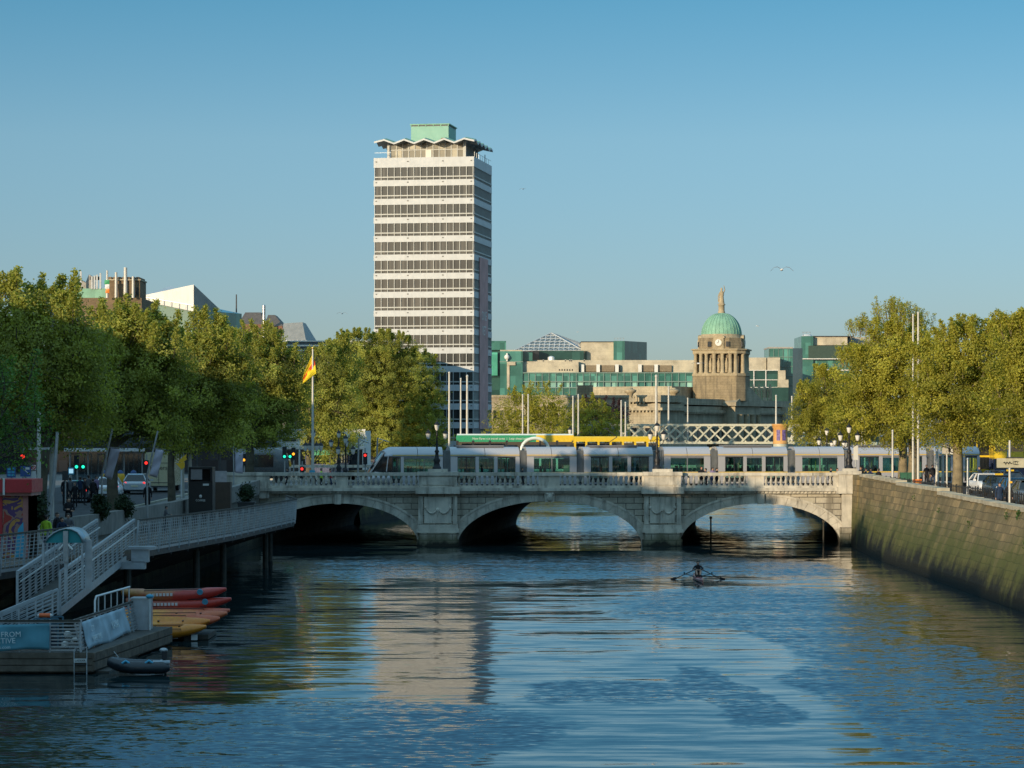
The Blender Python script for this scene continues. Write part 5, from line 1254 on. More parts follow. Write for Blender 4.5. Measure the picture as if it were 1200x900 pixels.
bs_ = bus('green topped double decker bus behind the left half of the tram', ((x0 + x1) / 2, 243, 4.05), 0, x1 - x0, bus_green, bus_cream, bus_cream, 4.42, tail=bus_yellow)
letters('New Fares cut travel costs  |  Leap ahead today', .26, render_white, bs_, 'lettering', (-1.2, -1.262, 4.0), (R(90), 0, 0))
b = B(); b.tube([(1.75 + 1.2 * math.cos(R(q)), -1.27, 3.0 + 1.05 * math.sin(R(q))) for q in range(0, 181, 15)], .16, bus_cream, 6); b.build('arch_graphic', bs_, False)
x0, x1 = ax(672, 240), ax(772, 240)
bus('yellow roofed double decker bus behind the middle of the tram', ((x0 + x1) / 2, 240.4, 3.95), R(1.2), x1 - x0, bus_yellow, bus_blue, bus_blue, 4.3)
# bus that faces us on the right quay
bf = bus('yellow and navy double decker bus facing the camera behind the parked cars on the right', (ax(1163, 234) + 1, 246, 4.1), R(90), 11, bus_blue, bus_blue, bus_yellow, 4.5)
b = B(); xn = -5.56
for y, m_ in ((-1.22, bus_yellow), (-.72, bus_yellow), (1.22, bus_yellow)): b.box(xn, xn + .06, y - .05, y + .05, .4, 4.3, m_)
b.box(xn, xn + .06, -1.25, 1.25, 2.35, 2.5, bus_yellow); b.box(xn, xn + .06, -1.25, 1.25, 1.15, 1.3, bus_yellow); b.box(xn - .01, xn + .05, -.55, .4, 3.75, 4.0, bus_yellow); b.box(xn - .01, xn + .05, -1.22, 1.22, 4.18, 4.3, bus_blue); b.build('front_frame', bf, False)
b = B(); b.box(xn + .03, xn + .05, -1.2, 1.2, 1.3, 4.2, car_glass); b.build('front_window', bf, False)
bus('yellow sided bus partly hidden at the right edge behind the road sign', (ax(1192, 232) + .4, 242, 4.1), R(88), 10, bus_yellow, bus_yellow, bus_blue, 4.3)
# shaded green bus and dark coach at the left junction
bus('dark green double decker bus in the shade beside the lamp standard at the bridge end', (ax(381, 288), 292, 4.0), R(82), 10, bus_green, bus_green, bus_blue, 4.3)
# coach with curved nose
t = thing('coach', 'dark grey coach with a rounded nose waiting in shade at the left bridge end', 'coach', (ax(306, 248), 248, 4.1))
b = B(); prof = lambda x, h, w: [(x, -w, .4), (x, -w, h - .5), (x, -w + .25, h - .1), (x, -w + .6, h), (x, w - .6, h), (x, w - .25, h - .1), (x, w, h - .5), (x, w, .4)]
b.loft([prof(-2.2, 3.1, 1.25), prof(1.2, 3.15, 1.25), prof(2.0, 2.95, 1.2), prof(2.45, 2.4, 1.1), prof(2.6, 1.4, 1.0)], gloss('coach_grey', (.12, .125, .13))); bd = b.build('body', t, False)
b = B(); b.box(-2.1, 1.2, -1.27, -1.24, 1.4, 2.5, car_glass); b.build('side_window', t, False)
b = B(); b.loft([[(2.05, -1.0, 2.8), (2.08, 1.0, 2.8)], [(2.5, -.95, 2.2), (2.53, .95, 2.2)], [(2.63, -.9, 1.45), (2.66, .9, 1.45)]], car_glass, closed=False, caps=False); b.build('windscreen', t, False)
for x in (-1.2, 1.6): 
    b = B(); b.cyl((x, -1.26, .5), (x, -1.0, .5), .48, .48, rubber, 16); b.build('wheel', t, False)

# ------------------------------------------------------------------ cars
paint_silver = gloss('silver_paint', (.42, .45, .48)); paint_white_car = gloss('white_paint', (.72, .73, .74)); paint_dark = gloss('dark_blue_paint', (.015, .03, .055)); paint_black = gloss('black_paint', (.01, .01, .012)); paint_grey = gloss('grey_paint', (.09, .10, .11)); paint_blue = gloss('blue_paint', (.02, .09, .2))
plate_y = M('number_plate', (.65, .6, .4), .5); head_m = M('headlight_glass', (.8, .8, .78), .15, .3)
def make_car():
    """nose toward -y; 4.2 m long"""
    t = thing('parked_car', 'car', 'car'); w = .87
    # lower body: rings along y
    def rg(y, z0, z1, hw, e=.1): return [(-hw, y, z0 + .1), (-hw - .02, y, (z0 + z1) / 2), (-hw + .03, y, z1 - .05), (-hw + e + .05, y, z1), (hw - e - .05, y, z1), (hw - .03, y, z1 - .05), (hw + .02, y, (z0 + z1) / 2), (hw, y, z0 + .1), (hw - .1, y, z0), (-hw + .1, y, z0)]
    b = B(); b.loft([rg(-2.1, .3, .62, .7), rg(-2.0, .24, .72, .8), rg(-1.7, .2, .82, .86), rg(-.9, .18, .95, w), rg(.2, .18, .97, w), rg(1.5, .2, .98, w), rg(1.95, .26, .92, .84), rg(2.08, .34, .78, .78)], paint_silver)
    # roof and pillars
    b.loft([rg(-.35, 1.38, 1.42, .58, .05), rg(.0, 1.40, 1.48, .62, .08), rg(.9, 1.40, 1.48, .62, .08), rg(1.45, 1.33, 1.4, .58, .05)], paint_silver)
    for s_ in (-1, 1):
        for p, q in (((-.95, .95), (-.3, 1.4)), ((.35, .95), (.35, 1.42)), ((1.85, .95), (1.4, 1.36))): b.bar((s_ * (w - .06), p[0], p[1]), (s_ * .6, q[0], q[1]), .07, .08, paint_silver)
    b.build('body', t, False)
    b = B(); lo = [(-.78, -.98, .94), (.78, -.98, .94), (.8, 1.84, .95), (-.8, 1.84, .95)]; hi = [(-.58, -.32, 1.4), (.58, -.32, 1.4), (.58, 1.42, 1.38), (-.58, 1.42, 1.38)]
    for k in range(4): b.poly([lo[k], lo[(k + 1) % 4], hi[(k + 1) % 4], hi[k]], car_glass)
    b.build('windows', t, False)
    for y in (-1.3, 1.28):
        for s_ in (-1, 1):
            b = B(); b.cyl((s_ * (w - .2), y, .31), (s_ * (w + .015), y, .31), .31, .31, rubber, 16); wl = b.build('wheel', t, False)
            b = B(); b.cyl((s_ * (w - .02), y, .31), (s_ * (w + .03), y, .31), .19, .17, chrome, 10); b.build('rim', wl, False)
    for s_ in (-1, 1):
        b = B(); b.sphere((s_ * .62, -1.98, .66), (.15, .12, .08), head_m, 8); b.build('headlight', t, False)
        b = B(); b.sphere((s_ * .68, 2.0, .8), (.11, .08, .11), tail_lamp, 8); b.build('tail_light', t, False)
        b = B(); b.obox((s_ * 1.0, -.75, 1.0), (.2, .1, .13), 0, paint_silver); b.build('mirror', t, False)
    b = B(); b.box(-.45, .45, -2.12, -2.04, .36, .52, black_iron); b.build('grille', t, False)
    b = B(); b.box(-.26, .26, -2.14, -2.1, .42, .53, plate_y); b.box(-.26, .26, 2.08, 2.11, .55, .66, plate_y); b.build('number_plate', t, False)
    return t
car0 = make_car()
GC, GCL = 'cars queuing on the right quay', 'cars on the left quay road'
cars = [((1155, 580, 203), 4, paint_white_car, 'white hatchback, first behind the forked tree of the right quay queue', GC), ((1172, 583, 194), 3, paint_dark, 'dark blue car behind the man in the navy coat', GC), ((1190, 586, 182), 2, paint_blue, 'deep blue car just left of the road sign post', GC), ((1206, 590, 172), 0, paint_grey, 'dark grey car cut by the right edge of the photo', GC), ((1185, 580, 214), 4, paint_black, 'black car further back in the right quay queue', GC), ((1168, 577, 216), 5, paint_grey, 'grey car half hidden at the back of the right quay queue', GC),
        ((161, 592, 205), 182, paint_silver, 'silver blue car with lit tail lamps behind the left quay trees', GCL), ((128, 594, 196), 184, paint_white_car, 'white car left of the stout trunk on the left quay', GCL), ((93, 594, 188), 183, paint_grey, 'grey car parked behind the men on the left quay', GCL)]
for i, ((px, py, Y), rz, pt, lb, g) in enumerate(cars):
    c = car0 if i == 0 else dup(car0); X = ax(px, Y); c.location = (X, Y, (gz_s(Y) if X > 0 else gz_n(Y)) + .01); c.rotation_euler = (0, 0, R(rz)); c['label'] = lb; c['group'] = g
    c['pt'] = pt.name
for c in [o for o in COL.objects if 'pt' in o]:
    recolour(c, {paint_silver: bpy.data.materials[c['pt']]}); del c['pt']
for c in [o for o in COL.objects if o.get('label') in (cars[1][3], cars[4][3])]:
    b = B(); b.box(-.28, .28, .25, .45, 1.47, 1.6, bus_yellow); b.build('taxi_sign', c, False)
# cream delivery van, rear toward us
cream = gloss('cream_paint', (.50, .44, .27)); van_red = M('van_letters', (.10, .07, .05), .6)
Y = 208; t = thing('delivery_van', 'cream delivery van seen from behind with dark lettering', 'van', (ax(186, Y), Y, gz_n(Y)), R(0))
b = B(); b.loft([[(x, y, z) for x, z in ((-1.05, .5), (-1.05, 2.9), (-.95, 3.0), (.95, 3.0), (1.05, 2.9), (1.05, .5))] for y in (0, 4.2)], cream, smooth=False)
b.loft([[(x, y, z) for x, z in ((-1.0, .5), (-1.0, h - .1), (-.9, h), (.9, h), (1.0, h - .1), (1.0, .5))] for y, h in ((4.2, 2.3), (5.2, 2.2), (5.9, 1.2))], cream, smooth=False); b.build('body', t, False)
b = B(); b.box(-.012, .012, -.03, 0, .6, 2.85, dark_steel); b.box(-1.0, 1.0, -.02, 0, 2.2, 2.23, dark_steel); b.box(-1.0, 1.0, -.02, 0, .72, .76, dark_steel); b.build('rear_door_seams', t, False)
letters('Butlers', .46, van_red, t, 'lettering', (0, -.03, 1.85), (R(90), 0, 0))
b = B()
for s_ in (-1, 1): b.box(s_ * .95 - .08, s_ * .95 + .08, -.06, 0, 1.0, 1.35, tail_lamp)
b.build('tail_light', t, False)
b = B(); b.box(-1.0, 1.0, -.15, .1, .38, .5, dark_steel); b.build('bumper', t, False)
for x in (-.85, .85):
    for y in (.9, 4.6): b = B(); b.cyl((x - .12, y, .38), (x + .12, y, .38), .38, .38, rubber, 14); b.build('wheel', t, False)
# ------------------------------------------------------------------ masts, lamps, signals, signs
def pole_to(px, ptop, Y, r, label, zb=None, m=None, group=None, name='tall_mast', cat='mast', cap=True):
    x = ax(px, Y); zb = zb if zb is not None else (gz_n(Y) if x < 0 else 4.1); zt = az(ptop, Y)
    t = thing(name, label, cat, (x, Y, zb), 0, group); h = zt - zb; m = m or mast_paint
    b = B(); b.cyl((0, 0, 0), (0, 0, h), r * 1.25, r * .8, m, 10, True); b.build('pole', t, False)
    b = B(); b.cyl((0, 0, 0), (0, 0, .5), r * 1.9, r * 1.7, m, 10); b.build('base', t, False)
    if cap: b = B(); b.sphere((0, 0, h), (r * 1.1, r * 1.1, r * 1.3), m, 8); b.build('finial', t, False)
    return t
GM = 'tall white masts along the river'
pole_to(60.5, 352, 134.5, .1, 'white mast standing among the leaves of the tallest left quay tree', group=GM)
pole_to(45.5, 485, 124, .095, 'grey pole with a crossarm just right of the red kiosk', group=GM)
pole_to(222.5, 386, 183, .11, 'white mast in the leaves above the black kiosk', group=GM)
pole_to(214, 405, 186, .10, 'thinner white mast just left of the one above the black kiosk', group=GM)
pole_to(526.5, 437, 268, .11, 'leftmost white mast at the foot of the white tower, seen above the tram', group=GM)
pole_to(540, 444, 264, .085, 'thin middle mast at the foot of the white tower', group=GM)
pole_to(547.5, 441, 270, .125, 'thick right-hand mast at the foot of the white tower', group=GM)
pole_to(612.5, 463, 330, .10, 'left mast of the pair in front of the rounded sunlit tree', group=GM)
pole_to(619, 463, 330, .11, 'right mast of the pair in front of the rounded sunlit tree', group=GM)
pole_to(671.5, 465, 330, .11, 'left mast of the pair between the two small riverside trees', group=GM)
pole_to(677.7, 463, 330, .11, 'right mast of the pair between the two small riverside trees', group=GM)
pole_to(728, 470, 340, .11, 'left thin mast of the pair before the lit end of the domed building', group=GM)
pole_to(733, 472, 340, .11, 'right thin mast of the pair before the lit end of the domed building', group=GM)
pole_to(769, 441, 246, .13, 'white mast rising behind the lamp on the right bridge pier', 4.0, group=GM)
pole_to(783.5, 454, 480, .17, 'stubby pale post on the left part of the lattice bridge', 7, group='posts standing on the lattice bridge')
pole_to(806, 467, 480, .14, 'post with a yellow foot on the lattice bridge', 7, group='posts standing on the lattice bridge')
pole_to(909.5, 464, 480, .17, 'pale post on the lattice bridge next to the ochre drum', 7, group='posts standing on the lattice bridge')
pole_to(928, 465, 482, .15, 'rightmost post on the lattice bridge, by the lower right tree', 7, group='posts standing on the lattice bridge')
pole_to(1010, 443, 234, .09, 'left mast of the pair in front of the airy right quay tree', group=GM)
pole_to(1013.6, 447, 238, .08, 'right mast of the pair in front of the airy right quay tree', group=GM)
pole_to(1046, 505, 208, .08, 'short white mast left of the straight tree trunk on the right quay', group=GM)
pole_to(1070, 369, 204, .075, 'left and slightly shorter of the two tallest masts on the right quay', group=GM)
pole_to(1076, 367, 200, .085, 'right and taller of the two tallest masts on the right quay', group=GM)
pole_to(1105, 505, 222, .10, 'thin pole left of the round sign on the right quay', group=GM)
pole_to(1134, 538, 186, .08, 'thin grey pole to the right of the forked tree trunk', m=grey_steel, group='thin poles of the right quay')
pole_to(1181, 512, 228, .06, 'thin pole against the facing yellow and navy bus', group='thin poles of the right quay')
pole_to(963, 455, 310, .11, 'mast half hidden in the lower right tree', group=GM)
pole_to(1098, 525, 226, .14, 'slender white post between the tram tail and the phone mast', group=GM)
t = [o for o in COL.objects if o.get('label', '').startswith('grey pole with a crossarm')][0]
b = B(); h = az(527, 124) - 3.6; b.box(-.45, .5, -.05, .05, h, h + .1, grey_steel); b.build('crossarm', t, False)
# leaning second pole beside it
b = B(); p = at(66, 506, 126); b.tube([(p.x - .45, p.y, 3.6), (p.x - .1, p.y, 6.5), (p.x + .05, p.y, p.z)], [.1, .09, .07], grey_steel, 8); tag(b.build('leaning_pole'), 'leaning grey pole left of the green signals on the left quay', 'pole')

# flag on a tall pole at the left bridge end
Y = 215; t = thing('flagpole', 'tall white flagpole flying a yellow and red flag at the left bridge end', 'flagpole', (ax(366.5, Y), Y, 4.1))
h = az(409, Y) - 4.1; b = B(); b.cyl((0, 0, 0), (0, 0, h), .13, .06, mast_paint, 10); b.build('pole', t, False)
b = B(); b.sphere((0, 0, h + .08), .11, M('gilt', (.6, .42, .12), .3, .8), 8); b.build('finial', t, False)
b = B(); b.cyl((0, 0, 0), (0, 0, .5), .24, .2, mast_paint, 10); b.build('base', t, False)
fy, fr = M('flag_yellow', (.86, .66, .02), .7, var=.05), M('flag_red', (.68, .06, .02), .7, var=.05)
def flag_pt(u, v):
    """u from hoist (0) to fly end (1), v from top (0) to bottom: cloth hanging down and blown left"""
    px = 367.3 + 1.5 * v * (1 - u) - u * 12.5 - (1 - u) * u * 2 + (v * (1 - u)) * 2
    py = 413 + v * 25 * (1 - .72 * u) + u * 30
    q = at(px, py, Y); return Vector((q.x, q.y + .28 * math.sin(u * 7 + v * 2.0) * u + .12 * math.sin(v * 6), q.z))
b = B(); n, m_ = 20, 12
g = [[flag_pt(u / n, v / m_) for v in range(m_ + 1)] for u in range(n + 1)]
for u in range(n):
    for v in range(m_):
        fu, fv = (u + .5) / n, (v + .5) / m_
        red = .33 < fv < .62 and not (.42 < fu < .6 and .4 < fv < .55)
        b.add([g[u][v], g[u + 1][v], g[u + 1][v + 1], g[u][v + 1]], [(0, 1, 2, 3)], fr if red else fy, True)
fo = b.build('flag', t)
md = fo.modifiers.new('thick', 'SOLIDIFY'); md.thickness = .02

# ornate lamp standards
def lamp_standard(px, pbase, Y, ptop, arms, label, group='ornate lamp standards of the bridge', w=.62, zb=None):
    x = ax(px, Y); zb = az(pbase, Y) if zb is None else zb; h = az(ptop, Y) - zb
    t = thing('lamp_standard', label, 'street lamp', (x, Y, zb), 0, group)
    b = B(); s = h / 4.0
    b.lathe((0, 0, 0), [(.34, 0), (.34, .22), (.26, .3), (.2, .55), (.28, .75), (.16, .95), (.12, 1.3), (.19, 1.42), (.1, 1.55), (.075, 2.0), (.06, h * .72), (.1, h * .74), (.05, h * .78), (.04, h - .55)], black_iron, 12)
    b.build('column', t, False)
    heads = [(0, h - .55)]
    if arms:
        g = B(); za = h * .66
        for k in range(arms):
            a = 2 * math.pi * k / arms + (0 if arms == 2 else .5); dx, dy = math.cos(a) * w, math.sin(a) * w
            if arms == 2: dx, dy = (w if k else -w), 0
            g.tube([(0, 0, za - .35), (dx * .45, dy * .45, za - .5), (dx * .9, dy * .9, za - .25), (dx, dy, za)], .03, black_iron, 6); g.tube([(0, 0, za + .1), (dx * .5, dy * .5, za - .1), (dx, dy, za)], .02, black_iron, 5)
            heads.append(((dx, dy), za))
        g.build('arm', t, False)
    for q, z in heads:
        dx, dy = q if q else (0, 0); g = B()
        g.lathe((dx, dy, z), [(.06, 0), (.13, .08), (.2, .42)], lantern_glass, 10); ln = g.build('lantern', t, False)
        g = B(); g.lathe((dx, dy, z), [(.23, .42), (.2, .5), (.1, .62), (.04, .66), (.05, .72), (.01, .8)], black_iron, 10); g.build('lantern_cap', ln, False)
    return t
lamp_standard(512, 551, 209.8, 496, 2, 'three-lantern lamp standard on the left bridge pier', w=.65)
lamp_standard(770, 551, 209.8, 497, 2, 'three-lantern lamp standard on the right bridge pier', w=.5)
lamp_standard(668, 556, 252, 502, 2, 'three-lantern lamp standard on the far parapet behind the bus roofs', w=.75, zb=5.2)
lamp_standard(367, 556, 216, 505, 4, 'cluster lamp standard at the foot of the flagpole', w=.65, zb=4.1)
lamp_standard(397, 556, 255, 506, 2, 'three-lantern lamp standard behind the left part of the balustrade', w=.7, zb=4.6)
lamp_standard(405, 556, 222, 512, 2, 'lamp standard just left of the tram nose', w=.6, zb=4.1)
lamp_standard(995, 551, 210, 499, 2, 'lamp standard on the right end pedestal of the bridge', w=.65)
lamp_standard(969, 556, 256, 503, 2, 'left one of the lamp standards behind the tram under the right trees', w=.72, zb=4.6)
lamp_standard(983, 556, 262, 505, 4, 'many-armed lamp standard behind the tram under the right trees', w=.8, zb=4.2)
lamp_standard(581, 556, 258, 510, 2, 'distant lamp standard under the rounded sunlit tree', w=.6, zb=4.2)

# traffic signals
def signal(px, py, Y, lamp, label, two=False, group='traffic signals of the left junction', wide=.3, shift=0):
    x = ax(px, Y); zb = gz_n(Y); z = az(py, Y)
    t = thing('traffic_signal', label, 'traffic light', (x, Y, zb), 0, group)
    b = B(); b.cyl((0, .12, 0), (0, .12, z - zb + .6), .06, .05, grey_steel, 8); b.build('post', t, False)
    b = B(); zz_ = z - zb
    lo = {red_lamp: -.75, amber_lamp: -.45, green_lamp: -.17}[lamp]
    b.box(-.17, .17, -.12, .08, zz_ + lo, zz_ + lo + .95, black_iron); hd = b.build('signal_head', t, False)
    for k, off in enumerate((0, .45) if two else (0,)):
        if off: b = B(); b.box(off - .17, off + .17, -.12, .08, zz_ - .2, zz_ + .2, black_iron); b.build('filter_head', t, False)
        b = B(); b.cyl((off, -.125, zz_), (off, -.15, zz_), .11, .11, lamp, 12); b.build('lit_lamp', hd, False)
    return t
signal(333.5, 535, 222, green_lamp, 'traffic signal showing two green lamps at the left bridge end', True)
signal(344, 532, 222, amber_lamp, 'traffic signal showing amber above the left end of the balustrade')
signal(354, 549.5, 219, red_lamp, 'low traffic signal showing red left of the flagpole base')
signal(428, 533.5, 224, red_lamp, 'traffic signal showing red at the nose of the tram')
signal(90, 547, 190, green_lamp, 'pair of green traffic lamps under the left quay trees', True)
signal(27, 535, 150, red_lamp, 'traffic signal showing red above the blue signs at the far left')
signal(171.5, 542.5, 200, red_lamp, 'traffic signal showing red in front of the cream van')
signal(286, 539, 226, amber_lamp, 'small amber traffic signal next to the white hanging banner')

# signs and banners
sign_blue = M('sign_blue', (.02, .07, .22), .5, var=.05); sign_teal = M('sign_light_blue', (.05, .32, .48), .6, var=.1); sign_red = M('sign_red', (.5, .03, .03), .5, var=.05); sign_yellow = M('sign_yellow', (.75, .42, .02), .5, var=.05); sign_white = M('sign_white', (.6, .6, .58), .5, var=.04)
banner_lilac = M('pale_lilac_banner', (.44, .41, .48), .8, var=.07, scale=.8)
def sign(px0, px1, py0, py1, Y, m, label, post=True, name='road_sign', cat='road sign', group=None, zb=None, th=.05):
    c = at((px0 + px1) / 2, py1, Y); zb = (gz_n(Y) if c.x < 0 else 4.1) if zb is None else zb; w = ax(px1, Y) - ax(px0, Y); z1, z0 = az(py0, Y) - zb, az(py1, Y) - zb
    t = thing(name, label, cat, (c.x, Y, zb), 0, group)
    b = B(); b.box(-w / 2, w / 2, -th, 0, z0, z1, m); pn = b.build('panel', t, False)
    if post:
        b = B(); b.cyl((0, .06, 0), (0, .06, z1 - .05), .045, .045, grey_steel, 8); b.build('post', t, False)
    return t, pn, w, z0, z1
t, pn, w, z0, z1 = sign(8, 18.5, 547, 559.5, 122, sign_blue, 'square blue sign with small pale panels at the far left', group='blue signs above the red kiosk')
b = B(); 
for i in range(2):
    for k in range(3): b.box(-w * .38 + i * w * .42, -w * .04 + i * w * .42, -.056, -.05, z0 + .06 + k * .13, z0 + .15 + k * .13, sign_teal)
b.build('symbols', pn, False)
t, pn, w, z0, z1 = sign(24, 36, 546, 558.5, 122, sign_blue, 'blue sign with a white diagonal line beside the pole', group='blue signs above the red kiosk')
b = B(); b.bar((-w * .2, -.054, z1 - .12), (w * .4, -.054, z0 + .1), .008, .03, sign_white); b.box(0, w * .4, -.056, -.05, z1 - .16, z1 - .06, sign_white); b.build('symbols', pn, False)
t, pn, w, z0, z1 = sign(39, 46.5, 561, 575, 121, sign_white, 'white plate with a red ring sign on the grey pole', False)
b = B(); c = Vector((0, -.06, z1 - .22))
b.tube([c + Vector((.17 * math.cos(R(q)), 0, .17 * math.sin(R(q)))) for q in range(0, 361, 20)], .03, sign_red, 5); b.bar(c + Vector((-.1, 0, -.1)), c + Vector((.1, 0, .1)), .02, .04, sign_red); b.bar(c + Vector((.1, 0, -.1)), c + Vector((-.1, 0, .1)), .02, .04, sign_red); b.build('red_ring', pn, False)
t, pn, w, z0, z1 = sign(37, 42, 545, 551, 122.5, sign_white, 'small white no-turn sign above the red ring sign', False)
b = B(); c = Vector((0, -.06, (z0 + z1) / 2)); b.tube([c + Vector((.08 * math.cos(R(q)), 0, .08 * math.sin(R(q)))) for q in range(0, 361, 30)], .02, sign_red, 5); b.bar(c + Vector((-.06, 0, .06)), c + Vector((.06, 0, -.06)), .02, .02, sign_red); b.build('red_ring', pn, False)
sign(37, 42, 552, 561, 122.5, sign_white, 'narrow white plate under the small no-turn sign', False)
Y = 172; t = thing('arrow_sign', 'yellow diamond-like arrow sign above the parapet near the black kiosk', 'road sign', (ax(212.5, Y), Y, gz_n(Y)))
zt = az(536, Y) - gz_n(Y); b = B(); b.cyl((0, .05, 0), (0, .05, zt), .05, .05, white_steel, 8); b.build('post', t, False)
def poly_y(pts, m, y, th=.05): g = B(); g.prism([(x, y, z) for x, z in pts], (0, th, 0), m); return g
zc = zt; poly_y([(-.05, zc - .1), (.32, zc + .22), (.3, zc - .05), (.36, zc - .1), (.1, zc - .32), (-.2, zc - .3)], sign_yellow, -.03).build('panel', t, False)
zc = zt - .42; poly_y([(-.33, zc + .05), (.22, zc + .12), (.2, zc - .2), (.02, zc - .34)], sign_yellow, -.06).build('panel', t, False)
def leaning_banner(pts, Y, label, m=banner_lilac, group='pale banners on leaning poles', polex=None):
    p = [at(x, y, Y) for x, y in pts]; base = Vector((polex if polex is not None else p[3].x - .1, Y, gz_n(Y)))
    t = thing('street_banner', label, 'banner', base, 0, group)
    n = 10; rows = [[p[0].lerp(p[3], i / n).lerp(p[1].lerp(p[2], i / n), k / 4) + Vector((0, .05 * math.sin(i * 1.1 + k), 0)) for k in range(5)] for i in range(n + 1)]
    b = B(); b.loft(rows, m, closed=False, caps=False); c = b.build('cloth', t); md = c.modifiers.new('thick', 'SOLIDIFY'); md.thickness = .02
    b = B(); d = (p[0] - p[3]).normalized(); b.tube([base, p[3] - Vector((.12, 0, 0)), p[0] - Vector((.12, 0, 0)) + d * 1.0], .05, grey_steel, 8); b.bar(p[0] - Vector((.15, 0, -.05)), p[1] + Vector((.1, 0, .05)), .03, .03, grey_steel); b.build('pole', t)
leaning_banner([(129.5, 525), (141, 526.5), (131, 562), (122, 559)], 140, 'pale banner on a leaning pole, left of the stout trunk')
leaning_banner([(182.5, 526), (192, 528), (184, 560), (175, 557)], 150, 'pale banner on a leaning pole, in front of the cream van')
leaning_banner([(275.5, 530), (285, 530), (284.5, 555), (276, 554)], 205, 'pale banner hanging straight above the parapet at the bridge end', polex=ax(273.5, 205))
# right quay signs
Y = 150; t = thing('direction_sign', 'wide weathered back of a direction sign with graffiti on the right quay', 'road sign', (ax(1183.5, Y), Y, 4.1))
b = B(); z1, z0 = az(537, Y) - 4.1, az(548, Y) - 4.1; b.box(ax(1168, Y) - ax(1183.5, Y), .95, -.03, .03, z0, z1, M('weathered_sign_back', (.42, .38, .26), .7, var=.2, scale=2, dirt=.5)); pn = b.build('panel', t, False)
b = B(); b.cyl((0, .08, 0), (0, .08, az(516, Y) - 4.1), .07, .06, mast_paint, 10); b.build('post', t, False)
b = B(); gr = M('graffiti_paint', (.03, .035, .03), .6)
b.tube([(-.35 + k * .055, -.045, (z0 + z1) / 2 + .07 * math.sin(k * 2.3) ) for k in range(9)], .03, gr, 5)
b.tube([(.28 + .13 * math.cos(R(q)), -.045, (z0 + z1) / 2 + .09 * math.sin(R(q))) for q in range(0, 340, 30)], .016, gr, 5); b.tube([(.38 + .12 * math.cos(R(q)), -.045, (z0 + z1) / 2 + .1 * math.sin(R(q))) for q in range(40, 330, 30)], .014, gr, 5); b.build('graffiti', pn, False)
b = B(); b.box(-.2, .7, -.05, .05, z1, z1 + .06, dark_steel); b.box(-.03, .12, -.04, .04, az(564, Y) - 4.1 - .1, az(564, Y) - 4.1, sign_yellow); b.build('bracket', t, False)
Y = 196; t = thing('round_sign', 'round road sign seen from behind beside the forked tree', 'road sign', (ax(1111.5, Y), Y, 4.1))
z = az(527.5, Y) - 4.1; b = B(); b.cyl((.28, -.02, z), (.28, .02, z), .3, .3, sign_white, 18); b.box(-.45, .1, -.02, .02, z - .25, z + .45, M('grey_sign_back', (.45, .43, .38), .6, var=.1)); pn = b.build('panel', t, False)
b = B(); b.tube([(.28 + .17 * math.cos(R(q)), -.03, z + .17 * math.sin(R(q))) for q in range(90, 361, 30)], .04, dark_steel, 5); b.build('symbol', pn, False)
b = B(); b.cyl((-.1, .06, 0), (-.1, .06, z + .5), .07, .06, mast_paint, 8); b.build('post', t, False)
Y = 206; t = thing('utility_cabinet', 'dark green street cabinet beside the straight tree trunk', 'cabinet', (ax(1063, Y), Y, 4.1)); gcab = M('cabinet_green', (.03, .12, .07), .5, var=.1, dirt=.2)
b = B(); b.box(-.5, .5, -.3, .3, .08, 1.42, gcab); b.box(-.53, .53, -.33, .33, 1.42, 1.5, gcab); b.box(-.55, .55, -.35, .35, 0, .08, concrete); b.build('body', t, False)
b = B(); b.box(-.01, .01, -.31, -.295, .12, 1.4, black_iron); b.box(.3, .44, -.315, -.3, .75, .95, sign_white); b.build('door_seam', t, False)
Y = 196; t = thing('poster_bin', 'small post with an orange poster at the foot of the tallest masts', 'poster stand', (ax(1073.5, Y), Y - .6, 4.1)); b = B(); b.box(-.3, .3, -.08, .08, 0, .55, sign_white)
for k in range(3): b.box(-.22 + k * .17, -.12 + k * .17, -.1, -.08, .05, .5, black_iron)
b.build('stand', t, False); b = B(); b.box(-.3, .3, -.09, .07, .6, 1.18, M('orange_poster', (.75, .2, .02), .6, var=.25, scale=5)); b.sphere((.02, -.09, .85), (.1, .02, .12), sign_yellow, 8); b.build('poster', t, False)
b = B(); q = at(1025.5, 522, 240); b.box(q.x - .42, q.x + .42, q.y, q.y + .4, q.z - .3, q.z + .3, M('lamp_box_green', (.36, .42, .36), .5)); b.box(q.x - .05, q.x + .05, q.y + .15, q.y + .25, 4.1, q.z - .3, grey_steel); tag(b.build('signal_cabinet'), 'pale green box on a post above the tram roof at the right', 'signal box')
t, pn, w, z0, z1 = sign(1000, 1005.5, 522, 539, 214, sign_white, 'narrow tall pale sign on a post next to the right end lamp', True)
# left quay furniture: red kiosk, black kiosk, brown cabinet, bollard lights
red_k = M('kiosk_red', (.42, .025, .03), .5, var=.1, dirt=.2); mural = None
def mural_mat():
    m, nt, bs = new_mat('kiosk_mural'); v = coords(nt); n_ = noise(nt, v, 1.1, 3, .5, 'Fac', .8)
    r_ = ramp(nt, n_, [(.3, (.35, .03, .02)), (.4, (.30, .16, .12)), (.47, (.09, .035, .12)), (.53, (.45, .22, .05)), (.6, (.25, .08, .07)), (.68, (.03, .2, .3))]); r_.node.color_ramp.interpolation = 'CONSTANT'
    nt.links.new(r_, bs.inputs['Base Color']); bs.inputs['Roughness'].default_value = .6; return m
Y = 116; t = thing('red_kiosk', 'red kiosk with a painted mural side at the far left of the quay', 'kiosk', (ax(10, Y), Y, gz_n(Y)))
x0, x1 = -2.2, ax(33, Y) - ax(10, Y); zt = az(577, Y) - gz_n(Y)
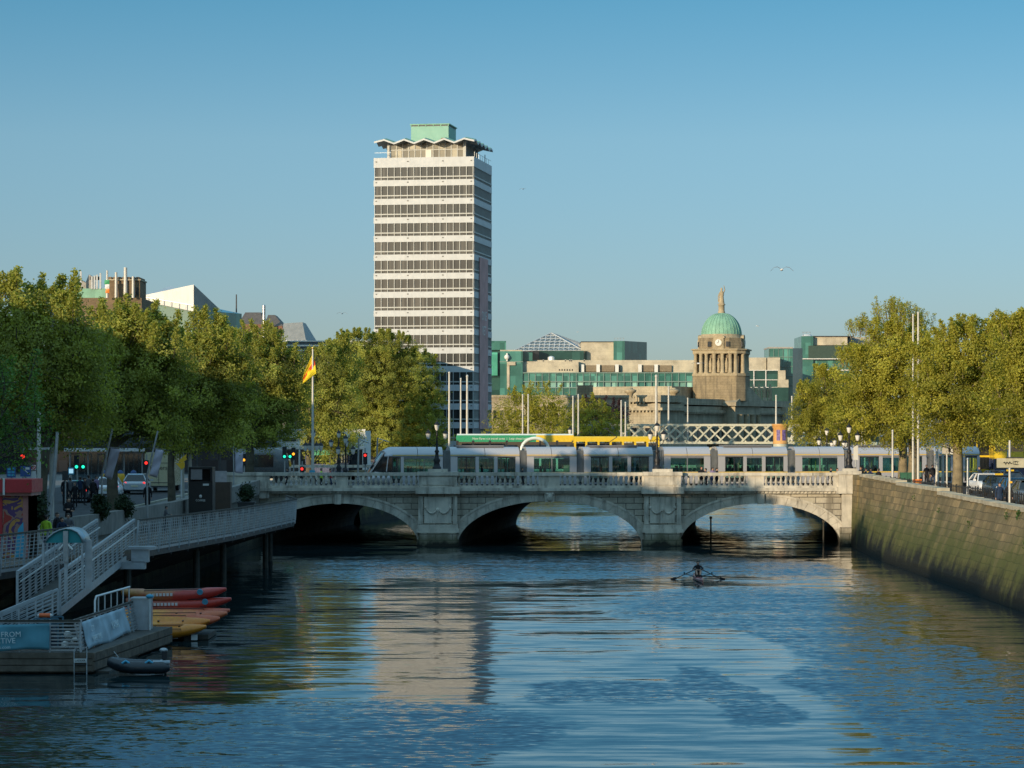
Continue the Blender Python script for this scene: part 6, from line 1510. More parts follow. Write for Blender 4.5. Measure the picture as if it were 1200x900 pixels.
b = B(); b.box(x0, x1, 0, 2.2, -.3, zt, mural_mat()); b.build('painted_wall', t, False)
b = B(); b.box(x0, -.25, -.06, 0, -.3, zt - .1, red_k); b.build('red_panel', t, False)
b = B(); b.box(x0, ax(39, Y) - ax(10, Y), -.35, 2.3, zt, zt + .55, red_k); b.build('fascia', t, False)
b = B(); b.box(x1 - .22, x1, -.03, 2.2, -.3, zt, M('kiosk_pink_frame', (.35, .14, .12), .6, var=.1)); b.box(x0, x1 + .15, -.2, 2.25, zt - .14, zt, M('kiosk_trim', (.4, .18, .15), .6)); build_each(b, 'frame', t, False)
b = B(); b.box(ax(6.5, Y) - ax(10, Y) - .04, ax(6.5, Y) - ax(10, Y) + .04, -.42, -.36, zt - .1, zt + .6, sign_white); b.build('downpipe', t, False)
b = B(); b.prism([(x1 - .55, -.05, -.3), (x1 - .12, -.05, -.3), (x1 - .2, -.05, 1.2), (x1 - .42, -.05, .9)], (0, .04, 0), sign_teal); b.build('blue_motif', t, False)
Y = 166; t = thing('black_kiosk', 'black kiosk with a grey awning panel and a small pale crest near the bridge', 'kiosk', (ax(235, Y), Y, gz_n(Y)))
blk = M('kiosk_black', (.012, .012, .013), .45, var=.1); b = B(); w = (ax(249, Y) - ax(221, Y)) / 2; zt = az(564, Y) - gz_n(Y)
b.box(-w, w, 0, 1.6, -.3, zt, blk); b.box(-w, -w + .12, -.05, 1.6, zt, zt + .75, blk); b.box(w - .12, w, -.05, 1.6, zt, zt + .75, blk); b.box(-w, w, -.05, 1.65, zt + .72, zt + .85, blk); b.box(-w + .1, w - .1, 1.4, 1.5, zt, zt + .7, dark_steel); b.build('body', t, False)
b = B(); b.box(-w + .14, .1, -.04, -.01, zt + .1, zt + .72, M('kiosk_shutter', (.22, .2, .2), .6)); b.build('shutter', t, False)
letters('COFFEE', .17, sign_white, t, 'lettering', (0, -.02, zt - 1.15), (R(90), 0, 0)); b = B(); b.sphere((0, -.01, zt - .9), (.09, .02, .1), sign_white, 8); b.box(.15, .5, -.02, 0, zt - .26, zt - .14, sign_white); b.build('crest', t, False)
Y = 170; t = thing('brown_cabinet', 'brown timber cabinet with a pink edged notice on top, right of the black kiosk', 'cabinet', (ax(259.5, Y), Y, gz_n(Y))); w = .55
b = B(); b.box(-w * .7, w, 0, .9, -.3, az(565, Y) - gz_n(Y), M('brown_boards', (.07, .045, .03), .7, var=.2)); b.box(-w * 1.3, -w * .72, .1, .9, -.3, az(566, Y) - gz_n(Y), timber); b.build('body', t, False)
b = B(); z = az(565, Y) - gz_n(Y); b.box(-w * .9, w * .55, .2, .26, z, z + .68, M('pale_notice', (.42, .38, .38), .6, var=.15, scale=4)); b.box(-w * 1.05, -w * .9, .18, .28, z - .5, z + .75, M('pink_edge', (.55, .2, .2), .6)); b.build('notice', t, False)
for px, lb in ((123.5, 'left'), (141, 'middle'), (156.5, 'right')):
    Y = 212; b = B(); q = at(px, 574, Y); b.lathe((q.x, Y, gz_n(Y)), [(.3, 0), (.3, .5), (.34, .55), (.34, 1.25), (.22, 1.35)], sign_yellow, 12); b.lathe((q.x, Y, gz_n(Y)), [(.25, 1.35), (.2, 1.5), (.05, 1.6)], sign_blue, 12)
    tag(b.build('traffic_bollard'), f'{lb} one of three fat yellow bollards with blue caps behind the left trees', 'bollard', 'yellow bollards at the left junction')
t, pn, w, z0, z1 = sign(73, 80, 552, 563, 170, dark_steel, 'dark square sign on two posts behind the men on the left quay')
t, pn, w, z0, z1 = sign(80, 87, 548, 556, 186, sign_teal, 'lit pale blue screen behind the left quay trees', True, 'street_screen', 'screen')
sc_ = lampmat('screen_glow', (.45, .75, .9), .7); b = B(); b.box(-w * .35, w * .35, -.07, -.05, z0 + .08, z1 - .08, sc_); b.build('lit_panel', pn, False)
t, pn, w, z0, z1 = sign(362.5, 369, 551, 557, 212, sign_teal, 'small blue arrow sign at the foot of the flagpole', True)
# shelter at left with pale fascia
Y = 230; t = thing('bus_shelter', 'bus shelter with a pale roof edge behind the left quay tree trunks', 'shelter', (ax(118, Y), Y, 4.1)); x0, x1 = ax(75, Y) - ax(118, Y), ax(166, Y) - ax(118, Y)
b = B(); b.box(x0, x1, 0, 2, az(529, Y) - 4.1, az(525.5, Y) - 4.1, white_steel); b.build('roof', t, False); b = B()
for k in range(5): x = x0 + .2 + (x1 - x0 - .4) * k / 4; b.box(x - .05, x + .05, 1.8, 1.9, 0, az(529, Y) - 4.1, grey_steel)
b.build('post', t, False); b = B(); b.box(x0, x1, 1.84, 1.86, .3, az(530, Y) - 4.2, glassmat('shelter_glass', (.4, .5, .55), .1)); b.build('glass', t, False)
# green awning shop at junction
# gulls
gullw = M('gull_white', (.75, .75, .73), .7, var=.05); gullg = M('gull_grey', (.22, .23, .25), .7, var=.1)
def gull(px, py, Y, s, flap, rz, label):
    p = at(px, py, Y); t = thing('gull', label, 'bird', p, rz, 'gulls in flight')
    b = B(); b.loft([[(math.cos(q) * r, y, math.sin(q) * r * .9 + z) for q in [R(45 * k) for k in range(8)]] for y, r, z in ((-.3, .02, .02), (-.24, .06, .02), (-.1, .085, 0), (.08, .09, 0), (.24, .05, 0), (.42, .025, .01))], gullw)
    b.cyl((0, -.3, .015), (0, -.36, 0), .018, .004, sign_yellow, 5); o = b.build('body', t, False)
    for s_ in (-1, 1):
        w = [(0, 0, 0), (.28, .02, .16 * flap), (.5, .04, .12 * flap), (.74, .16, -.12 * flap)]; c = [.2, .17, .13, .02]
        b = B(); b.loft([[(s_ * x, y - k * .5, z + .02), (s_ * x, y, z + .035), (s_ * x, y + k * .5, z + .015), (s_ * x, y, z + .005)] for (x, y, z), k in zip(w, c)], gullg, smooth=True); b.build('wing', t, False)
    t.scale = (s, s, s)
gull(916, 316, 92, .52, 1, R(185), 'dark winged gull with bent wings in the sky right of the dome statue')
gull(613, 221.5, 150, .28, .6, R(150), 'tiny gull in the sky to the right of the white tower')
gull(888, 382, 300, .55, .5, R(90), 'small pale gull in the sky right of the green dome')
gull(818, 426, 160, .62, .3, R(200), 'pale gull gliding in front of the colonnaded drum')
gull(401, 367.5, 150, .4, .9, R(170), 'small gull above the big tree left of the white tower')
gull(677, 389, 500, .6, .4, R(100), 'speck of a gull above the right slope of the glass pyramid')

for px, top, arm, Y, lb in ((419, 514, 14, 232, 'left bracket pole with a thin arm over the tram track'), (441, 513, 16, 236, 'right bracket pole with a thin arm over the tram nose')):
    t = thing('bracket_pole', lb, 'pole', (ax(px, Y), Y, 4.1), 0, 'bracket poles of the tram line'); h = az(top, Y) - 4.1; b = B(); b.cyl((0, 0, 0), (.1, 0, h), .09, .07, grey_steel, 8); b.build('pole', t, False)
    b = B(); b.tube([(.1, 0, h - .05), (arm * Y / F, -1.5, h - .35)], .04, grey_steel, 6); b.tube([(.1, 0, h - .6), (arm * Y / F * .6, -.9, h - .25)], .025, grey_steel, 6); b.build('arm', t, False)
# ------------------------------------------------------------------ boardwalk, gangway, pontoon, kayaks
BW = [(-22.6, 92, 3.3), (-19.95, 108, 3.25), (-16.95, 125, 3.3), (-15.2, 152, 3.1), (-14.1, 180, 2.95), (-15.6, 190, 2.95), (-18.6, 196, 3.0)]
t = thing('boardwalk', 'timber boardwalk on steel brackets hung along the left quay wall', 'boardwalk', (-18, 140, 0))
b = B(); n_in = lambda y: np.interp(y, [p[1] for p in NB], [p[0] for p in NB]) + .35
for (x0, y0, z0), (x1, y1, z1) in zip(BW, BW[1:]):
    b.loft([[(x, y, z), (min(n_in(y), x - .3), y, z), (min(n_in(y), x - .3), y, z - .16), (x, y, z - .16)] for x, y, z in ((x0, y0, z0), (x1, y1, z1))], timber, smooth=False)
b.build('deck', t)
b = B(); b2 = B()
for (x0, y0, z0), (x1, y1, z1) in zip(BW[:-1], BW[1:]):
    b.bar((x0 - .1, y0, z0 - .3), (x1 - .1, y1, z1 - .3), .16, .3, dark_steel); b.bar((x0 - 1.6, y0, z0 - .3), (x1 - 1.6, y1, z1 - .3), .16, .3, dark_steel)
    L = math.dist((x0, y0), (x1, y1)); n = max(1, int(L / 4.5))
    for k in range(n):
        f = k / n; x, y, z = x0 + (x1 - x0) * f, y0 + (y1 - y0) * f, z0 + (z1 - z0) * f
        b2.bar((x - .1, y, z - .45), (n_in(y) + .1, y, z - .45), .18, .26, dark_steel); b2.bar((x - .4, y, z - .5), (n_in(y) + .1, y, .9), .16, .16, dark_steel)
        if k % 4 == 1: b2.cyl((x - 1.3, y, -1), (x - 1.3, y, z - .4), .19, .17, timber_dark, 10)
b.build('edge_beam', t); build_each(b2, 'bracket', t)
b = B(); p = at(167, 655, 122); b.box(p.x - .5, p.x + .25, p.y, p.y + .5, p.z - .15, p.z + .42, rail_steel); b.box(p.x - 1.1, p.x + .1, p.y, p.y + .5, p.z - .45, p.z - .12, rail_steel); b.box(p.x - .65, p.x + .55, p.y - .1, p.y + .6, p.z + .42, p.z + .55, rail_steel); b.build('landing_bracket', t)
# railing: leaning posts, dense vertical and horizontal bars
def mesh_rail(label, pts, h, lean=.12):
    t = thing('mesh_railing', label, 'railing', pts[0], 0, 'steel mesh railings of the boardwalk')
    mesh = B(); post = B(); top = B()
    for (a, c) in zip(pts, pts[1:]):
        a, c = Vector(a), Vector(c); d = (c - a); L = d.length; u = d.normalized(); o = Vector((u.y, -u.x, 0)) * lean; up = Vector((0, 0, h)) + o
        n = max(2, round(L / .52))
        for k in range(n + 1):
            q = a + d * (k / n); mesh.bar(q - Vector((0, 0, .15)), q + up, .034, .034, rail_steel)
            if k % 5 == 0: post.bar(q - Vector((0, 0, .3)), q + up * 1.0, .06, .09, rail_steel)
        for k in range(9): f = (k + .3) / 9; mesh.bar(a + up * f, c + up * f, .016, .026, rail_steel)
        top.bar(a + up, c + up, .12, .07, timber_dark); mesh.bar(a - Vector((0, 0, .12)), c - Vector((0, 0, .12)), .05, .12, rail_steel)
    mesh.build('mesh_panel', t); build_each(post, 'post', t); top.build('handrail', t); return t
mesh_rail('steel mesh railing of the boardwalk left of the gangway', [tuple(Vector(q)) for q in BW[:2]] + [(-18.6, 115.8, 3.27)], 1.3)
mesh_rail('long steel mesh railing of the boardwalk right of the gangway, up to the bridge', [(-16.95, 125, 3.3), (-15.2, 152, 3.1), (-14.1, 180, 2.95), (-15.6, 190, 2.95)], 1.3)
# gangway: two trussed sides and a deck, sloping down toward us
t = thing('gangway', 'sloping steel gangway with barred sides from the boardwalk down to the pontoon', 'gangway', (-18, 115, 2))
LT, LB = (Vector((-19.0, 127, 3.25)), Vector((-18.55, 104, 2.0))); RT, RB = (Vector((-17.3, 127, 3.25)), Vector((-16.95, 104, 2.0)))
b = B(); b.loft([[a, c, c - Vector((0, 0, .12)), a - Vector((0, 0, .12))] for a, c in ((LT, RT), (LB, RB))], timber_dark, smooth=False); b.build('deck', t)
for a, c in ((LT, LB), (RT, RB)):
    b = B(); H = Vector((0, 0, 1.28)); dn = Vector((0, 0, -.18))
    b.bar(a + H, c + H, .11, .13, rail_steel); b.bar(a + dn, c + dn, .1, .3, rail_steel)
    n = 15
    for k in range(n + 1): q = a.lerp(c, k / n); b.bar(q + dn, q + H, .09, .09, rail_steel)
    for k in range(9): z = Vector((0, 0, .1 + k * .125)); b.bar(a + z, c + z, .015, .03, rail_steel)
    b.bar(a + Vector((.12, 0, .95)), c + Vector((.12, 0, .95)), .05, .05, white_steel); b.build('side_truss', t)
# lower flight to the deck of the pontoon
t = thing('ramp', 'short lower ramp with slatted rails at the left end of the gangway', 'ramp', (-18, 103, 1))
A0, A1 = Vector((-16.9, 103.2, 1.75)), Vector((-18.9, 101.6, .82)); B0, B1 = A0 + Vector((0, -1.2, 0)), A1 + Vector((-.2, -1.2, 0))
b = B(); b.loft([[A0, B0, B0 - Vector((0, 0, .1)), A0 - Vector((0, 0, .1))], [A1, B1, B1 - Vector((0, 0, .1)), A1 - Vector((0, 0, .1))]], timber_dark, smooth=False); b.build('deck', t)
for a, c in ((A0, A1), (B0, B1)):
    b = B(); H = Vector((0, 0, .95)); b.bar(a + H, c + H, .08, .09, rail_steel)
    for k in range(5): q = a.lerp(c, k / 4); b.bar(q, q + H, .06, .06, rail_steel)
    for k in range(6): z = Vector((0, 0, .1 + k * .14)); b.bar(a + z, c + z, .02, .03, rail_steel)
    b.build('side_rail', t)
for x, y in ((-17.0, 104.2), (-18.5, 104.2)): 
    pass
# gate shelter with a curved teal roof
Y = 104; t = thing('gate_shelter', 'small shelter with curved grey roof and teal gable at the top of the pontoon', 'shelter', (ax(80, Y), Y, .75))
L_ = lambda px, py, y=Y: at(px, py, y) - Vector((ax(80, Y), Y, .75))
teal_p = M('teal_panel', (.02, .26, .28), .6, var=.08); roof_m = M('curved_roof_steel', (.34, .40, .43), .35, .5, var=.15)
arc = [(51.5, 635.5), (56, 629), (62, 624), (69, 620.5), (77, 618.5), (84, 619.5), (91, 623), (95.5, 629), (97.5, 635.5)]
b = B(); b.loft([[L_(px + dx, py + dy, Y + d) for px, py in arc] for d, dx, dy in ((-.1, 0, 0), (2.4, 9, -1.5))], roof_m, closed=False, caps=False); o = b.build('curved_roof', t, False); o.modifiers.new('thick', 'SOLIDIFY').thickness = .05
b = B(); b.prism([L_(px, py + .6, Y) for px, py in arc] , (0, .06, 0), teal_p); b.build('gable', t, False)
b = B()
for px, py0, py1, w, y in ((50.5, 636, 665, .07, Y), (103.5, 633, 690, .26, Y + .6), (77, 640, 702, .12, Y), (96, 636, 690, .06, Y)): p, q = L_(px, py0, y), L_(px, py1, y); b.box(p.x - w / 2, p.x + w / 2, p.y, p.y + .1, q.z, p.z, rail_steel)
b.build('post', t, False)
b = B(); p = L_(77, 627, Y - .1); b.box(p.x - .09, p.x + .09, p.y - .05, p.y + .05, p.z - 1.0, p.z + .15, grey_steel); b.tube([p + Vector((-.25, 0, -.55)), p + Vector((-.1, 0, -.38)), p + Vector((.1, 0, -.38)), p + Vector((.25, 0, -.55))], .05, render_white, 6); b.build('lamp_bracket', t, False)
b = B()
for k in range(12): p, q = L_(52 + k * 4, 637.5, Y + .05), L_(52 + k * 4, 662, Y + .05); b.bar(q, p, .02, .02, rail_steel)
b.build('gate_bars', t, False)

# pontoon
PT = .74
t = thing('pontoon', 'floating timber sided pontoon moored below the boardwalk', 'pontoon', (-17, 104, 0))
P = [(-25, 98.0), (-14.85, 98.0), (-13.75, 111.4), (-17.2, 112.3), (-19, 106), (-25, 106)]
b = B(); b.prism([(x, y, .06) for x, y in P], (0, 0, PT - .06), timber_dark, timber); b.build('deck', t)
b = B()
for z in (.2, .43, .66): b.box(-25, -14.8, 97.93, 98.0, z - .1, z + .1, timber)
for a, c in (((-14.85, 98.0), (-13.75, 111.4)),):
    for z in (.28, .6): b.bar((a[0] + .06, a[1] - .06, z), (c[0] + .06, c[1], z), .1, .28, timber)
b.build('fender_board', t)
b = B(); b.box(-24.6, -15.2, 98.3, 105.5, -.4, .06, timber_dark); b.box(-15.6, -14.3, 98.5, 111, -.4, .06, timber_dark); b.build('float', t)
# ladder with its name plate
lx = ax(94.5, 97.9); t = thing('pontoon_ladder', 'white hooped ladder on the front of the pontoon', 'ladder', (lx, 97.86, 0))
b = B()
for s_ in (-.22, .22): b.tube([(s_, 0, -.8), (s_, 0, .86), (s_ * .85, .18, .95), (s_ * .8, .3, .8)], .018, grey_steel, 6)
b.bar((-.2, .12, .94), (.2, .12, .94), .03, .03, grey_steel)
for k in range(4): b.bar((-.22, 0, -.5 + k * .28), (.22, 0, -.5 + k * .28), .025, .025, dark_steel)
b.build('rails', t, False)
b = B(); b.box(-.22, .22, -.05, -.03, .42, .56, sign_white); pl = b.build('name_plate', t, False); letters('LADDER', .1, black_iron, pl, 'lettering', (0, -.056, .49), (R(90), 0, 0))
# slatted fence round the pontoon edge with two banners tied to it
def slat_fence(label, pts, h, lean=0.0, n=9, gap=1.1):
    t = thing('slatted_fence', label, 'fence', pts[0], 0, 'slatted fences of the pontoon'); sl = B(); po = B()
    for a, c in zip(pts, pts[1:]):
        a, c = Vector(a), Vector(c); u = (c - a).normalized(); up = Vector((0, 0, h)) + Vector((-u.y, u.x, 0)) * lean
        for k in range(n): f = (k + .6) / n; sl.bar(a + up * f, c + up * f, .03, .055, grey_steel)
        m = max(1, round((c - a).length / gap))
        for k in range(m + 1): q = a.lerp(c, k / m); po.bar(q, q + up * 1.04, .06, .06, rail_steel)
        sl.bar(a + up, c + up, .1, .07, timber_dark)
    sl.build('slat', t); build_each(po, 'post', t); return t
slat_fence('slatted fence along the front edge of the pontoon', [(-24, 98.35, PT), (-15.3, 98.35, PT)], 1.12)
slat_fence('slatted fence along the walkway side of the pontoon', [(-15.3, 98.45, PT), (-14.75, 109.6, PT)], 1.12, .25)
def cloth_banner(label, a, c, up, m, lines, size, name='cloth_banner', tilt=0):
    """banner cloth from a to c (bottom edge), up = vector to the top edge"""
    t = thing(name, label, 'banner', a, 0, 'banners on the pontoon fence'); a, c, up = Vector(a), Vector(c), Vector(up); u = (c - a).normalized(); nrm = u.cross(up).normalized()
    n, k = 28, 9; rr = random.Random(int(size * 100)); ph = rr.uniform(0, 6)
    rows = []
    for j in range(k + 1):
        v = j / k; rows.append([a.lerp(c, i / n) + up * (v + (.06 * math.sin(math.pi * (i / n) * 3)) * (1 - v) * .8) + nrm * (.03 + .022 * math.sin(i * .9 + v * 4 + ph) + .018 * math.sin(i * .37 - v * 7)) - a for i in range(n + 1)])
    b = B(); b.loft(rows, m, closed=False, caps=False); o = b.build('cloth', t, False); o.modifiers.new('thick', 'SOLIDIFY').thickness = .01
    q = Matrix((u, up.normalized(), nrm)).transposed().to_euler(); mid = (c - a) * .5
    for s_, fu, fv, sz in lines: letters(s_, sz, M('banner_print', (.62, .72, .74), .7), o, 'lettering', (c - a) * fu + up * fv + nrm * .085, q, 'LEFT')
    return t
bt = M('banner_teal_cloth', (.10, .29, .36), .75, var=.12, scale=1.5); bp = M('banner_pale_cloth', (.30, .40, .46), .75, var=.22, scale=1.2)
cloth_banner('teal banner with white lettering on the front fence of the pontoon', (-21.3, 98.2, PT - .02), (ax(58, 98.2), 98.2, PT + .1), (0, 0, .93), bt, [('DISCOVER DUBLIN FROM', .17, .62, .27), ('A UNIQUE PERSPECTIVE', .17, .38, .27), ('www.kayaktours.com', .42, .14, .17)], 1.3)
cloth_banner('pale crumpled banner on the walkway fence of the pontoon', (-15.18, 99.2, PT + .03), (-14.78, 107.4, PT + .05), (-.24, 0, .98), bp, [('CITY', .12, .66, .3), ('RIVER TRIPS', .12, .3, .3), ('KAYAK', .58, .5, .42)], 2.1)
t = thing('end_locker', 'grey steel locker with a teal capped post at the end of the pontoon fence', 'locker', (-14.75, 109.5, PT)); b = B(); b.box(-.3, .42, 0, 1.1, 0, 1.2, rail_steel); b.box(-.34, .46, -.04, 1.14, 1.2, 1.26, grey_steel); b.build('body', t, False); b = B(); b.cyl((.45, -.05, 0), (.45, -.05, 1.3), .05, .05, white_steel, 8); b.sphere((.45, -.05, 1.33), (.16, .12, .09), sign_teal, 8); b.build('post', t, False)
t = thing('hoop_rail', 'tubular steel handrail behind the crumpled banner', 'handrail', (-15.6, 106, PT)); b = B(); H = 1.62; b.tube([(-.1, -1.6, 0), (-.1, -1.6, H - .15), (-.08, -1.45, H), (.35, 4.6, H + .02)], .04, white_steel, 8)
for k in range(6): y = -1.0 + k * 1.1; b.cyl((-.06 + k * .08, y, 0), (-.06 + k * .08, y, H), .03, .03, white_steel, 6)
b.build('tubes', t, False)
# work table, crates and buoy on the deck
t = thing('deck_cage', 'blue framed storage cage standing on the pontoon deck', 'cage', (ax(54, 100.5), 100.5, PT)); b = B(); w = (ax(68, 100.5) - ax(40, 100.5)) / 2
frame_b = M('cage_blue', (.06, .14, .19), .5, .3, var=.15)
for z in (0.0, .42, .82, 1.05): b.bar((-w, 0, z), (w, 0, z), .05, .05, frame_b); b.bar((-w, 1.1, z), (w, 1.1, z), .05, .05, frame_b)
for x in (-w, 0, w): b.bar((x, 0, 0), (x, 0, 1.05), .06, .06, frame_b); b.bar((x, 1.1, 0), (x, 1.1, 1.05), .06, .06, frame_b)
b.build('frame', t, False); b = B(); b.box(-w + .05, w - .05, .1, 1.0, .04, .36, M('crate_dark_blue', (.02, .03, .06), .6)); b.box(-w + .1, w * .5, .15, 1.0, .5, .78, M('stacked_jackets', (.04, .06, .09), .8, var=.4)); b.build('stored_gear', t, False)
b = B(); c = Vector((ax(51.5, 100.4), 100.6, PT + 1.16)); b.tube([c + Vector((-.2, 0, 0)), c + Vector((.2, 0, 0))], [.085, .085], M('buoy_orange', (.75, .13, .03), .5), 10); b.tube([c + Vector((-.28, 0, 0)), c + Vector((-.2, 0, 0))], [.03, .08], sign_white, 8); b.tube([c + Vector((.2, 0, 0)), c + Vector((.28, 0, 0))], [.08, .03], sign_white, 8); tag(b.build('rescue_buoy'), 'orange rescue buoy lying on top of the storage cage', 'buoy')
for px, py, nm, lb, mm in ((45, 722, 'bag_heap', 'pale crumpled bag on the pontoon deck left of the cage posts', bp), (82, 717, 'bag_heap', 'heap of pale rope and bags by the slatted fence corner', render_white), (98, 716, 'gas_canister', 'small pale canister by the hoop rail', rail_steel)):
    y = 100.1; c = Vector((ax(px, y), y, PT)); b = B(); rr = random.Random(px)
    if nm == 'gas_canister': b.lathe(c, [(.16, 0), (.17, .5), (.1, .62), (.05, .66), (.05, .8), (.12, .82), (.12, .86)], mm, 10)
    else:
        for k in range(5): b.sphere(c + Vector((rr.uniform(-.25, .25), rr.uniform(-.1, .2), .12 + k * .1)), (rr.uniform(.1, .2), .14, rr.uniform(.08, .16)), mm, 8)
    tag(b.build(nm), lb, 'canister' if nm == 'gas_canister' else 'bag')
# kayaks: plump sit-on hulls, stacked on a low floating rack
kred, kor, kyel, ktan = gloss('kayak_red', (.42, .06, .07), .4), gloss('kayak_orange', (.55, .16, .02), .4), gloss('kayak_yellow', (.60, .29, .02), .4), gloss('kayak_tan', (.42, .24, .08), .45)
def kayak_mesh(c0, c1, mix):
    m, nt, bs = new_mat('kayak_plastic'); v = coords(nt)
    sx = N(nt, 'ShaderNodeSeparateXYZ'); nt.links.new(v, sx.inputs[0])
    f = math_(nt, 'ADD', math_(nt, 'MULTIPLY', sx.outputs['X'], mix), math_(nt, 'MULTIPLY', noise(nt, v, 1.6, 3), 1.6))
    c = ramp(nt, f, [(.35, c0), (1.05, c1)]); c = mixc(nt, .35, c, ramp(nt, noise(nt, v, 9, 4), [(.35, (.55,) * 3), (.65, (1.1,) * 3)]), 'MULTIPLY')
    nt.links.new(c, bs.inputs['Base Color']); bs.inputs['Roughness'].default_value = .4
    return m
KB = B(); km = kayak_mesh((.5, .05, .06), (.5, .05, .06), 0); rings = []
for k in range(21):
    s_ = k / 20; x = -2.2 + 4.4 * s_; e = max(.03, math.sin(math.pi * min(.99, max(.03 if s_ < .5 else .006, s_))) ** (.36 if s_ < .5 else .55)); w = .41 * e; rk = .14 * abs(2 * s_ - 1) ** 2.4
    d = .21 * e + .03
    rings.append([(x, w * math.cos(q) , rk + .16 + (d * 1.0 if math.sin(q) < 0 else .19 * e * (.6 if abs(math.cos(q)) < .6 and .2 < s_ < .8 else 1)) * math.sin(q)) for q in [2 * math.pi * j / 14 for j in range(14)]])
KB.loft(rings, km)
KB.v = [(x, y * 1.12, z * 1.5) for x, y, z in KB.v]; kme = KB.mesh('kayak_hull')
kb2 = B()
for x in (-.5, .55): kb2.lathe((x, 0, .2), [(.2, 0), (.19, .06), (.16, .065)], black_iron, 12)
for x in (-1.5, -.9, .1, 1.1, 1.6): kb2.box(x - .04, x + .04, -.03, .03, .26, .30, black_iron)
for s_ in (-1, 1): kb2.tube([(-1.2, s_ * .3, .26), (-1.2, s_ * .33, .31), (1.2, s_ * .33, .31), (1.2, s_ * .3, .26)], .012, black_iron, 5)
kb2.v = [(x, y * 1.05, z * 1.5) for x, y, z in kb2.v]; kfm = kb2.mesh('kayak_fittings')
KZ, KY = .62, 115.0
kay = [('topmost red kayak with a tan tail and a teal spot', (-14.15, 116.2, 1.50), 1.5, -2.0, 0, (.42, .22, .07), (.44, .045, .035), .25), ('red kayak just under the topmost one', (-13.95, 116.2, 1.10), 1.0, -1.0, 0, (.45, .16, .10), (.46, .045, .03), .2),
       ('faded pinkish kayak at the back of the lower stack', (-13.95, 115.6, .72), 0, 0, 14, (.48, .13, .09), (.52, .10, .05), .0), ('orange kayak in the middle of the lower stack', (-14.0, 115.0, .66), 0, 2.0, 24, (.66, .25, .02), (.55, .12, .04), .3), ('yellow kayak with a reddish bow in the middle of the stack', (-14.25, 114.45, .52), 0, 3.2, 34, (.68, .29, .012), (.55, .11, .04), .35), ('bright yellow kayak second from the water', (-14.6, 113.9, .44), 0, 2, 30, (.72, .31, .01), (.64, .2, .015), .3), ('lowest yellow kayak nearest the camera', (-14.7, 113.5, .2), 0, 0, 18, (.72, .34, .012), (.66, .22, .015), .2)]
for lb, loc, ry, rz, rx, c0, c1, mx in kay:
    t = thing('kayak', lb, 'kayak', loc, R(rz), 'kayaks stacked beside the pontoon'); t.rotation_euler = (R(rx), R(-ry), R(rz))
    me = kme.copy(); me.materials[0] = kayak_mesh(c0, c1, mx); o = bpy.data.objects.new('hull', me); COL.objects.link(o); o.parent = t
    f = bpy.data.objects.new('deck_fittings', kfm); COL.objects.link(f); f.parent = t
    if 'topmost' in lb:
        b = B(); b.cyl((1.15, -.40, .36), (1.15, -.43, .35), .13, .13, sign_teal, 12); b.build('teal_spot', t, False)
    if 'red kayak' in lb:
        b = B(); x0 = -1.0 if 'topmost' in lb else .2
        for k in range(7): b.box(x0 + k * .15, x0 + .1 + k * .15, -.47, -.44, .22, .34, sign_white)
        b.build('painted_name', t, False)
t = thing('floating_rack', 'low dark floating rack with white end blocks under the kayaks', 'rack', (-14.2, 115.4, 0)); b = B()
for x in (-1.4, .9): b.box(x - .15, x + .15, -1.8, 2.0, -.2, .5, timber_dark); b.box(x - .06, x + .06, 1.0, 1.3, .5, 1.3, timber_dark)
b.box(-2.2, 1.7, -1.3, 1.9, .02, .22, timber_dark); build_each(b, 'frame', t, False); b = B()
for x, z in ((-1.6, .18), (.4, .1), (1.15, .36), (1.2, .05)): b.box(x - .12, x + .12, -1.98, -1.82, z, z + .22, sign_white)
b.build('end_block', t, False)
# inflatable dinghy with outboard
t = thing('inflatable_dinghy', 'small black inflatable dinghy with blue grab handles moored at the pontoon', 'dinghy', (ax(163, 97.5), 97.7, 0), R(8))
t.scale = (.9, .9, .9); dk = M('dinghy_rubber', (.012, .018, .024), .4, var=.15, spec=.6); b = B()
for s_ in (-1, 1): b.tube([(1.15, s_ * .5, .3), (.9, s_ * .5, .3), (-.3, s_ * .5, .33), (-.85, s_ * .33, .42), (-1.1, 0, .5)], [.12, .24, .25, .24, .22], dk, 12)
b.build('tube', t, False); b = B(); b.box(-.8, .85, -.42, .42, .1, .16, timber_dark); b.build('floor', t, False); b = B(); b.box(.8, .88, -.42, .42, .12, .55, rail_steel); b.build('transom', t, False)
b = B(); b.box(.5, 1.16, -.55, -.1, .49, .56, M('dinghy_cover', (.42, .48, .52), .5, var=.15)); b.build('grey_cover', t, False)
b = B()
for x in (-.55, .35): b.tube([(x - .14, -.6, .5), (x, -.62, .6), (x + .14, -.6, .5)], .05, sign_teal, 8)
b.build('grab_handle', t, False)
b = B(); b.box(.85, 1.05, -.12, .12, .6, .92, black_iron); b.sphere((.92, 0, .95), (.17, .13, .1), grey_steel, 10); b.cyl((.95, 0, .6), (1.02, 0, -.3), .06, .05, black_iron, 8); b.bar((.85, 0, .8), (.45, .1, .85), .04, .04, black_iron); b.build('outboard', t, False)
b = B(); b.tube([(-15.1 + 1.0, 98.2, .78), (-13.9, 97.9, .62), (-13.95, 97.75, .5)], .012, grey_steel, 5); tag(b.build('mooring_rope', loc=(-14, 98, .5)), 'thin mooring rope from the pontoon to the dinghy', 'rope')
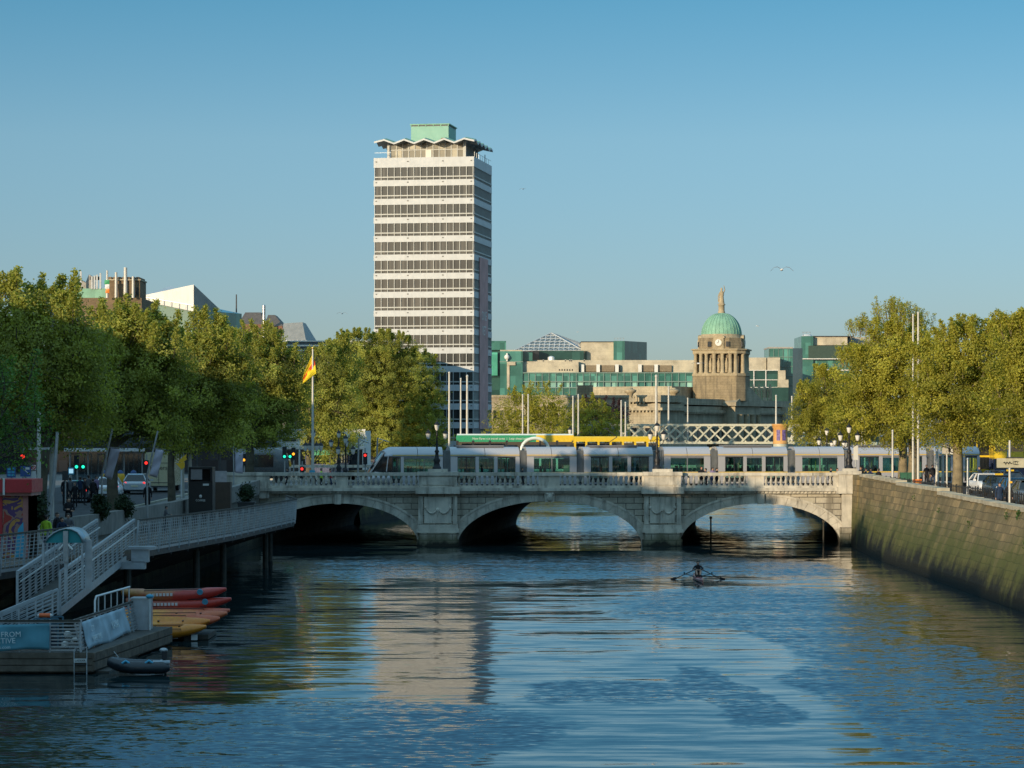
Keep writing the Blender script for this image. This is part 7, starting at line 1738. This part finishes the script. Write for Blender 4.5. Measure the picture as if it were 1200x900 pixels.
# ------------------------------------------------------------------ people: one continuous skinned body each, posed by its joints
def pose(kind):
    """joint -> (x, y, z, radius); facing -y, height about 1.75"""
    J = {'pelvis': (0, 0, .95, .135), 'waist': (0, 0, 1.1, .125), 'chest': (0, -.01, 1.32, .15), 'collar': (0, 0, 1.46, .085), 'neck': (0, -.005, 1.52, .052), 'jaw': (0, -.025, 1.585, .068), 'skull': (0, -.015, 1.66, .088), 'crown': (0, -.005, 1.715, .06), 'nose': (0, -.125, 1.63, .014)}
    for n, s in (('l', 1), ('r', -1)):
        J.update({n + 'sh': (s * .175, 0, 1.42, .066), n + 'el': (s * .235, .03, 1.15, .046), n + 'wr': (s * .235, -.03, .9, .03), n + 'hip': (s * .095, 0, .88, .098), n + 'kn': (s * .1, -.02, .49, .06), n + 'an': (s * .1, .02, .09, .042), n + 'to': (s * .12, -.15, .04, .036)})
    if kind == 'walk':
        J.update({'lkn': (.1, -.16, .5, .06), 'lan': (.1, -.27, .1, .042), 'lto': (.12, -.43, .06, .036), 'rkn': (-.1, .08, .49, .06), 'ran': (-.1, .33, .15, .042), 'rto': (-.12, .2, .05, .036),
                  'lel': (.24, .14, 1.17, .046), 'lwr': (.23, .16, .93, .03), 'rel': (-.24, -.04, 1.15, .046), 'rwr': (-.22, -.22, .98, .03)})
    if kind == 'lean':
        J.update({'lel': (.27, -.18, 1.2, .046), 'lwr': (.15, -.38, 1.16, .03), 'rel': (-.27, -.18, 1.2, .046), 'rwr': (-.15, -.38, 1.16, .03), 'chest': (0, -.07, 1.31, .15), 'collar': (0, -.09, 1.45, .085), 'neck': (0, -.1, 1.51, .052), 'jaw': (0, -.13, 1.57, .068), 'skull': (0, -.125, 1.645, .088), 'crown': (0, -.12, 1.7, .06), 'nose': (0, -.235, 1.61, .014), 'lsh': (.175, -.08, 1.41, .066), 'rsh': (-.175, -.08, 1.41, .066)})
    if kind == 'crossed':
        J.update({'lel': (.25, -.1, 1.17, .046), 'lwr': (.0, -.24, 1.2, .03), 'rel': (-.25, -.1, 1.15, .046), 'rwr': (.04, -.25, 1.13, .03)})
    if kind == 'row':
        J = {'pelvis': (0, .1, .16, .135), 'waist': (0, .1, .32, .12), 'chest': (0, .05, .54, .145), 'collar': (0, .03, .68, .085), 'neck': (0, .02, .74, .052), 'jaw': (0, -.005, .805, .068), 'skull': (0, .005, .88, .088), 'crown': (0, .015, .935, .06), 'nose': (0, -.105, .85, .014)}
        for n, s in (('l', 1), ('r', -1)):
            J.update({n + 'sh': (s * .18, .03, .64, .064), n + 'el': (s * .3, -.14, .46, .045), n + 'wr': (s * .13, -.36, .47, .03), n + 'hip': (s * .1, .04, .16, .1), n + 'kn': (s * .13, -.36, .44, .06), n + 'an': (s * .07, -.66, .12, .042), n + 'to': (s * .08, -.74, .22, .034)})
    return J
BONES = [('pelvis', 'waist'), ('waist', 'chest'), ('chest', 'collar'), ('collar', 'neck'), ('neck', 'jaw'), ('jaw', 'skull'), ('skull', 'crown'), ('skull', 'nose')]
for n in 'lr': BONES += [('collar', n + 'sh'), (n + 'sh', n + 'el'), (n + 'el', n + 'wr'), ('pelvis', n + 'hip'), (n + 'hip', n + 'kn'), (n + 'kn', n + 'an'), (n + 'an', n + 'to')]
REG = {'jaw': 0, 'skull': 0, 'crown': 0, 'nose': 0, 'neck': 0, 'lel': 1, 'rel': 1, 'lwr': 1, 'rwr': 1, 'lkn': 2, 'rkn': 2, 'lan': 2, 'ran': 2, 'lto': 3, 'rto': 3, 'lhip': 2, 'rhip': 2, 'waist': 1}
BODIES = {}
def body_mesh(kind, legs_bare=False, arms_bare=False, coat=False):
    key = (kind, legs_bare, arms_bare, coat)
    if key in BODIES: return BODIES[key]
    J = pose(kind); names = list(J); V = [Vector(J[n][:3]) for n in names]; Rr = [J[n][3] for n in names]; E = [(names.index(a), names.index(b_)) for a, b_ in BONES]; lab = [REG.get(b_, 1) for a, b_ in BONES]
    if arms_bare: lab = [0 if b_ in ('lwr', 'rwr') else l for (a, b_), l in zip(BONES, lab)]
    if legs_bare: lab = [0 if b_ in ('lan', 'ran', 'lkn', 'rkn') else l for (a, b_), l in zip(BONES, lab)]
    if coat: lab = [1 if b_ in ('lhip', 'rhip') else l for (a, b_), l in zip(BONES, lab)]
    for n, s in (('l', 1), ('r', -1)):           # palm, four unequal bent fingers and a thumb
        w = Vector(J[n + 'wr'][:3]); d = (w - Vector(J[n + 'el'][:3])).normalized(); side = d.cross(Vector((s, .2, 0))).normalized(); bend = side.cross(d).normalized()
        V.append(w + d * .07); Rr.append(.034); E.append((names.index(n + 'wr'), len(V) - 1)); lab.append(0); pi_ = len(V) - 1
        for k, L in enumerate((.075, .085, .08, .062)):
            o = side * (k - 1.5) * .019; V.append(V[pi_] + d * .05 + o); Rr.append(.0095); E.append((pi_, len(V) - 1)); lab.append(0)
            V.append(V[-1] + d * L * .55 - bend * .03 + o * .2); Rr.append(.008); E.append((len(V) - 2, len(V) - 1)); lab.append(0)
        V.append(w + d * .06 - side * .05); Rr.append(.011); E.append((pi_, len(V) - 1)); lab.append(0)
    me = bpy.data.meshes.new('person_cage'); me.from_pydata(V, E, []); o = bpy.data.objects.new('person_cage', me); COL.objects.link(o)
    o.modifiers.new('skin', 'SKIN'); me.skin_vertices or None
    for i, sv in enumerate(me.skin_vertices[0].data): sv.radius = (Rr[i] * (1.25 if names[i:i + 1] and names[i] in ('chest', 'waist', 'pelvis') else 1), Rr[i] * (.82 if names[i:i + 1] and names[i] in ('chest', 'waist') else 1)); sv.use_root = i == 0
    sb = o.modifiers.new('sub', 'SUBSURF'); sb.levels = 2; sb.render_levels = 2
    dg = bpy.context.evaluated_depsgraph_get(); out = bpy.data.meshes.new_from_object(o.evaluated_get(dg)); bpy.data.objects.remove(o)
    out.name = 'person_body'; A = np.array([V[a] for a, _ in E]); Bv = np.array([V[b_] for _, b_ in E]); D = Bv - A; DD = (D * D).sum(1)
    rad = np.array([(Rr[a] + Rr[b_]) / 2 for a, b_ in E])
    out.materials.clear()
    for m in (skin, black_cloth, navy_cloth, black_iron): out.materials.append(m)
    for p in out.polygons:
        c = np.array(p.center); t = np.clip(((c - A) * D).sum(1) / DD, 0, 1); dist = np.linalg.norm(c - (A + D * t[:, None]), axis=1) / rad
        p.material_index = lab[int(dist.argmin())]; p.use_smooth = True
    BODIES[key] = (out, J); return BODIES[key]
def person(loc, rz, kind, label, top, legs, hairm=None, group='people walking on the quays and bridge', s=1.0, bag=None, **kw):
    me, J = body_mesh(kind, **kw); o = bpy.data.objects.new('person', me); COL.objects.link(o); o.location = loc; o.rotation_euler = (0, 0, R(rz)); o.scale = (s, s, s)
    tag(o, label, 'person', group)
    for k, m in ((1, top), (2, legs)): o.material_slots[k].link = 'OBJECT'; o.material_slots[k].material = m
    sx, sy, sz, sr = J['skull']; b = B()
    b.lathe((sx, sy + .018, sz + .005), [(.093, -.0), (.097, .03), (.09, .065), (.06, .095), (.01, .108)], hairm or hair, 12); b.sphere((sx, sy + .06, sz - .02), (.08, .045, .08), hairm or hair, 8); b.build('hair', o, False)
    b = B()
    for q in (-1, 1): b.sphere((sx + q * .034, sy - .083, sz - .002), .0105, black_iron, 6)
    b.build('eyes', o, False)
    b = B()
    for q in (-1, 1): b.sphere((sx + q * .088, sy + .005, sz - .02), (.012, .022, .032), skin, 6)
    b.sphere((sx, sy - .083, sz - .065), (.026, .01, .008), red_cloth, 6); b.build('ears', o, False)
    if bag:
        g = B(); z = J['waist'][2]; g.loft([[(.24, -.14, z - .35), (.36, -.14, z - .35), (.36, .14, z - .35), (.24, .14, z - .35)], [(.25, -.12, z - .02), (.34, -.12, z - .02), (.34, .12, z - .02), (.25, .12, z - .02)]], bag, smooth=False)
        g.tube([(.29, -.1, z - .02), (.23, -.04, z + .28), (.2, 0, J['lsh'][2] + .06)], .012, bag, 5); gb = g.build('shoulder_bag', loc=tuple(o.location)); gb.rotation_euler = o.rotation_euler
        gb.data.transform(Matrix.Translation(o.location)); tag(gb, 'tan bag hanging from the shoulder of the left person of the couple', 'bag')
    return o
def P_(px, Y, z): return (ax(px, Y), Y, z)
nz = lambda y: gz_n(y)
GLP = 'people on the left boardwalk and quay'
person(P_(54, 118, 3.27), 170, 'stand', 'person in a bright lime jacket seen from behind on the boardwalk', lime_cloth, jeans, group=GLP)
person(P_(80.5, 133, 3.62), 20, 'crossed', 'person in black standing highest, by the red kiosk trees', black_cloth, black_cloth, group=GLP, s=1.04)
person(P_(67, 123, 3.28), 60, 'stand', 'person in dark clothes next to the lime jacket', black_cloth, jeans, group=GLP, s=.98)
person(P_(80, 122.5, 3.28), 10, 'crossed', 'person in dark clothes in front of the one standing highest', grey_cloth, black_cloth, group=GLP, s=.96)
person(P_(71.5, 120, 3.27), 30, 'lean', 'person in a blue and white top just behind the shelter roof', navy_cloth, jeans, group=GLP, s=.93)
person(P_(173, 168, nz(168) + .12), 190, 'stand', 'person in black beside the silver blue car on the left quay', black_cloth, black_cloth, group=GLP)
person(P_(193, 152, 3.13), 100, 'lean', 'person sitting low by the parapet under the slim trunk', grey_cloth, black_cloth, group=GLP, s=.8)
person(P_(376.5, 212.5, 4.13), 80, 'walk', 'person in a lime vest behind the left balusters', lime_cloth, black_cloth, s=.97)
person(P_(387, 213, 4.13), 95, 'walk', 'person in a red jacket behind the left balusters', red_cloth, jeans, s=.95)
person(P_(337, 213, 4.13), -90, 'walk', 'person in dark clothes at the far left of the balustrade', black_cloth, black_cloth, s=.97)
person(P_(612, 213.5, 4.13), 90, 'walk', 'person in black passing the tram left of the middle die', black_cloth, black_cloth)
person(P_(821.5, 211.6, 4.13), 15, 'lean', 'person with dark hair leaning on the sunlit parapet', black_cloth, black_cloth, s=1.07)
person(P_(827, 212.3, 4.13), -60, 'stand', 'person in grey behind the leaning dark haired one', grey_cloth, black_cloth, s=.97)
person(P_(834.5, 211.8, 4.13), 20, 'lean', 'person in a lilac top at the sunlit parapet', lilac_cloth, jeans, s=1.02)
person(P_(840, 212, 4.13), 60, 'walk', 'person in dark clothes right of the lilac top', black_cloth, black_cloth, s=.99)
person(P_(781, 213, 4.13), -80, 'walk', 'person half hidden right of the right pier lamp', red_cloth, black_cloth, s=.97)
person(P_(973.5, 212.6, 4.13), 90, 'walk', 'person in black behind the last balusters on the right', black_cloth, black_cloth)
person(P_(981, 213, 4.13), 60, 'stand', 'person in brown by the right end lamp', tan_cloth, black_cloth, s=.98)
person(P_(1002, 212, 4.1), 10, 'stand', 'person in a black coat left in the group at the corner of the wall', black_cloth, black_cloth, s=1.02, coat=True)
person(P_(1009, 214, 4.1), -30, 'stand', 'person in black in the middle of the group at the corner of the wall', black_cloth, black_cloth, s=1.05)
person(P_(1014.5, 211, 4.1), 100, 'walk', 'person in dark grey in the group at the corner of the wall', grey_cloth, black_cloth, s=1.0)
person(P_(1020, 212.5, 4.1), 20, 'stand', 'person in a pale grey top in the group at the corner of the wall', lilac_cloth, jeans, s=.98)
person(P_(1029.5, 207, 4.1), 200, 'walk', 'person with a dark backpack left of the railing', black_cloth, jeans, s=1.02)
person(P_(1086, 226, 4.11), -5, 'walk', 'left person of the couple in dark clothes by the tall masts', black_cloth, black_cloth, s=1.05, bag=tan_cloth)
person(P_(1093, 224, 4.11), 10, 'walk', 'right person of the couple, in a black jacket and blue jeans', black_cloth, jeans, s=1.07)
person(P_(1148, 214, 4.12), -80, 'walk', 'person in a navy suit crossing before the facing bus', navy_cloth, navy_cloth, s=1.05)
person(P_(1171.5, 152.5, 4.1), 5, 'stand', 'person in a long navy coat and dark glasses behind the railing', navy_cloth, black_cloth, s=.97, coat=True)
person(P_(1182, 156, 4.1), 150, 'stand', 'person in black half hidden by the direction sign post', black_cloth, black_cloth, s=.93)
# sculler with boat and oars
Y = 161.0; X = ax(818, Y)
bt_ = thing('rowing_scull', 'narrow rowing scull with thin outriggers on the open river', 'rowing boat', (X, Y, 0))
hull = gloss('scull_hull', (.28, .05, .06), .3); b = B(); rings = []
for k in range(17):
    s_ = k / 16; y = -4.0 + 8 * s_; w = .02 + .25 * math.sin(math.pi * s_) ** 1.2; rings.append([(w * math.cos(q), y, .1 + .12 * math.sin(q) * (1 if math.sin(q) > 0 else .9)) for q in [2 * math.pi * j / 10 for j in range(10)]])
b.loft(rings, hull); b.build('hull', bt_, False)
b = B()
for s_ in (-1, 1): b.tube([(s_ * .2, -.1, .2), (s_ * .8, -.05, .36)], .018, black_iron, 6); b.tube([(s_ * .2, .5, .2), (s_ * .8, -.05, .36)], .014, black_iron, 6); b.cyl((s_ * .8, -.05, .34), (s_ * .8, -.05, .46), .035, .035, black_iron, 8)
b.build('outrigger', bt_, False)
b = B(); b.box(-.14, .14, .0, .25, .2, .24, black_iron); b.box(-.2, .2, -.78, -.72, .1, .32, black_iron); b.build('seat', bt_, False)
person((X, Y + .02, .12), 0, 'row', 'person rowing the scull in a dark shirt with bare arms and legs', black_cloth, black_cloth, group=None, legs_bare=True, arms_bare=True, s=1.02)
for s_, lb in ((-1, 'left'), (1, 'right')):
    b = B(); h0, h1 = Vector((X + s_ * .12, Y - .36, .66)), Vector((X + s_ * 1.3, Y + .1, .07))
    b.tube([h0, h1], .026, black_iron, 8); b.obox(h1 + Vector((s_ * .12, .03, -.02)), (.34, .025, .15), .22 * s_, black_iron, ry=R(16) * s_)
    tag(b.build('oar'), f'dark oar reaching out to the {lb} of the rower', 'oar')

# the knot of people waiting under the trees on the left quay
wait = [(76, 176, 'black_cloth', 'tall person in black'), (82, 180, 'grey_cloth', 'person in grey'), (88, 174, 'black_cloth', 'short person in black'), (94, 182, 'navy_cloth', 'person in navy'), (99, 178, 'black_cloth', 'person in black with folded arms'), (104, 186, 'grey_cloth', 'slim person in grey'), (109, 179, 'black_cloth', 'walking person in black'), (113, 187, 'lilac_cloth', 'person in a pale top')]
for i, (px, Y, m_, lb) in enumerate(wait):
    person(P_(px, Y, nz(Y) + .12), rnd.uniform(0, 360), ('stand', 'crossed', 'stand', 'walk', 'crossed', 'stand', 'walk', 'stand')[i], f'{lb}, {["first", "second", "third", "fourth", "fifth", "sixth", "seventh", "last"][i]} from the left in the waiting crowd', globals()[m_], black_cloth, group='people waiting under the left quay trees', s=(1.08, 1, .92, 1, 1.03, 1, .98, .95)[i])
SKY_TINT = (.87 * 1.1, .90 * 1.1, .84 * 1.1); UPPER_FILL = (2.1, 3.6, 4.5); EXPO = 0.0
# ------------------------------------------------------------------ camera, sun, sky
SUN_AZ, SUN_EL = 35.0, 9.4      # degrees to the left of straight behind the camera; height
S = Vector((-math.sin(R(SUN_AZ)) * math.cos(R(SUN_EL)), -math.cos(R(SUN_AZ)) * math.cos(R(SUN_EL)), math.sin(R(SUN_EL))))
sd = bpy.data.lights.new('sun', 'SUN'); sd.energy = 4.8; sd.angle = R(.5); sd.color = (1.0, .80, .54)
so = bpy.data.objects.new('sun', sd); COL.objects.link(so); so.rotation_euler = S.to_track_quat('Z', 'Y').to_euler(); so.location = (0, 0, 120)
wd = bpy.data.worlds.new('World'); sc.world = wd; wd.use_nodes = True; nt = wd.node_tree
sky = nt.nodes.new('ShaderNodeTexSky'); sky.sky_type = 'NISHITA'; sky.sun_disc = False
sky.sun_elevation = R(SUN_EL); sky.sun_rotation = math.atan2(S.x, S.y); sky.altitude = 20; sky.air_density = .75; sky.dust_density = .6; sky.ozone_density = 3.2
bg = nt.nodes['Background']; bg.inputs['Strength'].default_value = .14
tn = nt.nodes.new('ShaderNodeMix'); tn.data_type = 'RGBA'; tn.blend_type = 'MULTIPLY'; tn.inputs[0].default_value = 1; tn.inputs[7].default_value = (*SKY_TINT, 1)
nt.links.new(sky.outputs[0], tn.inputs[6]); 
# bluish fill added to the upper sky, out of view, to lift the shade
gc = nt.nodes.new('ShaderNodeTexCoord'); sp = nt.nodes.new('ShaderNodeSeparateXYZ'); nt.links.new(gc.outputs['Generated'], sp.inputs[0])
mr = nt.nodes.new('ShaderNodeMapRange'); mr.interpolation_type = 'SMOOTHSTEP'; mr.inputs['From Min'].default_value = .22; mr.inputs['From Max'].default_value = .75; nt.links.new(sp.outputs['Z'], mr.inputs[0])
hr = nt.nodes.new('ShaderNodeValToRGB'); el = hr.color_ramp.elements
for e_ in range(2): el.new(.5)
for e_, (q, c) in zip(el, ((.04, (1.03, .92, .97)), (.105, (1.07, 1.04, .98)), (.16, (.64, .95, .93)), (.27, (.74, 1.1, 1.1)))): e_.position = q; e_.color = (*[v / 1.1 for v in c], 1)
nt.links.new(sp.outputs['Z'], hr.inputs[0])
tg = nt.nodes.new('ShaderNodeMix'); tg.data_type = 'RGBA'; tg.blend_type = 'MULTIPLY'; tg.inputs[0].default_value = 1; nt.links.new(tn.outputs[2], tg.inputs[6]); nt.links.new(hr.outputs[0], tg.inputs[7])
up = nt.nodes.new('ShaderNodeMix'); up.data_type = 'RGBA'; up.blend_type = 'ADD'; up.inputs[7].default_value = (*UPPER_FILL, 1)
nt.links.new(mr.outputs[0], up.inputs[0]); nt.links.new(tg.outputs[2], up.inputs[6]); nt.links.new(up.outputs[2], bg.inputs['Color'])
cd = bpy.data.cameras.new('camera'); co = bpy.data.objects.new('camera', cd); COL.objects.link(co)
co.location = (0, 0, CAMZ); co.rotation_euler = (R(90), 0, 0); cd.sensor_width = 36; cd.lens = F / 1200 * 36; cd.shift_y = 58 / 1200
cd.clip_start = .5; cd.clip_end = 12000; sc.camera = co
sc.view_settings.view_transform = 'Standard'; sc.view_settings.look = 'None'; sc.view_settings.gamma = 1; sc.view_settings.use_curve_mapping = False
sc.view_settings.exposure = EXPO
sc.render.engine = 'CYCLES'; cy = sc.cycles
cy.max_bounces = 6; cy.diffuse_bounces = 3; cy.glossy_bounces = 3; cy.transmission_bounces = 3; cy.transparent_max_bounces = 12
cy.use_denoising = True; cy.sample_clamp_indirect = 4; cy.caustics_reflective = False; cy.caustics_refractive = False
